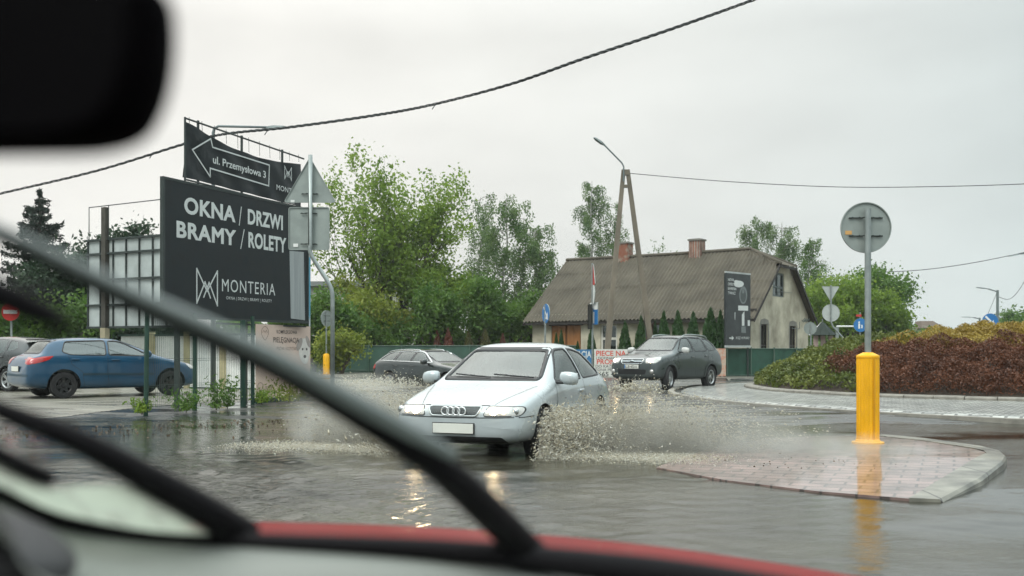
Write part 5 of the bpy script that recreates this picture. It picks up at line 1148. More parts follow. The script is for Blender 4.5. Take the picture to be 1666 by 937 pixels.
# triangle and square sign backs on the cranked pole
Yt = 17.8; sg = thing('road_sign', 'triangular sign back above a square one on a bent grey pole', 'road sign', (P(541, 568, Yt).x, Yt, .12))
pts = [P(505, 252, Yt), P(505, 400, Yt), P(507, 416, Yt), P(536, 463, Yt), P(541, 482, Yt), Vector((P(541, 568, Yt).x, Yt, 0.05))]
obj('pole', MB().tube(catmull(pts[:2], 1)[:1] + pts[1:2] + catmull(pts[1:5], 4) + [pts[5]], .038, 12), M_STEEL, sg, smooth=True)
tc_ = P(504.5, 305, Yt + .09); obj('triangle', plate_poly(tri(.95), Vector((tc_.x, tc_.y, tc_.z)), 180, lip=.02), [M_WHITE, M_SIGNBACK], sg)
qc = P(503, 372, Yt + .09); obj('square', plate_poly(rect(.74, .77, .04), qc, 178, lip=.02), [M_WHITE, M_SIGNBACK], sg)
clamps(tc_, 180, .3, (-.12,), sg); clamps(qc, 180, .3, (.27, -.28), sg)
for px_, py_, w_ in ((476, 328, .07), (481, 399, .085)):
    s_ = P(px_, py_, Yt + .075); obj('sticker', MB().box(s_, (w_, .004, .06)), M_WHITE, sg)
# small round sign back and small bollard further away
Yb = 46.; q = P(531, 568, Yb); b2 = thing('bollard', 'small yellow bollard far off to the left beside the bent sign pole', 'bollard', (q.x, Yb, .16)); obj('shell', MB().lathe([(.20, .14), (.20, .17), (.15, .19), (.15, 1.05), (.13, 1.09), (.04, 1.13)], (q.x, Yb, 0), 20), M_YELLOW, b2, smooth=True, auto=40)
s2 = thing('road_sign', 'small round sign back turned aslant above the small yellow bollard', 'road sign', (q.x, Yb, 1.13)); obj('pole', MB().tube([(q.x, Yb, 1.0), (q.x, Yb, 3.05)], .035, 8), M_STEEL, s2); obj('disc', plate_poly(circ(.38), Vector((q.x, Yb + .08, P(0, 518, Yb).z)), 235), [M_WHITE, M_SIGNBACK], s2); clamps(Vector((q.x, Yb + .05, P(0, 518, Yb).z)), 235, .4, (.12, -.12), s2)
# blue mandatory-direction disc seen aslant
Yk = 34.; q = P(888, 510, Yk); s3 = thing('road_sign', 'blue round sign with a white arrow seen aslant left of the old house', 'road sign', (q.x, Yk, .08)); obj('pole', MB().tube([(q.x - .02, Yk + .06, 0), (q.x - .02, Yk + .06, q.z + .3)], .032, 8), M_STEEL, s3)
obj('disc', plate_poly(circ(.33), q, -70), [M_BLUE, M_SIGNBACK], s3)
u, v, n = rot3(-70); mb = MB().strip([Vector((-.16, .2)), Vector((.14, -.15))], .06, u, v, q + n * .004, n * .003); mb.prism([q + n * .004 + u * a + v * b for a, b in ((.2, -.22), (-.03, -.17), (.16, .04))], n * .003); obj('arrow', mb, M_WHITE, s3)
# stack of signs seen nearly edge-on
Yk = 36.; q = P(964, 460, Yk); s4 = thing('road_sign', 'pole with a stack of signs seen edge-on before the old house, blue plate lowest', 'road sign', (q.x, Yk, .08)); obj('pole', MB().tube([(q.x, Yk + .06, 0), (q.x, Yk + .06, P(0, 428, Yk).z)], .034, 8), M_STEEL, s4)
obj('triangle', plate_poly(tri(.9), P(965, 452, Yk), -86), [M_RED, M_SIGNBACK], s4); obj('disc', plate_poly(circ(.36), P(965, 479, Yk), -86), [M_WHITE, M_SIGNBACK], s4)
obj('white_plate', plate_poly(rect(.62, .26), P(966, 498, Yk), -68), [M_WHITE, M_SIGNBACK], s4); obj('blue_plate', plate_poly(rect(.60, .58), P(966, 515, Yk), -66), [M_BLUE, M_SIGNBACK], s4)
u, v, n = rot3(-66); mb = MB().strip([Vector((0, -.2)), Vector((0, .12))], .1, u, v, P(966, 515, Yk) + n * .004, n * .003); obj('arrow', mb, M_WHITE, s4); obj('back_plate', plate_poly(rect(.5, .9), P(960.5, 515, Yk) + Vector((0, .15, 0)), 100), [M_BLACK, M_BLACK], s4)
# no entry sign at the left edge
Yk = 33.; q = P(17, 507, Yk); s5 = thing('road_sign', 'red no entry disc with a white bar at the left edge', 'road sign', (q.x, Yk, .16)); obj('pole', MB().tube([(q.x, Yk + .06, .1), (q.x, Yk + .06, q.z + .2)], .034, 8), M_STEEL, s5); obj('disc', plate_poly(circ(.30), q, 0), [M_RED, M_SIGNBACK], s5); obj('bar', MB().box((q.x, Yk - .008, q.z), (.46, .006, .13)), M_WHITE, s5)
# right: yield triangle back over a disc back on a cranked pole
Yk = 52.; q = P(1352, 478, Yk); zb = zgf(q.x, Yk); s6 = thing('road_sign', 'inverted triangle sign back over a round one on a cranked pole beside the mound', 'road sign', (P(1373, 0, Yk).x, Yk, zb)); obj('pole', MB().tube([P(1352, 464, Yk), P(1352, 524, Yk), P(1355, 531, Yk), P(1371, 549, Yk), P(1373, 556, Yk), Vector((P(1373, 0, Yk).x, Yk, zb - .05))], .045, 8), M_STEEL, s6)
M_PALEBACK = mat('pale_sign_back', (.46, .49, .47), .5, .2); obj('triangle', plate_poly(tri(.93, -1), P(1352, 474, Yk) + Vector((0, .08, 0)), 180), [M_WHITE, M_PALEBACK], s6); obj('disc', plate_poly(circ(.46), P(1352.5, 509, Yk) + Vector((0, .08, 0)), 180), [M_WHITE, M_PALEBACK], s6)
Yk = 47.; q = P(1319, 534, Yk); s7 = thing('road_sign', 'low round sign back on a short pole at the right corner of the old house', 'road sign', (q.x, Yk, .17)); obj('pole', MB().tube([(q.x, Yk, .1), (q.x, Yk, q.z + .2)], .04, 8), M_STEEL, s7); obj('disc', plate_poly(circ(.30), q + Vector((0, .08, 0)), 175), [M_WHITE, M_SIGNBACK], s7)
Yk = 58.; q = P(1400, 529, Yk); s8 = thing('road_sign', 'blue round footpath sign half hidden by the pole above the yellow bollard', 'road sign', (q.x, Yk, .17)); obj('pole', MB().tube([(q.x, Yk + .08, .1), (q.x, Yk + .08, q.z + .75)], .04, 8), M_STEEL, s8); obj('disc', plate_poly(circ(.40), q, 0), [M_BLUE, M_SIGNBACK], s8)
mb = MB().box((q.x - .08, Yk - .006, q.z - .05), (.10, .004, .30)); mb.box((q.x - .08, Yk - .006, q.z + .17), (.09, .004, .09)); mb.box((q.x + .08, Yk - .006, q.z - .08), (.08, .004, .2)); obj('walker_symbol', mb, M_WHITE, s8); obj('red_marker', MB().box((q.x - .1, Yk, q.z + .56), (.32, .02, .12)), M_RED, s8)
ba = thing('barrier', 'thin pale barrier boom between the cranked sign pole and the blue sign', 'barrier', (P(1375, 0, 60).x, 60, .17)); obj('boom', MB().tube([P(1361, 531, 60), P(1409, 531, 60)], .05, 8), M_WHITE, ba); x_ = P(1362, 0, 60).x; obj('post', MB().box((x_, 60, 1.4), (.16, .16, 2.5)), M_STEEL, ba)
Yk = 42.; q = P(1611, 523, Yk); s9 = thing('road_sign', 'blue round sign with a white arrow showing over the yellow shrubs of the mound', 'road sign', (q.x, Yk, .2)); obj('pole', MB().tube([(q.x, Yk + .08, .1), (q.x, Yk + .08, q.z + .3)], .035, 8), M_STEEL, s9); obj('disc', plate_poly(circ(.34), q, 0), [M_BLUE, M_SIGNBACK], s9)
u, v, n = rot3(0); mb = MB().strip([Vector((-.17, .19)), Vector((.12, -.1))], .08, u, v, q + n * .004, n * .003); mb.prism([q + n * .004 + u * a + v * b for a, b in ((.19, -.19), (-.05, -.15), (.14, .06))], n * .003); obj('arrow', mb, M_WHITE, s9)
# ------------------------------------------------------------------ poles, street lamps, wires
def lamp_head(c, d, L=.62, w=.22, parent=None):
    d = Vector(d).normalized(); s_ = d.cross(Vector((0, 0, 1))).normalized(); up = s_.cross(d); mb = MB()
    prof = [(0, .03, .03), (.15, .06, .045), (.35, w / 2, .06), (.8, w / 2, .05), (1, w / 3, .02)]; vv = []
    for t, a, b in prof: vv += [c + d * L * t + s_ * x * a + up * (z * b) for x, z in ((-1, -.6), (-.7, .8), (0, 1.1), (.7, .8), (1, -.6), (0, -.8))]
    mb.add(vv, [(i * 6 + k, i * 6 + (k + 1) % 6, (i + 1) * 6 + (k + 1) % 6, (i + 1) * 6 + k) for i in range(4) for k in range(6)] + [(5, 4, 3, 2, 1, 0), (24, 25, 26, 27, 28, 29)]); return obj('lamp_head', mb, M_LAMP, parent)
Yl = 27.; q = P(347, 207, Yl); st = thing('street_lamp', 'street lamp with a long level arm behind the slack banner', 'street lamp', (q.x, Yl, .16)); obj('pole', MB().tube([(q.x, Yl, .1), (q.x, Yl, q.z - .15), (q.x + .03, Yl, q.z - .03), (q.x + .14, Yl, q.z + .03), P(436, 207, Yl)], [.07, .045, .04, .035, .03], 8), M_LAMP, st, smooth=True); lamp_head(P(433, 207.5, Yl), (1, 0, 0), .58, .16, st)
Yp = 43.5; ap = thing('utility_pole', 'forked concrete pole of two leaning legs carrying a street lamp before the old house', 'utility pole', (P(1022, 0, Yp).x, Yp, .17))
M_POLE = mat('weathered_concrete_pole', (.17, .145, .11), .85, var=.35, vs=2, bump=.4, bs=14, stretch=(1, 1, .4))
def leg(a, b, w0, w1):
    mb = MB(); d = (b - a).normalized(); s_ = Vector((1, 0, 0)); y_ = Vector((0, 1, 0)); vv = []
    for p, w in ((a, w0), (b, w1)): vv += [p + s_ * x * w / 2 + y_ * y * w / 2 for x, y in ((-1, -1), (1, -1), (1, 1), (-1, 1))]
    mb.add(vv, [(0, 1, 5, 4), (1, 2, 6, 5), (2, 3, 7, 6), (3, 0, 4, 7), (3, 2, 1, 0), (4, 5, 6, 7)]); obj('leg', mb, M_POLE, ap)
pa, pb_ = P(984, 612, Yp), P(1066, 612, Yp); pa.z = pb_.z = .05; leg(pa, P(1014.5, 276, Yp), .27, .17); leg(pb_, P(1021, 276, Yp), .27, .17)
obj('cross_tie', MB().box(P(1017.5, 303, Yp), (.42, .18, .12)), M_POLE, ap); obj('cross_tie', MB().box(P(1017.5, 281, Yp), (.30, .24, .22)), M_POLE, ap)
obj('lamp_arm', MB().tube([P(1014, 296, Yp) - Vector((0, .16, 0)), P(1014, 272, Yp) - Vector((0, .16, 0)), P(1011, 266, Yp) - Vector((0, .16, 0)), P(982, 238, Yp) - Vector((0, .3, 0))], .035, 7), M_LAMP, ap); lamp_head(P(984, 239.5, Yp) - Vector((0, .3, 0)), (P(966, 227, Yp) - P(984, 239.5, Yp)), .62, .36, ap)
def cable(name, label, pts, r, twist=0., n=14, hang=()):
    pts = [Vector(p) for p in pts]; c = catmull(pts, n); mb = MB()
    if twist:
        for ph in (0, 2.1, 4.2): mb.tube([p + Vector((0, math.cos(i * .9 + ph), math.sin(i * .9 + ph))) * r * .9 for i, p in enumerate(catmull(pts, n * 3))], r * .62, 4, cap=False)
    else: mb.tube(c, r, 5, cap=False)
    for t in hang:
        p = c[int(t * (len(c) - 1))]; mb.tube([p, p + Vector((-.10, 0, -.05)), p + Vector((-.16, 0, -.14))], r * .5, 4)
    return tag(obj(name, mb, M_WIRE), label, 'cable')
cable('overhead_cable', 'thick twisted overhead cable crossing the whole sky above the billboard', [P(-160, 352, 24.8), P(0, 315, 24.6), P(160, 277, 24.4), P(300, 234, 24.2), P(365, 218, 24), P(470, 207, 23.6), P(600, 189, 22.8), P(700, 171, 22), P(830, 137, 21.2), P(950, 95, 20.4), P(1090, 48, 19.6), P(1225, 0, 18.8), P(1400, -66, 17.8)], .024, twist=1, n=8, hang=(.22, .28, .40, .60))
cable('overhead_cable', 'thin level overhead cable running right from the forked concrete pole', [P(1025, 282, Yp), P(1180, 295, 42), P(1360, 304, 40.5), P(1520, 303.5, 39), P(1690, 298, 37.5), P(1900, 284, 36), P(2200, 255, 34)], .016)
cable('overhead_cable', 'faint overhead cable rising to the lamp head at the right edge', [P(1425, 443, 80), P(1500, 439, 80), P(1580, 428, 80), P(1660, 412, 80), P(1710, 400, 80), P(1900, 372, 80), P(2200, 330, 80)], .03)
def far_lamp(label, px, pt, Y, arm_px, hy, arm=.06, pole_r=.12):
    q = P(px, pt, Y); zb = zgf(q.x, Y); s_ = thing('street_lamp', label, 'street lamp', (q.x, Y, zb)); obj('pole', MB().tube([(q.x, Y, zb - .1), tuple(q)], [pole_r * 1.3, pole_r], 7), M_LAMP, s_); e_ = P(arm_px, hy, Y); obj('lamp_arm', MB().tube([q - Vector((0, 0, .15)), e_], arm, 5), M_LAMP, s_); lamp_head(e_, (e_ - q), 1.1 * Y / 90, .4, s_); return s_
far_lamp('far street lamp pole with a short arm above the mound at the right', 1623, 472, 92, 1608, 470)
far_lamp('smallest and farthest street lamp left of the blue arrow sign', 1594, 517, 130, 1584, 516.5, .08)
far_lamp('street lamp whose head juts in at the right edge', 1700, 405, 80, 1661, 413)
cable('guy_wire', 'slack wire from the far lamp pole up to the right edge', [P(1625, 483, 92), P(1640, 487, 92), P(1653, 478, 92), P(1668, 455, 92), P(1690, 410, 92)], .025)
cable('guy_wire', 'straight stay wire on the left side of the far lamp pole', [P(1622, 476, 92), P(1614, 495, 92), P(1606, 514, 92), P(1598, 534, 92)], .02, n=2)
# ------------------------------------------------------------------ old house
hC = Vector((10.8, 45.0, 0)); hu = Vector((-.811, .585, 0)).normalized(); hv = Vector((.585, .811, 0)).normalized(); hL, hW = 12.0, 7.5; zE, zR, zG = 3.05, 6.2, .15
def hp(a, b, z): return hC + hu * a + hv * b + Vector((0, 0, z))      # a along the front from the right corner, b into the depth
hs = thing('old_house', 'old single-storey house with a long corrugated roof and beige plaster walls', 'house', (hC.x, hC.y, zG))
M_PLASTER = mat('old_plaster', (.37, .33, .245), .9, var=.32, vs=.8, bump=.4, bs=20, col2=(.64, .59, .46))
M_PATCH = mat('grey_render_patch', (.20, .19, .165), .9, var=.25, vs=3)
M_ROOF = mat('fibre_cement_roof', (.085, .073, .055), .8, var=.22, vs=.9, col2=(.118, .102, .077), spec=.25, bump=.3, bs=40, stretch=(1, 1, 1))
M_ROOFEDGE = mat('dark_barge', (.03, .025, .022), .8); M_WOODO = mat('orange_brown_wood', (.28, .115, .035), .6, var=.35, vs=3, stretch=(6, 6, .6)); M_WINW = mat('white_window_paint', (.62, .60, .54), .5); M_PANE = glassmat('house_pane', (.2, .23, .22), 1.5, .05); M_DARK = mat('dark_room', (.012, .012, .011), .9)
rz = .40                              # ridge height fraction helper
slope = (zR - zE) / (hW / 2)
def roof_z(b): return zE + slope * min(b, hW - b)
zHip = 5.30; bH = (zHip - zE) / slope; aH = 1.55           # half hip on the right gable
def wallbox(mb, a0, b0, a1, b1, z0, z1):
    mb.add([hp(a0, b0, z0), hp(a1, b1, z0), hp(a1, b1, z1), hp(a0, b0, z1)], [(0, 1, 2, 3)])
def wall(name, o0, du, n, outline, holes, dep=.18, mt=M_PLASTER):
    """A wall with real window openings: outline and holes in (s, z); holes become reveals with depth."""
    bm = bmesh.new(); fr = lambda s, z, d=0: o0 + du * s + Vector((0, 0, z)) - n * d
    loops = [outline] + holes; es = []
    for lp in loops:
        vs = [bm.verts.new(fr(*p)) for p in lp]; es += [bm.edges.new((vs[i], vs[(i + 1) % len(vs)])) for i in range(len(vs))]
    bmesh.ops.triangle_fill(bm, edges=es, use_beauty=True, use_dissolve=False, normal=n)
    for lp in holes:
        a = [bm.verts.new(fr(*p)) for p in lp]; b = [bm.verts.new(fr(*p, dep)) for p in lp]
        for i in range(len(lp)): bm.faces.new((a[i], a[(i + 1) % len(lp)], b[(i + 1) % len(lp)], b[i]))
    bm.verts.index_update(); mb = MB().add([v.co.copy() for v in bm.verts], [[v.index for v in f.verts] for f in bm.faces]); bm.free(); return obj(name, mb, mt, hs)
nF, nS = -hv, -hu
def rc(s0, z0, s1, z1): return [(s0, z0), (s1, z0), (s1, z1), (s0, z1)]
def pl_s(px, py):                     # pixel on the front wall -> (a, z)
    d = Vector(((px - CX) / F, 1, -(py - HY) / F)); t = (hC - Vector((0, 0, H))).dot(hv) / d.dot(hv); p = Vector((0, 0, H)) + d * t; return (p - hC).dot(hu), p.z
def pl_g(px, py):
    d = Vector(((px - CX) / F, 1, -(py - HY) / F)); t = (hC - Vector((0, 0, H))).dot(hu) / d.dot(hu); p = Vector((0, 0, H)) + d * t; return (p - hC).dot(hv), p.z
aW0, zw1 = pl_s(977, 527); aW1, _ = pl_s(1004, 575); zw0 = .75; aD0, zd1 = pl_s(897, 530); aD1, _ = pl_s(945, 530); aX0, _ = pl_s(1044, 530); aX1, _ = pl_s(1075, 530)
lo = lambda a, b: (min(a, b), max(a, b))
W1 = (*lo(aW0, aW1), zw0, zw1); D1 = (*lo(aD0, aD1), .45, zd1); X1 = (*lo(aX0, aX1), zw0, zw1)
wall('front_wall', hC, hu, nF, [(0, zG - .1), (hL, zG - .1), (hL, zE + .05), (0, zE + .05)], [rc(q[0], q[2], q[1], q[3]) for q in (W1, D1, X1)])
g1, g2 = pl_g(1238, 527), pl_g(1249, 590); g3, g4 = pl_g(1285, 530), pl_g(1295, 590); ga = pl_g(1257, 442); gb = pl_g(1276, 484)
GW = [(g1[0], g2[0], .5, g1[1]), (g3[0], g4[0], .5, g3[1]), (ga[0], gb[0], gb[1], ga[1])]
wall('gable_wall', hC, hv, nS, [(0, zG - .1), (hW, zG - .1), (hW, zE), (hW - bH, zHip), (bH, zHip), (0, zE)], [rc(q[0], q[2], q[1], q[3]) for q in GW])
mb = MB(); mb.add([hp(hL, 0, zG - .1), hp(hL, hW, zG - .1), hp(hL, hW, zE), hp(hL, hW / 2, zR - .05), hp(hL, 0, zE)], [(0, 1, 2, 3, 4)]); mb.add([hp(0, hW, zG - .1), hp(hL, hW, zG - .1), hp(hL, hW, zE), hp(0, hW, zE)], [(0, 1, 2, 3)]); obj('rear_wall', mb, M_PLASTER, hs)
def win(s0, s1, z0, z1, base, du, n, mt, bars_v=(.5,), bars_h=(.62,), t=.07, name='window'):
    fr = lambda s, z, d: base + du * s + Vector((0, 0, z)) - n * d; mb = MB()
    def bar(a0, b0, a1, b1, d=.06): mb.prism([fr(a0, b0, d), fr(a1, b0, d), fr(a1, b1, d), fr(a0, b1, d)], n * -.06)
    bar(s0, z0, s0 + t, z1); bar(s1 - t, z0, s1, z1); bar(s0 + t, z0, s1 - t, z0 + t); bar(s0 + t, z1 - t, s1 - t, z1)
    for b in bars_h: zc = lerp(z0, z1, b); bar(s0 + t, zc - t * .6, s1 - t, zc + t * .6, .055)
    for a in bars_v: sc2 = lerp(s0, s1, a); bar(sc2 - t * .5, z0 + t, sc2 + t * .5, z1 - t, .058)
    f_ = obj(name, mb, mt, hs); q = MB().add([fr(s0 + .01, z0 + .01, .10), fr(s1 - .01, z0 + .01, .10), fr(s1 - .01, z1 - .01, .10), fr(s0 + .01, z1 - .01, .10)], [(0, 1, 2, 3)]); obj('pane', q, M_PANE, f_)
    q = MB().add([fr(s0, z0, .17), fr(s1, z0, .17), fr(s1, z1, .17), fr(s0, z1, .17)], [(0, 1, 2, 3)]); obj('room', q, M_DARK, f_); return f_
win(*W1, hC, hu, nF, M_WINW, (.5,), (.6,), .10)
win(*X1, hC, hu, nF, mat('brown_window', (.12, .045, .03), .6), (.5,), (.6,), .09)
mb = MB(); w_ = D1[1] - D1[0]
for k in range(2):
    a0 = D1[0] + w_ * (k * .5 + .02); a1 = D1[0] + w_ * (k * .5 + .48); mb = MB()
    mb.prism([hp(a, .03, z) for a, z in ((a0, D1[2]), (a1, D1[2]), (a1, D1[3]), (a0, D1[3]))], hv * .05)
    for s_ in (.0, .48, .95): mb.prism([hp(a, .012, z) for a, z in ((lerp(a0, a1, s_), D1[2]), (lerp(a0, a1, min(s_ + .06, 1)), D1[2]), (lerp(a0, a1, min(s_ + .06, 1)), D1[3]), (lerp(a0, a1, s_), D1[3]))], hv * .02)
    obj('shutter', mb, M_WOODO, hs)
obj('shutter_frame', MB().prism([hp(a, -.02, z) for a, z in ((D1[0] - .14, D1[3]), (D1[1] + .14, D1[3]), (D1[1] + .14, D1[3] + .14), (D1[0] - .14, D1[3] + .14))], hv * .05), M_ROOFEDGE, hs)
for q in GW[:2]:
    s0, s1, z0, z1 = q; d = .17; out_ = [(s0 - d, z0 - .2), (s0 - d, z1), (s0 - d * .4, z1 + .2), (lerp(s0, s1, .5), z1 + .28), (s1 + d * .4, z1 + .2), (s1 + d, z1), (s1 + d, z0 - .2), (s1, z0 - .2), (s1, z1), (s0, z1), (s0, z0 - .2)]
    mb = MB(); fr = lambda s, z, o_: hC + hv * s + Vector((0, 0, z)) + nS * o_
    for i in range(5): pass
    L_ = [(s0 - d, z0 - .2), (s0 - d, z1), (s0 - d * .4, z1 + .2), (lerp(s0, s1, .5), z1 + .27), (s1 + d * .4, z1 + .2), (s1 + d, z1), (s1 + d, z0 - .2)]; I_ = [(s0, z0 - .2), (s0, z1 - .001), (s0, z1), (lerp(s0, s1, .5), z1), (s1, z1), (s1, z1 - .001), (s1, z0 - .2)]
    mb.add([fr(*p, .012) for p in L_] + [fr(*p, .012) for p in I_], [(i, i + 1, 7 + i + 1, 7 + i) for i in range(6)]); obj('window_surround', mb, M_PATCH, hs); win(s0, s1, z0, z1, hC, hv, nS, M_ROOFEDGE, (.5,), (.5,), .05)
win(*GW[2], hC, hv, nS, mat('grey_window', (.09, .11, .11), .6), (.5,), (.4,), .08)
# corrugated sheets: real waves, three lapped rows with slight shifts
def corr(name, a0, a1, rows, b0, b1, flip=False, trim=None, wave=.205):
    mb = MB(); nb = rows
    for r_ in range(nb):
        t0, t1 = r_ / nb, min(1, (r_ + 1) / nb + .03); vv = []; n = int((a1 - a0) / wave * 6); cols = []
        for i in range(n + 1):
            a = lerp(a0, a1, i / n); w = .042 * math.cos(2 * math.pi * a / wave + r_ * .7); sheet_i = int((a + r_ * .37) / 1.1); lift = .012 * math.sin(sheet_i * 12.9 + r_ * 7.1) + .025 * (nb - 1 - r_) * 0
            col = []
            for t in (t0, lerp(t0, t1, .5), t1):
                b = lerp(b0, b1, t); bb_ = b if not flip else hW - b; z = zE + slope * b + w + lift + .022 * (1 - (t - t0) / (t1 - t0)) + .05 - .03 * math.sin(math.pi * (a - a0) / (a1 - a0)) * (t > .5)
                col.append((a, bb_, z))
            cols.append(col)
        if trim: cols = [c_ for c_ in cols]
        idx = 0
        for col in cols: vv += [hp(trim(a, b) if trim else a, b, z) for a, b, z in col]
        ff = [(i * 3 + k, (i + 1) * 3 + k, (i + 1) * 3 + k + 1, i * 3 + k + 1) for i in range(n) for k in range(2)]; mb.add(vv, ff)
    return obj(name, mb, M_ROOF, hs, smooth=True)
def hiptrim(a, b):                    # cut the ridge corner back along the half hip
    bb_ = min(b, hW - b); lim = -.35 if bb_ < bH else lerp(-.35, aH, (bb_ - bH) / (hW / 2 - bH)); return max(a, lim)
rf = corr('roof', -.35, hL + .3, 4, -.45, hW / 2, False, hiptrim); corr('roof_back', -.35, hL + .3, 3, -.45, hW / 2, True, hiptrim)
mb = MB(); nb_ = 40; vv = []                                             # half-hip slope, corrugated too
for i in range(nb_ + 1):
    u_ = i / nb_; b = lerp(bH - .05, hW - bH + .05, u_); w = .024 * math.cos(u_ * 2 * math.pi * (hW - 2 * bH) / .177)
    apex = hp(aH, hW / 2, zR + .06); e_ = hp(-.42, b, zHip + .03 + w); vv += [e_, e_.lerp(apex, .5) + Vector((0, 0, w * .4)), apex]
mb.add(vv, [(i * 3 + k, (i + 1) * 3 + k, (i + 1) * 3 + k + 1, i * 3 + k + 1) for i in range(nb_) for k in range(2)]); obj('half_hip', mb, M_ROOF, hs, smooth=True)
mb = MB(); mb.tube([hp(aH, hW / 2, zR + .08), hp(hL / 2, hW / 2, zR + .05), hp(hL + .3, hW / 2, zR + .09)], .10, 8, flat=.6); 
for b in (bH, hW - bH): mb.tube([hp(aH, hW / 2, zR + .07), hp(-.40, b, zHip + .08)], .08, 6, flat=.6)
obj('ridge_cap', mb, M_ROOF, hs, smooth=True)
for a in (-.36, hL + .31):
    mb = MB()
    top = (hW / 2, zR) if a > 0 else None
    for sgn in (0, 1):
        b0_, z0_ = (-.45, zE - slope * .45); b1_, z1_ = (hW / 2, zR) if a > 0 else (bH, zHip)
        f_ = (lambda b: b) if sgn == 0 else (lambda b: hW - b)
        mb.prism([hp(a, f_(b0_), z0_ - .14), hp(a, f_(b0_), z0_ + .03), hp(a, f_(b1_), z1_ + .03), hp(a, f_(b1_), z1_ - .14)], hu * (.05 if a < 0 else -.05))
    obj('barge_board', mb, M_ROOFEDGE, hs)
mb = MB(); mb.prism([hp(-.40, bH, zHip - .12), hp(-.40, hW - bH, zHip - .12), hp(-.40, hW - bH, zHip + .0), hp(-.40, bH, zHip + .0)], hu * .05)
obj('hip_board', mb, M_ROOFEDGE, hs)
mb = MB(); zz = zE - slope * .45; mb.prism([hp(-.34, -.40, zz - .10), hp(hL + .28, -.40, zz - .10), hp(hL + .28, -.40, zz + .02), hp(-.34, -.40, zz + .02)], hv * .04); mb.prism([hp(-.1, -.38, zz - .06), hp(hL + .1, -.38, zz - .06), hp(hL + .1, -.01, zz + .0), hp(-.1, -.01, zz + .0)], Vector((0, 0, .02))); obj('eaves_board', mb, M_ROOFEDGE, hs)
mb = MB(); mb.prism([hp(-.3, bH * .0 - .1, zE - .02), hp(.02, -.1, zE - .02), hp(.02, -.1, zE + .1), hp(-.3, -.1, zE + .1)], hv * .05); obj('gutter_bracket', mb, M_ROOFEDGE, hs)
M_BRICKC = brickmat('chimney_brick', (.26, .12, .08), (.20, .10, .07), (.28, .26, .23), 1, .25, .075, .85, ms=.012, noise=.5)
M_RENDC = mat('flaking_render', (.34, .28, .22), .9, var=.2, vs=3, col2=(.24, .09, .055), thr=(.42, .56))
def chim(px, pt, w, mt):
    d = Vector(((px - CX) / F, 1, 0)); o_ = hC + hv * hW / 2; t = o_.dot(hv) / d.dot(hv); p = d * t; z1 = H - (pt - HY) / F * p.y; rzM = Matrix.Rotation(math.atan2(hu.y, hu.x), 3, 'Z')
    mb = MB(); mb.box((p.x, p.y, (z1 + zR - .9) / 2), (w, w, z1 - zR + .9), M=rzM); c_ = obj('chimney', mb, mt, hs); mb = MB(); mb.box((p.x, p.y, z1 + .04), (w + .10, w + .10, .085), M=rzM); mb.box((p.x, p.y, z1 + .09), (w - .12, w - .12, .03), M=rzM); obj('chimney_cap', mb, M_PATCH, c_)
chim(1017, 397, .62, M_RENDC); chim(1134, 392, .62, M_BRICKC)
mb = MB()
for k in range(7): p = hC + hv * (hW - 1.1 + k * .12) + Vector((0, 0, 2.75 - .03 * (k % 3))) + nS * .05; mb.tube([p, p + nS * .12 + Vector((0, 0, .06)), p + nS * .16 + Vector((0, 0, .14))], .018, 5)
p = hC + hv * (hW - 1.3) + nS * .03; mb.tube([p + Vector((0, 0, 2.7)), p + Vector((0, 0, 2.35)), p + Vector((0, 0, 2.35)) - hv * 1.1], .015, 5); q_ = hC + hv * 3.6 + nS * .03 + Vector((0, 0, 4.1)); mb.tube([q_, q_ + hv * 1.5], .012, 4); obj('insulator_bracket', mb, M_LAMP, hs)
# ------------------------------------------------------------------ fences and banners before the house
M_NET = mat('green_windbreak_net', (.018, .07, .045), .75, var=.3, vs=2.5, bump=.2, bs=30)
def net_fence(label, p0, p1, h, n, mt, top=None):
    p0, p1 = Vector(p0), Vector(p1); t = thing('net_fence', label, 'fence', tuple(p0)); d = p1 - p0; U_ = d.normalized(); N_ = Vector((U_.y, -U_.x, 0)); N_ = -N_ if N_.y > 0 else N_
    mb = MB(); vv = []; m_ = n * 8
    for i in range(m_ + 1):
        p = p0 + d * (i / m_); w = .02 * math.sin(i * 1.9) + .015 * math.sin(i * .7); vv += [p + N_ * w, p + N_ * (w * .5) + Vector((0, 0, h * .5)), p + N_ * w * .2 + Vector((0, 0, h - .015 * abs(math.sin(i * .4))))]
    ff = [(i * 3 + k, (i + 1) * 3 + k, (i + 1) * 3 + k + 1, i * 3 + k + 1) for i in range(m_) for k in range(2)]; mb.add(vv, ff); obj('net', mb, mt, t, smooth=True)
    for i in range(n + 1): p = p0 + d * (i / n) + N_ * .04; obj('post', MB().tube([p - Vector((0, 0, .1)), p + Vector((0, 0, h + .06))], .03, 6), mat('net_post', (.07, .12, .09), .5) if 'net_post' not in bpy.data.materials else bpy.data.materials['net_post'], t)
    mb = MB()
    for z in (.12, h): mb.tube([p0 + N_ * .03 + Vector((0, 0, z)), p1 + N_ * .03 + Vector((0, 0, z))], .018, 5)
    obj('rail', mb, bpy.data.materials['net_post'], t); return t
x0, x1 = P(548, 0, 49.5).x, P(940, 0, 46).x; net_fence('long green netted fence behind the black estate car', (x0, 49.5, .17), (x1, 46, .17), 1.32, 7, mat('pale_green_net', (.035, .085, .062), .75, var=.25, vs=2))
xa, xb = P(1182, 0, 42).x, P(1330, 0, 45).x; net_fence('dark green netted fence below the black advertising panel and the gable', (xa, 42, .1), (xb, 45, .1), 1.25, 4, M_NET)
hg = thing('hedge', 'clipped green hedge beside the small yellow bollard', 'hedge', (P(560, 0, 51).x, 51, .17)); rng = np.random.default_rng(91); n = 9000
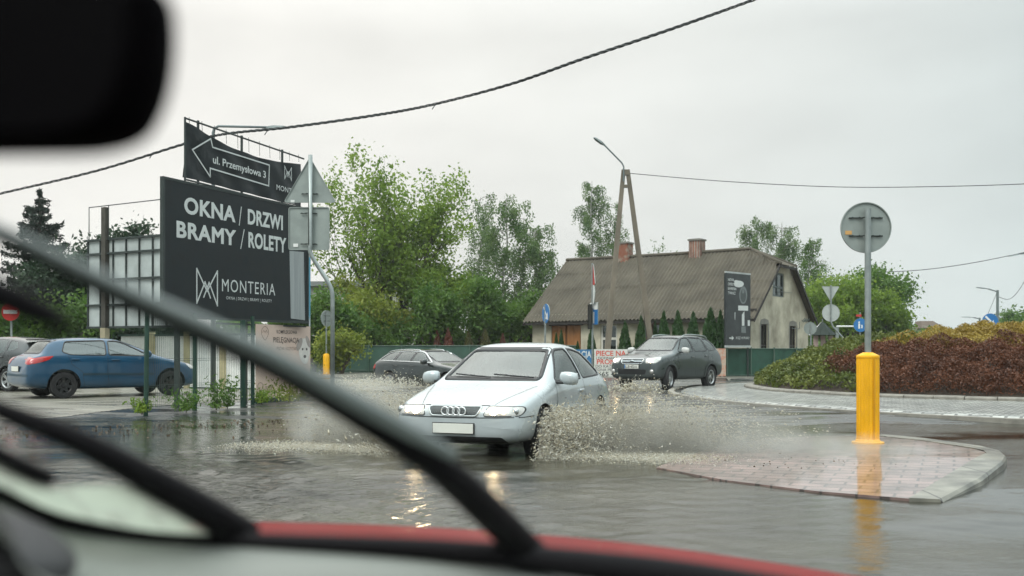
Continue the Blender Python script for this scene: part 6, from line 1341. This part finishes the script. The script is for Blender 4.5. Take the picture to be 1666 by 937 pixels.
C_ = np.stack([rng.uniform(P(500, 0, 51).x, P(566, 0, 51).x, n), 51 + rng.uniform(-.4, .4, n), .17 + rng.uniform(0, 1, n) ** .6 * 1.75], -1); co, q = leaves(C_, .14, rng); rawobj('foliage', co, q, G2, hg)
obj('stems', MB().tube([(P(510, 0, 51).x, 51, .1), (P(510, 0, 51).x, 51, 1.5)], .04, 6), M_BARK, hg)
# advertising banners on the fence
def banner(label, x0, x1, Y0, Y1, yt, yb, mt, name='banner'):
    p_ = Plane(P(x0, yt, Y0), P(x1, yt, Y1)); b_ = p_.ab(x0, yb).y; t = thing(name, label, 'banner', (p_.O.x, p_.O.y, p_.O.z + b_)); mb = MB(); p_.rect(mb, 0, b_, p_.L, 0, .025); obj('sheet', mb, mt, t)
    mb = MB()
    for a in (.06, p_.L * .5, p_.L - .06): q_ = p_.at(a, 0, -.06); mb.tube([(q_.x, q_.y, .05), (q_.x, q_.y, p_.O.z + .02)], .03, 6)
    obj('support', mb, M_GREENPOST, t); return p_, t
M_BWHITE = mat('white_banner', (.62, .62, .58), .5, var=.08, vs=1.5); M_BBLUE = mat('blue_banner', (.04, .17, .35), .5, var=.2, vs=1.2); M_PRED = mat('red_print', (.58, .07, .04), .5); M_PDK = mat('dark_print', (.06, .065, .06), .5)
p_, t = banner('blue banner ending in white letters left of the white heating banner', 905, 965, 42.6, 42.3, 568.5, 612, M_BBLUE)
mb = MB(); p_.text(mb, 'INSTALACJA', (908, 581.5), (962, 581.5), 11, .02); obj('lettering', mb, M_LETTER, t); mb = MB(); p_.slab(mb, [(930, 586), (957, 586), (957, 611), (936, 611)], .004, .006); obj('printed_panel', mb, mat('pale_blue_print', (.40, .48, .53), .5, var=.2), t)
p_, t = banner('white banner with red and black lines advertising heating stoves, behind the grey car', 966.5, 1163, 42.2, 41.2, 568, 612.5, M_BWHITE)
mb = MB(); p_.text(mb, 'PIECE NA PELLET', (970, 579), (1058, 579.5), 9, .02); p_.text(mb, 'PROMOCJA', (971, 592.5), (1030, 592.5), 8.5, .02); p_.text(mb, 'T', (1152, 579), (1159, 579), 8, .02); obj('red_lettering', mb, M_PRED, t)
mb = MB(); p_.text(mb, 'I DOFINANSOWANIE', (970, 584.5), (1030, 584.5), 4.2, .01); p_.text(mb, 'DO KAŻDEGO PIECA', (969, 598), (1034, 598), 4.6, .01); p_.text(mb, 'TONA PELLETU', (968, 603.5), (1013, 603.5), 4.4, .01); p_.text(mb, '665 454', (973, 612), (1012, 612), 7.5, .02)
p_.ell(mb, 967.6, 607, 1.6, 2.6, n=.004); obj('black_lettering', mb, M_PDK, t)
p_, t = banner('narrow peach patterned panel right of the grey car', 1164, 1181, 41.15, 41.1, 567, 612, mat('peach_pattern', (.52, .42, .33), .6, var=.1, vs=9, col2=(.50, .24, .17), thr=(.48, .56)), 'advertising_panel')
# black upright advertising panel on two posts
p_ = Plane(P(1181.5, 443, 41.3), P(1221, 449.5, 42.6)); t = thing('advertising_panel', 'tall black advertising panel with white arrow standing before the old house', 'advertising panel', (p_.O.x, p_.O.y, .1))
b_ = p_.ab(1181.5, 563).y; mb = MB(); p_.rect(mb, 0, b_, p_.L, 0, .06); obj('panel', mb, mat('black_print', (.022, .026, .028), .35, var=.4, vs=3), t)
mb = MB(); p_.rect(mb, -.02, -.02, p_.L + .02, .05, .08, .01); p_.rect(mb, -.02, b_ - .06, p_.L + .02, b_ + .03, .08, .01); obj('frame_bar', mb, mat('pale_bar', (.4, .42, .41), .5), t)
mb = MB()
for i, (s_, x_) in enumerate((('NOWA', 1194), ('OFERTA', 1196), ('KAMIENIA', 1198), ('TYNKACZ', 1196.5))): p_.text(mb, s_, (1184.3, 456.8 + i * 7.2), (x_, 458.2 + i * 7.2), 4.6, .015)
p_.text(mb, 'SKRĘĆ W PRAWO', (1197, 551.5), (1219, 551.5), 4.2, .0); p_.stroke(mb, [(1187, 550), (1191.5, 550)], .05, .004); mb.prism([p_.at(*p_.ab(*q), .004) for q in ((1190.5, 546.5), (1194, 550), (1190.5, 553.5))], p_.N * .003)
p_.slab(mb, [(1201, 497), (1217, 497.5), (1217, 505.5), (1201, 505)], .003, .004); p_.slab(mb, [(1207, 512), (1211, 506), (1211, 530), (1207, 530)], .003, .004); p_.slab(mb, [(1216.5, 521), (1220, 521), (1220, 530), (1216.5, 530)], .003, .004); p_.slab(mb, [(1195.2, 508), (1196.2, 508), (1196, 520), (1195.4, 520)], .003, .004); obj('lettering', mb, M_LETTER, t)
mb = MB(); p_.ell(mb, 1202, 462, 8, 5.5, n=.003, m=0); p_.ell(mb, 1199, 459, 5, 3, n=.004, m=0, rot=.4); p_.ell(mb, 1209, 480, 6.5, 14.5, n=.005, m=1); p_.ell(mb, 1209, 481, 4.5, 11, n=.006, m=2); p_.ell(mb, 1209, 474, 2, 3.5, n=.007, m=1); p_.slab(mb, [(1206, 531), (1213, 531), (1213.5, 542), (1206, 541)], .003, .004, 1)
obj('product_print', mb, [M_LETTER, mat('mid_grey_print', (.16, .18, .18), .4), mat('dark_grey_print', (.06, .07, .07), .4)], t)
for a in (.06, p_.L - .06): q_ = p_.at(a, 0, -.10); obj('post', MB().box((q_.x, q_.y, (p_.O.z - .05) / 2), (.07, .07, p_.O.z - .05)), M_FRAME, t)
# low building far behind the big tree
lb = thing('low_building', 'long low pale building seen through the stems of the tall light green tree', 'building', (P(585, 0, 74).x, 74, .17)); xa, xb = P(500, 0, 74).x, P(690, 0, 74).x; zt = P(0, 462, 74).z
obj('wall', MB().box(((xa + xb) / 2, 76, zt / 2), (xb - xa, 4, zt - .3)), mat('pale_wall', (.38, .37, .34), .8, var=.15), lb); obj('roof', MB().box(((xa + xb) / 2, 76, zt), (xb - xa + .8, 4.8, .35)), mat('grey_fascia', (.2, .21, .21), .7), lb)
for k in range(6): x_ = lerp(xa, xb, (k + .5) / 6); f_ = obj('window', MB().box((x_, 73.96, zt * .55), (1.3, .1, 1.1)), M_WINW, lb); obj('pane', MB().box((x_, 73.9, zt * .55), (1.1, .04, .9)), M_DARK, f_)
# parasol stall beside the gable
sx = P(1338, 0, 54).x; sp = thing('market_parasol', 'red, white and dark green parasol with hanging side sheets right of the gable', 'parasol', (sx, 54, .17)); mb = MB(); zc = P(0, 522, 54).z; rim = P(0, 545, 54).z; vv = [Vector((sx, 54, zc))]; ff = []
for k in range(8): a = 2 * math.pi * k / 8 + .3; vv.append(Vector((sx + .75 * math.cos(a), 54 + .75 * math.sin(a), rim)))
mb = MB()
for k in range(8): mb.add([vv[0], vv[1 + k], vv[1 + (k + 1) % 8]], [(0, 1, 2)], (2, 2, 0, 1, 2, 2, 2, 2)[k])
mb.add([p - Vector((0, 0, .015)) for p in vv], [(0, 1 + (k + 1) % 8, 1 + k) for k in range(8)], 2); obj('canopy', mb, [M_RED, M_WHITE, mat('dark_green_cloth', (.012, .022, .016), .8)], sp); obj('pole', MB().tube([(sx, 54, .1), (sx, 54, zc + .1)], .025, 6), M_STEEL, sp)
for k, dx in enumerate((-.42, .0, .45)): obj('side_sheet', MB().bevbox((sx + dx, 53.8 + .1 * k, .17 + (rim - .2) / 2), (.26, .05, rim - .2), .02), mat('dusty_pink_cloth', (.38, .28, .26), .8) if 'dusty_pink_cloth' not in bpy.data.materials else bpy.data.materials['dusty_pink_cloth'], sp)
# small roofs far right beyond the mound
for px_, w_, yt, lbl in ((1646, 3.2, 519, 'tiny far shed roof left of the far tree at the right edge'), (1520, 2.2, 524, 'tiny far roof just showing over the yellow shrubs')):
    q_ = P(px_, yt, 118); t = thing('far_house', lbl, 'house', (q_.x, 118, .17)); obj('wall', MB().box((q_.x, 120, q_.z / 2 - .2), (w_, 3, q_.z - .4)), mat('far_wall', (.3, .27, .22), .8), t); obj('roof', MB().prism([(q_.x - w_ / 2 - .3, 118.2, q_.z - .7), (q_.x + w_ / 2 + .3, 118.2, q_.z - .7), (q_.x + w_ / 2 - .4, 120, q_.z + .2), (q_.x - w_ / 2 + .4, 120, q_.z + .2)], (0, 1.9, -.02)), mat('far_tiles', (.1, .07, .05), .8), t)
# ------------------------------------------------------------------ spray thrown up by the hatchback
def spraymat(name, c, tr=.5):
    m, t, b, o = nmat(name); b.inputs['Base Color'].default_value = (*c, 1); b.inputs['Roughness'].default_value = .25; b.inputs['Specular IOR Level'].default_value = .5
    ts = t.nodes.new('ShaderNodeBsdfTranslucent'); ts.inputs[0].default_value = (*c, 1); mxs = t.nodes.new('ShaderNodeMixShader'); mxs.inputs[0].default_value = tr
    t.links.new(b.outputs[0], mxs.inputs[1]); t.links.new(ts.outputs[0], mxs.inputs[2]); t.links.new(mxs.outputs[0], o.inputs[0]); return m
M_SPRAY = spraymat('muddy_spray', (.74, .69, .57), .55); M_DROP = spraymat('dark_drops', (.24, .21, .16), .3); M_FOAM = spraymat('pale_spray', (.86, .84, .77), .55)
def drops(name, p, v, s, mats, midx=None, elong=2.7):
    n = len(p); d = v / (np.linalg.norm(v, axis=1)[:, None] + 1e-6); r = npr.normal(size=(n, 3)); u = np.cross(d, r); u /= np.linalg.norm(u, axis=1)[:, None]; w = np.cross(d, u); s = s[:, None]
    a = p + d * s * elong; b = p - d * s * elong * .7; c1 = p + u * s; c2 = p + (-.5 * u + .866 * w) * s; c3 = p + (-.5 * u - .866 * w) * s
    co = np.stack([a, b, c1, c2, c3], 1).reshape(-1, 3); base = np.arange(n)[:, None, None] * 5; tri_ = np.array([[0, 2, 3], [0, 3, 4], [0, 4, 2], [1, 3, 2], [1, 4, 3], [1, 2, 4]])[None]; f = (base + tri_).reshape(-1, 3)
    o = rawobj(name, co, f, mats, midx=None if midx is None else np.repeat(midx, 6), smooth=True); return tag(o, kind='stuff')
hd = np.array([math.cos(R(252.5)), math.sin(R(252.5)), 0]); lf = np.array([-hd[1], hd[0], 0])       # heading of the hatchback and its left side
carp = np.array([.07, 13.78, 0.])
def plume(wheel, out, n, tmax, vo, vf, vz, seed, s0, vcar=7., ripple=5):
    rg = np.random.default_rng(seed); tau = rg.uniform(0, 1, n) ** 1.25 * tmax; sheetn = rg.integers(0, ripple, n)
    J = 170; jet = rg.integers(0, J, n); tight = rg.uniform(0, 1, n) < .6                  # most of the water leaves in jets that stretch into ropes of drops
    jf = rg.beta(1.4, 1.25, J); jo = rg.beta(1.2, 1.5, J); jv = rg.normal(0, 1, J); jt = rg.uniform(0, 1, J) ** 1.1
    fan = np.where(tight, np.clip(jf[jet] + rg.normal(0, .025, n), 0, 1), rg.beta(1.4, 1.25, n)); tau = np.where(tight, np.clip(jt[jet] * tmax + rg.normal(0, .014, n), .002, tmax), tau)
    phase = .75 + .25 * np.sin(tau * 31 + sheetn * 1.7)
    o_ = vo[0] + (vo[1] - vo[0]) * np.where(tight, np.clip(jo[jet] * rg.normal(1, .22, n), 0, 1.1), rg.beta(1.2, 1.5, n)); f_ = vf[0] + vf[1] * np.where(tight, jv[jet] + rg.normal(0, .08, n), rg.normal(0, 1, n)); z_ = (vz[0] + (vz[1] - vz[0]) * fan) * phase
    vel = out[None] * o_[:, None] + hd[None] * f_[:, None] + np.array([0, 0, 1.])[None] * z_[:, None]
    drag = 1 / (1 + .9 * tau)
    p = wheel[None] - hd[None] * vcar * tau[:, None] + vel * (tau * drag)[:, None]; p[:, 2] -= 4.9 * tau ** 2; p += rg.normal(0, .010 + .03 * tau[:, None], (n, 3)); p[:, 2] += .05
    vel[:, 2] -= 9.8 * tau; k = (p[:, 2] > .03); s = s0 * rg.lognormal(0, .55, n); return p[k], vel[k], s[k]
wl = carp + hd * 1.25 + lf * .86; wr = carp + hd * 1.25 - lf * .86; rl_ = carp - hd * 1.26 + lf * .86
def splash(name, wheel, out, seed, sc=1.0, vo=(.25, 8.0), vz=(.3, 5.2), n=(120000, 130000)):
    p, v, s = plume(wheel, out, int(n[0] * sc), .62, vo, (5.7, 1.3), vz, seed, .0047); mi = (npr.uniform(0, 1, len(p)) < .10).astype(int) + 2 * (npr.uniform(0, 1, len(p)) < .25).astype(int); mi = np.minimum(mi, 2)
    drops(name, p, v, np.minimum(s, .013), [M_SPRAY, M_DROP, M_FOAM], mi)
    p, v, s = plume(wheel, out, int(n[1] * sc), .68, (vo[0] * .8, vo[1] * 1.05), (5.4, 1.6), (vz[0], vz[1] * .82), seed + 1, .0038)
    drops(name.replace('splash', 'spray_mist'), p, v, np.minimum(s, .009), [M_SPRAY, M_FOAM], (npr.uniform(0, 1, len(p)) < .45).astype(int), 1.6)
splash('water_splash', wl, lf, 101); splash('water_splash', wr, -lf, 103, 1.1, vo=(.25, 6.6), vz=(.3, 5.2))
p, v, s = plume(rl_, lf, 9000, .35, (.6, 3.6), (2.6, 1.2), (.2, 3.0), 107, .0065); drops('water_splash', p, v, np.minimum(s, .018), [M_SPRAY, M_DROP], (npr.uniform(0, 1, len(p)) < .2).astype(int))
# fine mist hanging in the plumes
def mist(name, c, ax, size, dens, col):
    bm = bmesh.new(); bmesh.ops.create_icosphere(bm, subdivisions=3, radius=1); ang = math.atan2(ax[1], ax[0]); Mz = Matrix.Rotation(ang, 3, 'Z'); rg = random.Random(3)
    for v in bm.verts:
        k = 1 + .14 * math.sin(v.co.x * 5 + 1) * math.sin(v.co.z * 4 + v.co.y * 3); v.co = Vector((v.co.x * size[0] * k, v.co.y * size[1] * k, v.co.z * size[2] * k))
    bm.verts.index_update(); mb = MB().add([Mz @ v.co + Vector(c) for v in bm.verts], [[v.index for v in f.verts] for f in bm.faces]); bm.free()
    m = bpy.data.materials.new(name); m.use_nodes = True; t = m.node_tree; t.nodes.remove(t.nodes['Principled BSDF']); L = t.links.new
    pv = t.nodes.new('ShaderNodeVolumePrincipled'); pv.inputs['Color'].default_value = (*col, 1); pv.inputs['Anisotropy'].default_value = .1
    co = t.nodes.new('ShaderNodeTexCoord'); g = t.nodes.new('ShaderNodeVectorMath'); g.operation = 'DISTANCE'; L(co.outputs['Generated'], g.inputs[0]); g.inputs[1].default_value = (.5, .5, .42)
    fa = t.nodes.new('ShaderNodeMapRange'); fa.inputs[1].default_value = .5; fa.inputs[2].default_value = .05; fa.inputs[3].default_value = 0; fa.inputs[4].default_value = 1; L(g.outputs['Value'], fa.inputs[0])
    nz = t.nodes.new('ShaderNodeTexNoise'); nz.inputs['Scale'].default_value = 2.6; nz.inputs['Detail'].default_value = 4; L(co.outputs['Object'], nz.inputs['Vector'])
    nr = t.nodes.new('ShaderNodeMapRange'); nr.inputs[1].default_value = .35; nr.inputs[2].default_value = .7; nr.inputs[3].default_value = .15; nr.inputs[4].default_value = 1.4; L(nz.outputs[0], nr.inputs[0])
    mu = t.nodes.new('ShaderNodeMath'); mu.operation = 'MULTIPLY'; L(fa.outputs[0], mu.inputs[0]); L(nr.outputs[0], mu.inputs[1]); m2 = t.nodes.new('ShaderNodeMath'); m2.operation = 'MULTIPLY'; m2.inputs[1].default_value = dens; L(mu.outputs[0], m2.inputs[0]); L(m2.outputs[0], pv.inputs['Density'])
    L(pv.outputs[0], t.nodes['Material Output'].inputs['Volume']); tag(obj(name, mb, m), kind='stuff')
mist('mist', wl + lf * 1.5 - hd * .45 + np.array([0, 0, .28]), lf - hd * .35, (2.2, .8, .66), 2.0, (.93, .90, .82))
mist('mist', wl + lf * 3.2 - hd * .4 + np.array([0, 0, .14]), lf, (1.9, .9, .30), 1.0, (.93, .91, .85))
mist('mist', wr - lf * 1.2 - hd * .7 + np.array([0, 0, .38]), -lf - hd * .5, (2.0, .85, .8), 2.2, (.93, .90, .82))
for w_, o_, sd_ in ((wl, lf, 131), (wr, -lf, 132)):                        # water boiling round the front tyres
    rg = np.random.default_rng(sd_); n = 34000; u = rg.uniform(0, 1, n); p = w_[None] + o_[None] * (rg.gamma(1.6, .14, n) - .04)[:, None] + hd[None] * rg.normal(.06, .30, n)[:, None]; p[:, 2] = .04 + .62 * u ** 1.5 * np.exp(-np.abs(rg.normal(0, .5, n)))
    drops('water_splash', p, o_[None] + np.array([0, 0, .8])[None] + rg.normal(0, .5, (n, 3)), .0042 * rg.lognormal(0, .5, n), [M_SPRAY, M_FOAM, M_DROP], rg.choice(3, n, p=[.5, .4, .1]))
mist('mist', wl + lf * .75 - hd * .15 + np.array([0, 0, .22]), lf - hd * .25, (1.25, .55, .48), 4.0, (.84, .79, .66))
mist('mist', wr - lf * .9 - hd * .3 + np.array([0, 0, .26]), -lf - hd * .3, (1.4, .55, .5), 3.0, (.86, .82, .70))
# churned foam lying along the outer foot of the plumes
def foam(name, c, out, n, seed, Lx, Ly):
    rg = np.random.default_rng(seed); a = rg.beta(1.2, 2.4, n) * Lx; b = rg.normal(0, Ly, n) - a * .12; p = c[None] + out[None] * a[:, None] - hd[None] * b[:, None]; p[:, 2] = WATER_Z + .005 + np.abs(rg.normal(0, .03, n)) * np.exp(-a / (Lx * .6)); v = np.tile(out, (n, 1)) + rg.normal(0, .5, (n, 3)); drops(name, p, v, .0034 * rg.lognormal(0, .45, n), [M_FOAM, M_SPRAY], (rg.uniform(0, 1, n) < .5).astype(int), 2.0)
foam('foam', wl + hd * .1, lf, 26000, 111, 3.3, .34); foam('foam', wr + hd * .1, -lf, 22000, 112, 2.8, .34)
# drops kicked up in front of the grey car's far wheel and behind the estate's rear wheel
rg = np.random.default_rng(115); n = 900; q = P(1016, 640, 29.6); p = np.array([q.x, 29.6, .06]) + np.stack([rg.normal(.25, .5, n), rg.normal(0, .4, n), np.abs(rg.normal(0, .17, n))], -1); drops('water_splash', p, rg.normal(size=(n, 3)), .012 * rg.lognormal(0, .5, n), [M_SPRAY, M_FOAM], (rg.uniform(0, 1, n) < .4).astype(int))
n = 5000; q = P(622, 632, 32.4); p = np.array([q.x, 32.0, -.02]) + np.stack([rg.normal(-.1, .8, n), rg.normal(0, .45, n), np.abs(rg.normal(0, .20, n))], -1); drops('water_splash', p, rg.normal(size=(n, 3)), .010 * rg.lognormal(0, .5, n), [M_SPRAY, M_FOAM], (rg.uniform(0, 1, n) < .5).astype(int))
# leaf litter and grit washed up along the edge of the flood and on the island
def litter(name, pts, n, seed, sx, sy, mats, size):
    rg = np.random.default_rng(seed); P_ = []
    for k in range(n):
        t = rg.uniform(0, len(pts) - 1.001); i = int(t); g = pts[i].lerp(pts[i + 1], t - i); x, y = g.x + rg.normal(0, sx), g.y + rg.normal(0, sy); P_.append((x, y, max(zgf(x, y), WATER_Z) + .012 if g.z < .09 else g.z + .008))
    co, q = leaves(np.array(P_), size, rg, .95, 0, .6); tag(rawobj(name, co, q, mats), kind='stuff')
M_LITTER = leafmat('litter', (.045, .028, .014), (.16, .10, .05), .05, 9)
litter('leaf_litter', [Gd(120, 708, .06), Gd(230, 698, .06), Gd(330, 692, .06), Gd(450, 687, .06), Gd(560, 684, .06)], 520, 121, .9, .32, M_LITTER, .036)
litter('leaf_litter', [Gd(-20, 712, .08), Gd(60, 700, .08)], 160, 122, .6, .3, M_LITTER, .036)
litter('island_litter', [Vector((*Gd(1170, 752, .1)[:2], .095)), Vector((*Gd(1300, 760, .1)[:2], .105)), Vector((*Gd(1390, 745, .1)[:2], .115))], 50, 123, .5, .35, M_LITTER, .022)
# ------------------------------------------------------------------ the car the picture is taken from
def wp(px, py, o=0.):                # a point on its raked windscreen
    s = (HY - py) / F; Y = .62 / (1 + 1.5 * s) + o; return P(px, py, Y)
own = thing('passenger_car', 'red car seen from its front seat, with wipers, dashboard and black mirror', 'car', (0, .9, 0))
M_BONNET = mat('red_bonnet_paint', (.17, .003, .004), .45, .0, var=.08, coat=.03, spec=.12)
mb = MB(); xs_ = np.linspace(-.56, 1.05, 40); far = catmull([(-.60, 1.016), (-.49, 1.014), (-.21, 1.006), (.05, .990), (.30, .964), (.63, .917), (1.05, .85)], 8); fx_ = [p.x for p in far]; fz_ = [p.y for p in far]; vv = []
prof = [(.98, .045), (1.2, .040), (1.45, .028), (1.68, .010), (1.80, 0), (1.87, -.018), (1.93, -.07), (1.97, -.20), (1.98, -.45)]
for x_ in xs_:
    zf = float(np.interp(x_, fx_, fz_)); dy = -.10 * max(0, x_ - .2) ** 2
    vv += [(x_, y_ + dy, zf + dz_) for y_, dz_ in prof]
K = len(prof); mb.add(vv, [(i * K + k, (i + 1) * K + k, (i + 1) * K + k + 1, i * K + k + 1) for i in range(len(xs_) - 1) for k in range(K - 1)]); obj('bonnet', mb, M_BONNET, own, smooth=True)
# windscreen pane, clear, and the unwiped wet patch low on the left
m, t, b, o = nmat('clear_windscreen'); t.nodes.remove(b); tr = t.nodes.new('ShaderNodeBsdfTransparent'); tr.inputs[0].default_value = (.965, .975, .965, 1); t.links.new(tr.outputs[0], o.inputs[0])
pane = obj('windscreen', MB().add([wp(-300, 960, -.012), wp(1950, 960, -.012), wp(1950, -220, -.012), wp(-300, -220, -.012)], [(0, 1, 2, 3)]), m, own)
m, t, b, o = nmat('wet_film'); co = t.nodes.new('ShaderNodeTexCoord'); mpn = t.nodes.new('ShaderNodeMapping'); mpn.inputs['Scale'].default_value = (60, 14, 14); t.links.new(co.outputs['Object'], mpn.inputs[0])
nz = t.nodes.new('ShaderNodeTexNoise'); nz.inputs['Scale'].default_value = 1; nz.inputs['Detail'].default_value = 3; t.links.new(mpn.outputs[0], nz.inputs['Vector']); t.nodes.remove(b)
mr = t.nodes.new('ShaderNodeMapRange'); mr.inputs[1].default_value = .35; mr.inputs[2].default_value = .55; mr.inputs[3].default_value = .55; mr.inputs[4].default_value = .93; t.links.new(nz.outputs[0], mr.inputs[0])
ts = t.nodes.new('ShaderNodeBsdfTranslucent'); ts.inputs[0].default_value = (.36, .40, .33, 1); tp = t.nodes.new('ShaderNodeBsdfTransparent'); mxs = t.nodes.new('ShaderNodeMixShader'); t.links.new(mr.outputs[0], mxs.inputs[0]); t.links.new(tp.outputs[0], mxs.inputs[1]); t.links.new(ts.outputs[0], mxs.inputs[2]); t.links.new(mxs.outputs[0], o.inputs[0])
fp = [(-80, 735), (0, 745), (60, 775), (120, 790), (215, 778), (262, 805), (330, 842), (380, 862), (250, 858), (100, 836), (0, 795), (-80, 760)]
xs2 = np.linspace(-80, 376, 40); top_ = [Vector((x_, float(np.interp(x_, (-80, 0, 84, 120, 205, 240, 330, 376), (716, 754, 796, 791, 788, 806, 856, 876))))) for x_ in xs2]; bot_ = [Vector((x_, float(np.interp(x_, (-80, 0, 60, 130, 250, 376), (775, 802, 832, 852, 872, 879))))) for x_ in xs2]
n_ = min(len(top_), len(bot_)); vv = []
for i in range(n_): vv += [wp(top_[i].x, top_[i].y, .004), wp(bot_[i].x, bot_[i].y, .004)]
obj('water_film', MB().add(vv, [(i * 2, i * 2 + 1, i * 2 + 3, i * 2 + 2) for i in range(n_ - 1)]), m, pane, smooth=True)
M_WARM = mat('wiper_arm_satin', (.20, .22, .215), .42, .35, var=.1); M_WRUB = mat('wiper_rubber', (.007, .006, .007), .6, var=.1, spec=.12)
def rod(pts, o, flat=1.0, k=6):      # px polyline with px half-widths -> tube on the screen
    c = catmull([(a, b_, w) for a, b_, w in pts], k); P3 = [wp(p.x, p.y, o) for p in c]; return MB().tube(P3, [max(p.z * q.y / F, .001) for p, q in zip(c, P3)], 10, flat=flat)
wpr = obj('wiper', rod([(-60, 368, 8), (0, 388, 8), (120, 450, 10), (250, 513, 12), (430, 596, 14), (560, 668, 17), (660, 726, 23), (730, 772, 28), (800, 838, 29), (850, 888, 28), (905, 945, 29), (960, 1010, 30)], .03), M_WRUB, own, smooth=True)
obj('wiper_arm', rod([(-60, 352, 6), (0, 373, 9), (120, 431, 12), (250, 492, 13), (430, 572, 14), (560, 643, 15), (660, 698, 15), (740, 742, 10)], .028), M_WARM, wpr, smooth=True)
wp2 = obj('wiper', rod([(-60, 640, 15), (0, 667, 17), (120, 714, 21), (240, 777, 25), (330, 828, 27), (400, 872, 28)], .03), M_WRUB, own, smooth=True)
obj('wiper_tip', rod([(-60, 708, 13), (0, 742, 15), (50, 766, 15), (84, 780, 11)], .02), M_WRUB, wp2, smooth=True)
obj('wiper_spoiler', rod([(-60, 455, 26), (0, 478, 30), (60, 505, 27), (112, 524, 15)], -.16), M_WRUB, wpr, smooth=True)
# black rubber at the foot of the screen, dashboard top, instrument cowl
obj('screen_seal', rod([(-60, 775, 16), (0, 802, 15), (60, 832, 16), (130, 852, 15), (250, 872, 13), (400, 880, 14), (640, 890, 17), (800, 902, 20), (960, 919, 24), (1100, 938, 28), (1300, 975, 34)], .0), M_WRUB, own, smooth=True)
line = catmull([(-200, 740), (0, 812), (60, 842), (130, 862), (250, 878), (400, 886), (640, 900), (800, 916), (960, 938), (1100, 962), (1300, 1000), (1700, 1080)], 4); vv = []; K = 6
for p in line:
    a = wp(p.x, p.y, .0)
    for k in range(K): t_ = k / (K - 1); vv.append(Vector((lerp(a.x, a.x * .62, t_), lerp(a.y, .50, t_), a.z - .02 * math.sin(t_ * 3.1) + (.035 * t_))))
M_DASH = mat('grey_dashboard', (.19, .20, .18), .6, var=.2, vs=2.2, stretch=(1, 3, 1))
obj('dashboard', MB().add(vv, [(i * K + k, (i + 1) * K + k, (i + 1) * K + k + 1, i * K + k + 1) for i in range(len(line) - 1) for k in range(K - 1)]), M_DASH, own, smooth=True)
q = P(-10, 885, .66); mb = MB(); T_ = Matrix.Rotation(R(22), 3, 'Y')
bm = bmesh.new(); bmesh.ops.create_uvsphere(bm, u_segments=28, v_segments=16, radius=1); bm.verts.index_update(); mb.add([T_ @ Vector((v.co.x * .055, v.co.y * .05, v.co.z * .018)) + q for v in bm.verts], [[v.index for v in f.verts] for f in bm.faces]); bm.free(); obj('instrument_cowl', mb, mat('cowl_grey', (.035, .034, .036), .6), own, smooth=True)
# inside mirror: rounded black housing hanging from the top of the screen
ol = roundpoly([(-640, -60), (268, -60), (264, 120), (205, 236), (-560, 244), (-660, 120)], 120, 8); Ym = .42; a = [P(p.x, p.y, Ym) for p in ol]; ce = sum(a, Vector()) / len(a); n_ = len(a); vv = []
for sc2, dy in ((.90, -.012), (.97, -.008), (1.0, 0), (1.0, .015), (.96, .03), (.80, .042), (.45, .05)): vv += [ce + (p - ce) * sc2 + Vector((0, dy, 0)) for p in a]
ff = [(r_ * n_ + i, r_ * n_ + (i + 1) % n_, (r_ + 1) * n_ + (i + 1) % n_, (r_ + 1) * n_ + i) for r_ in range(6) for i in range(n_)] + [tuple(range(6 * n_, 7 * n_))]
mi_ = obj('rear_view_mirror', MB().add(vv, ff), mat('mirror_black', (.0018, .0014, .0018), .8, var=.1, spec=.02), own, smooth=True)
gl_ = [ce + (p - ce) * .90 + Vector((0, -.0122, 0)) for p in a]; obj('mirror_glass', MB().add(gl_, [tuple(range(n_))]), mat('mirror_dark_reflection', (.002, .0016, .002), .6, var=.1, spec=.03), mi_)  # matte near-black colour stands in for the dark cabin reflected in the glass
obj('mirror_stalk', MB().tube([ce + Vector((0, .04, .01)), ce + Vector((0, .07, .05)), wp(-215, -70, -.014)], .010, 8), M_BLACK, mi_)
# ------------------------------------------------------------------ rain-laden air
HZ = 0.0005
if HZ > 0:
    m = bpy.data.materials.new('rain_haze'); m.use_nodes = True; t = m.node_tree; t.nodes.remove(t.nodes['Principled BSDF']); pv_ = t.nodes.new('ShaderNodeVolumePrincipled'); pv_.inputs['Density'].default_value = HZ; pv_.inputs['Color'].default_value = (.93, .96, .95, 1); pv_.inputs['Anisotropy'].default_value = .25; t.links.new(pv_.outputs[0], t.nodes['Material Output'].inputs['Volume'])
    tag(obj('haze', MB().box((0, 240, 12), (640, 540, 28)), m), kind='stuff')
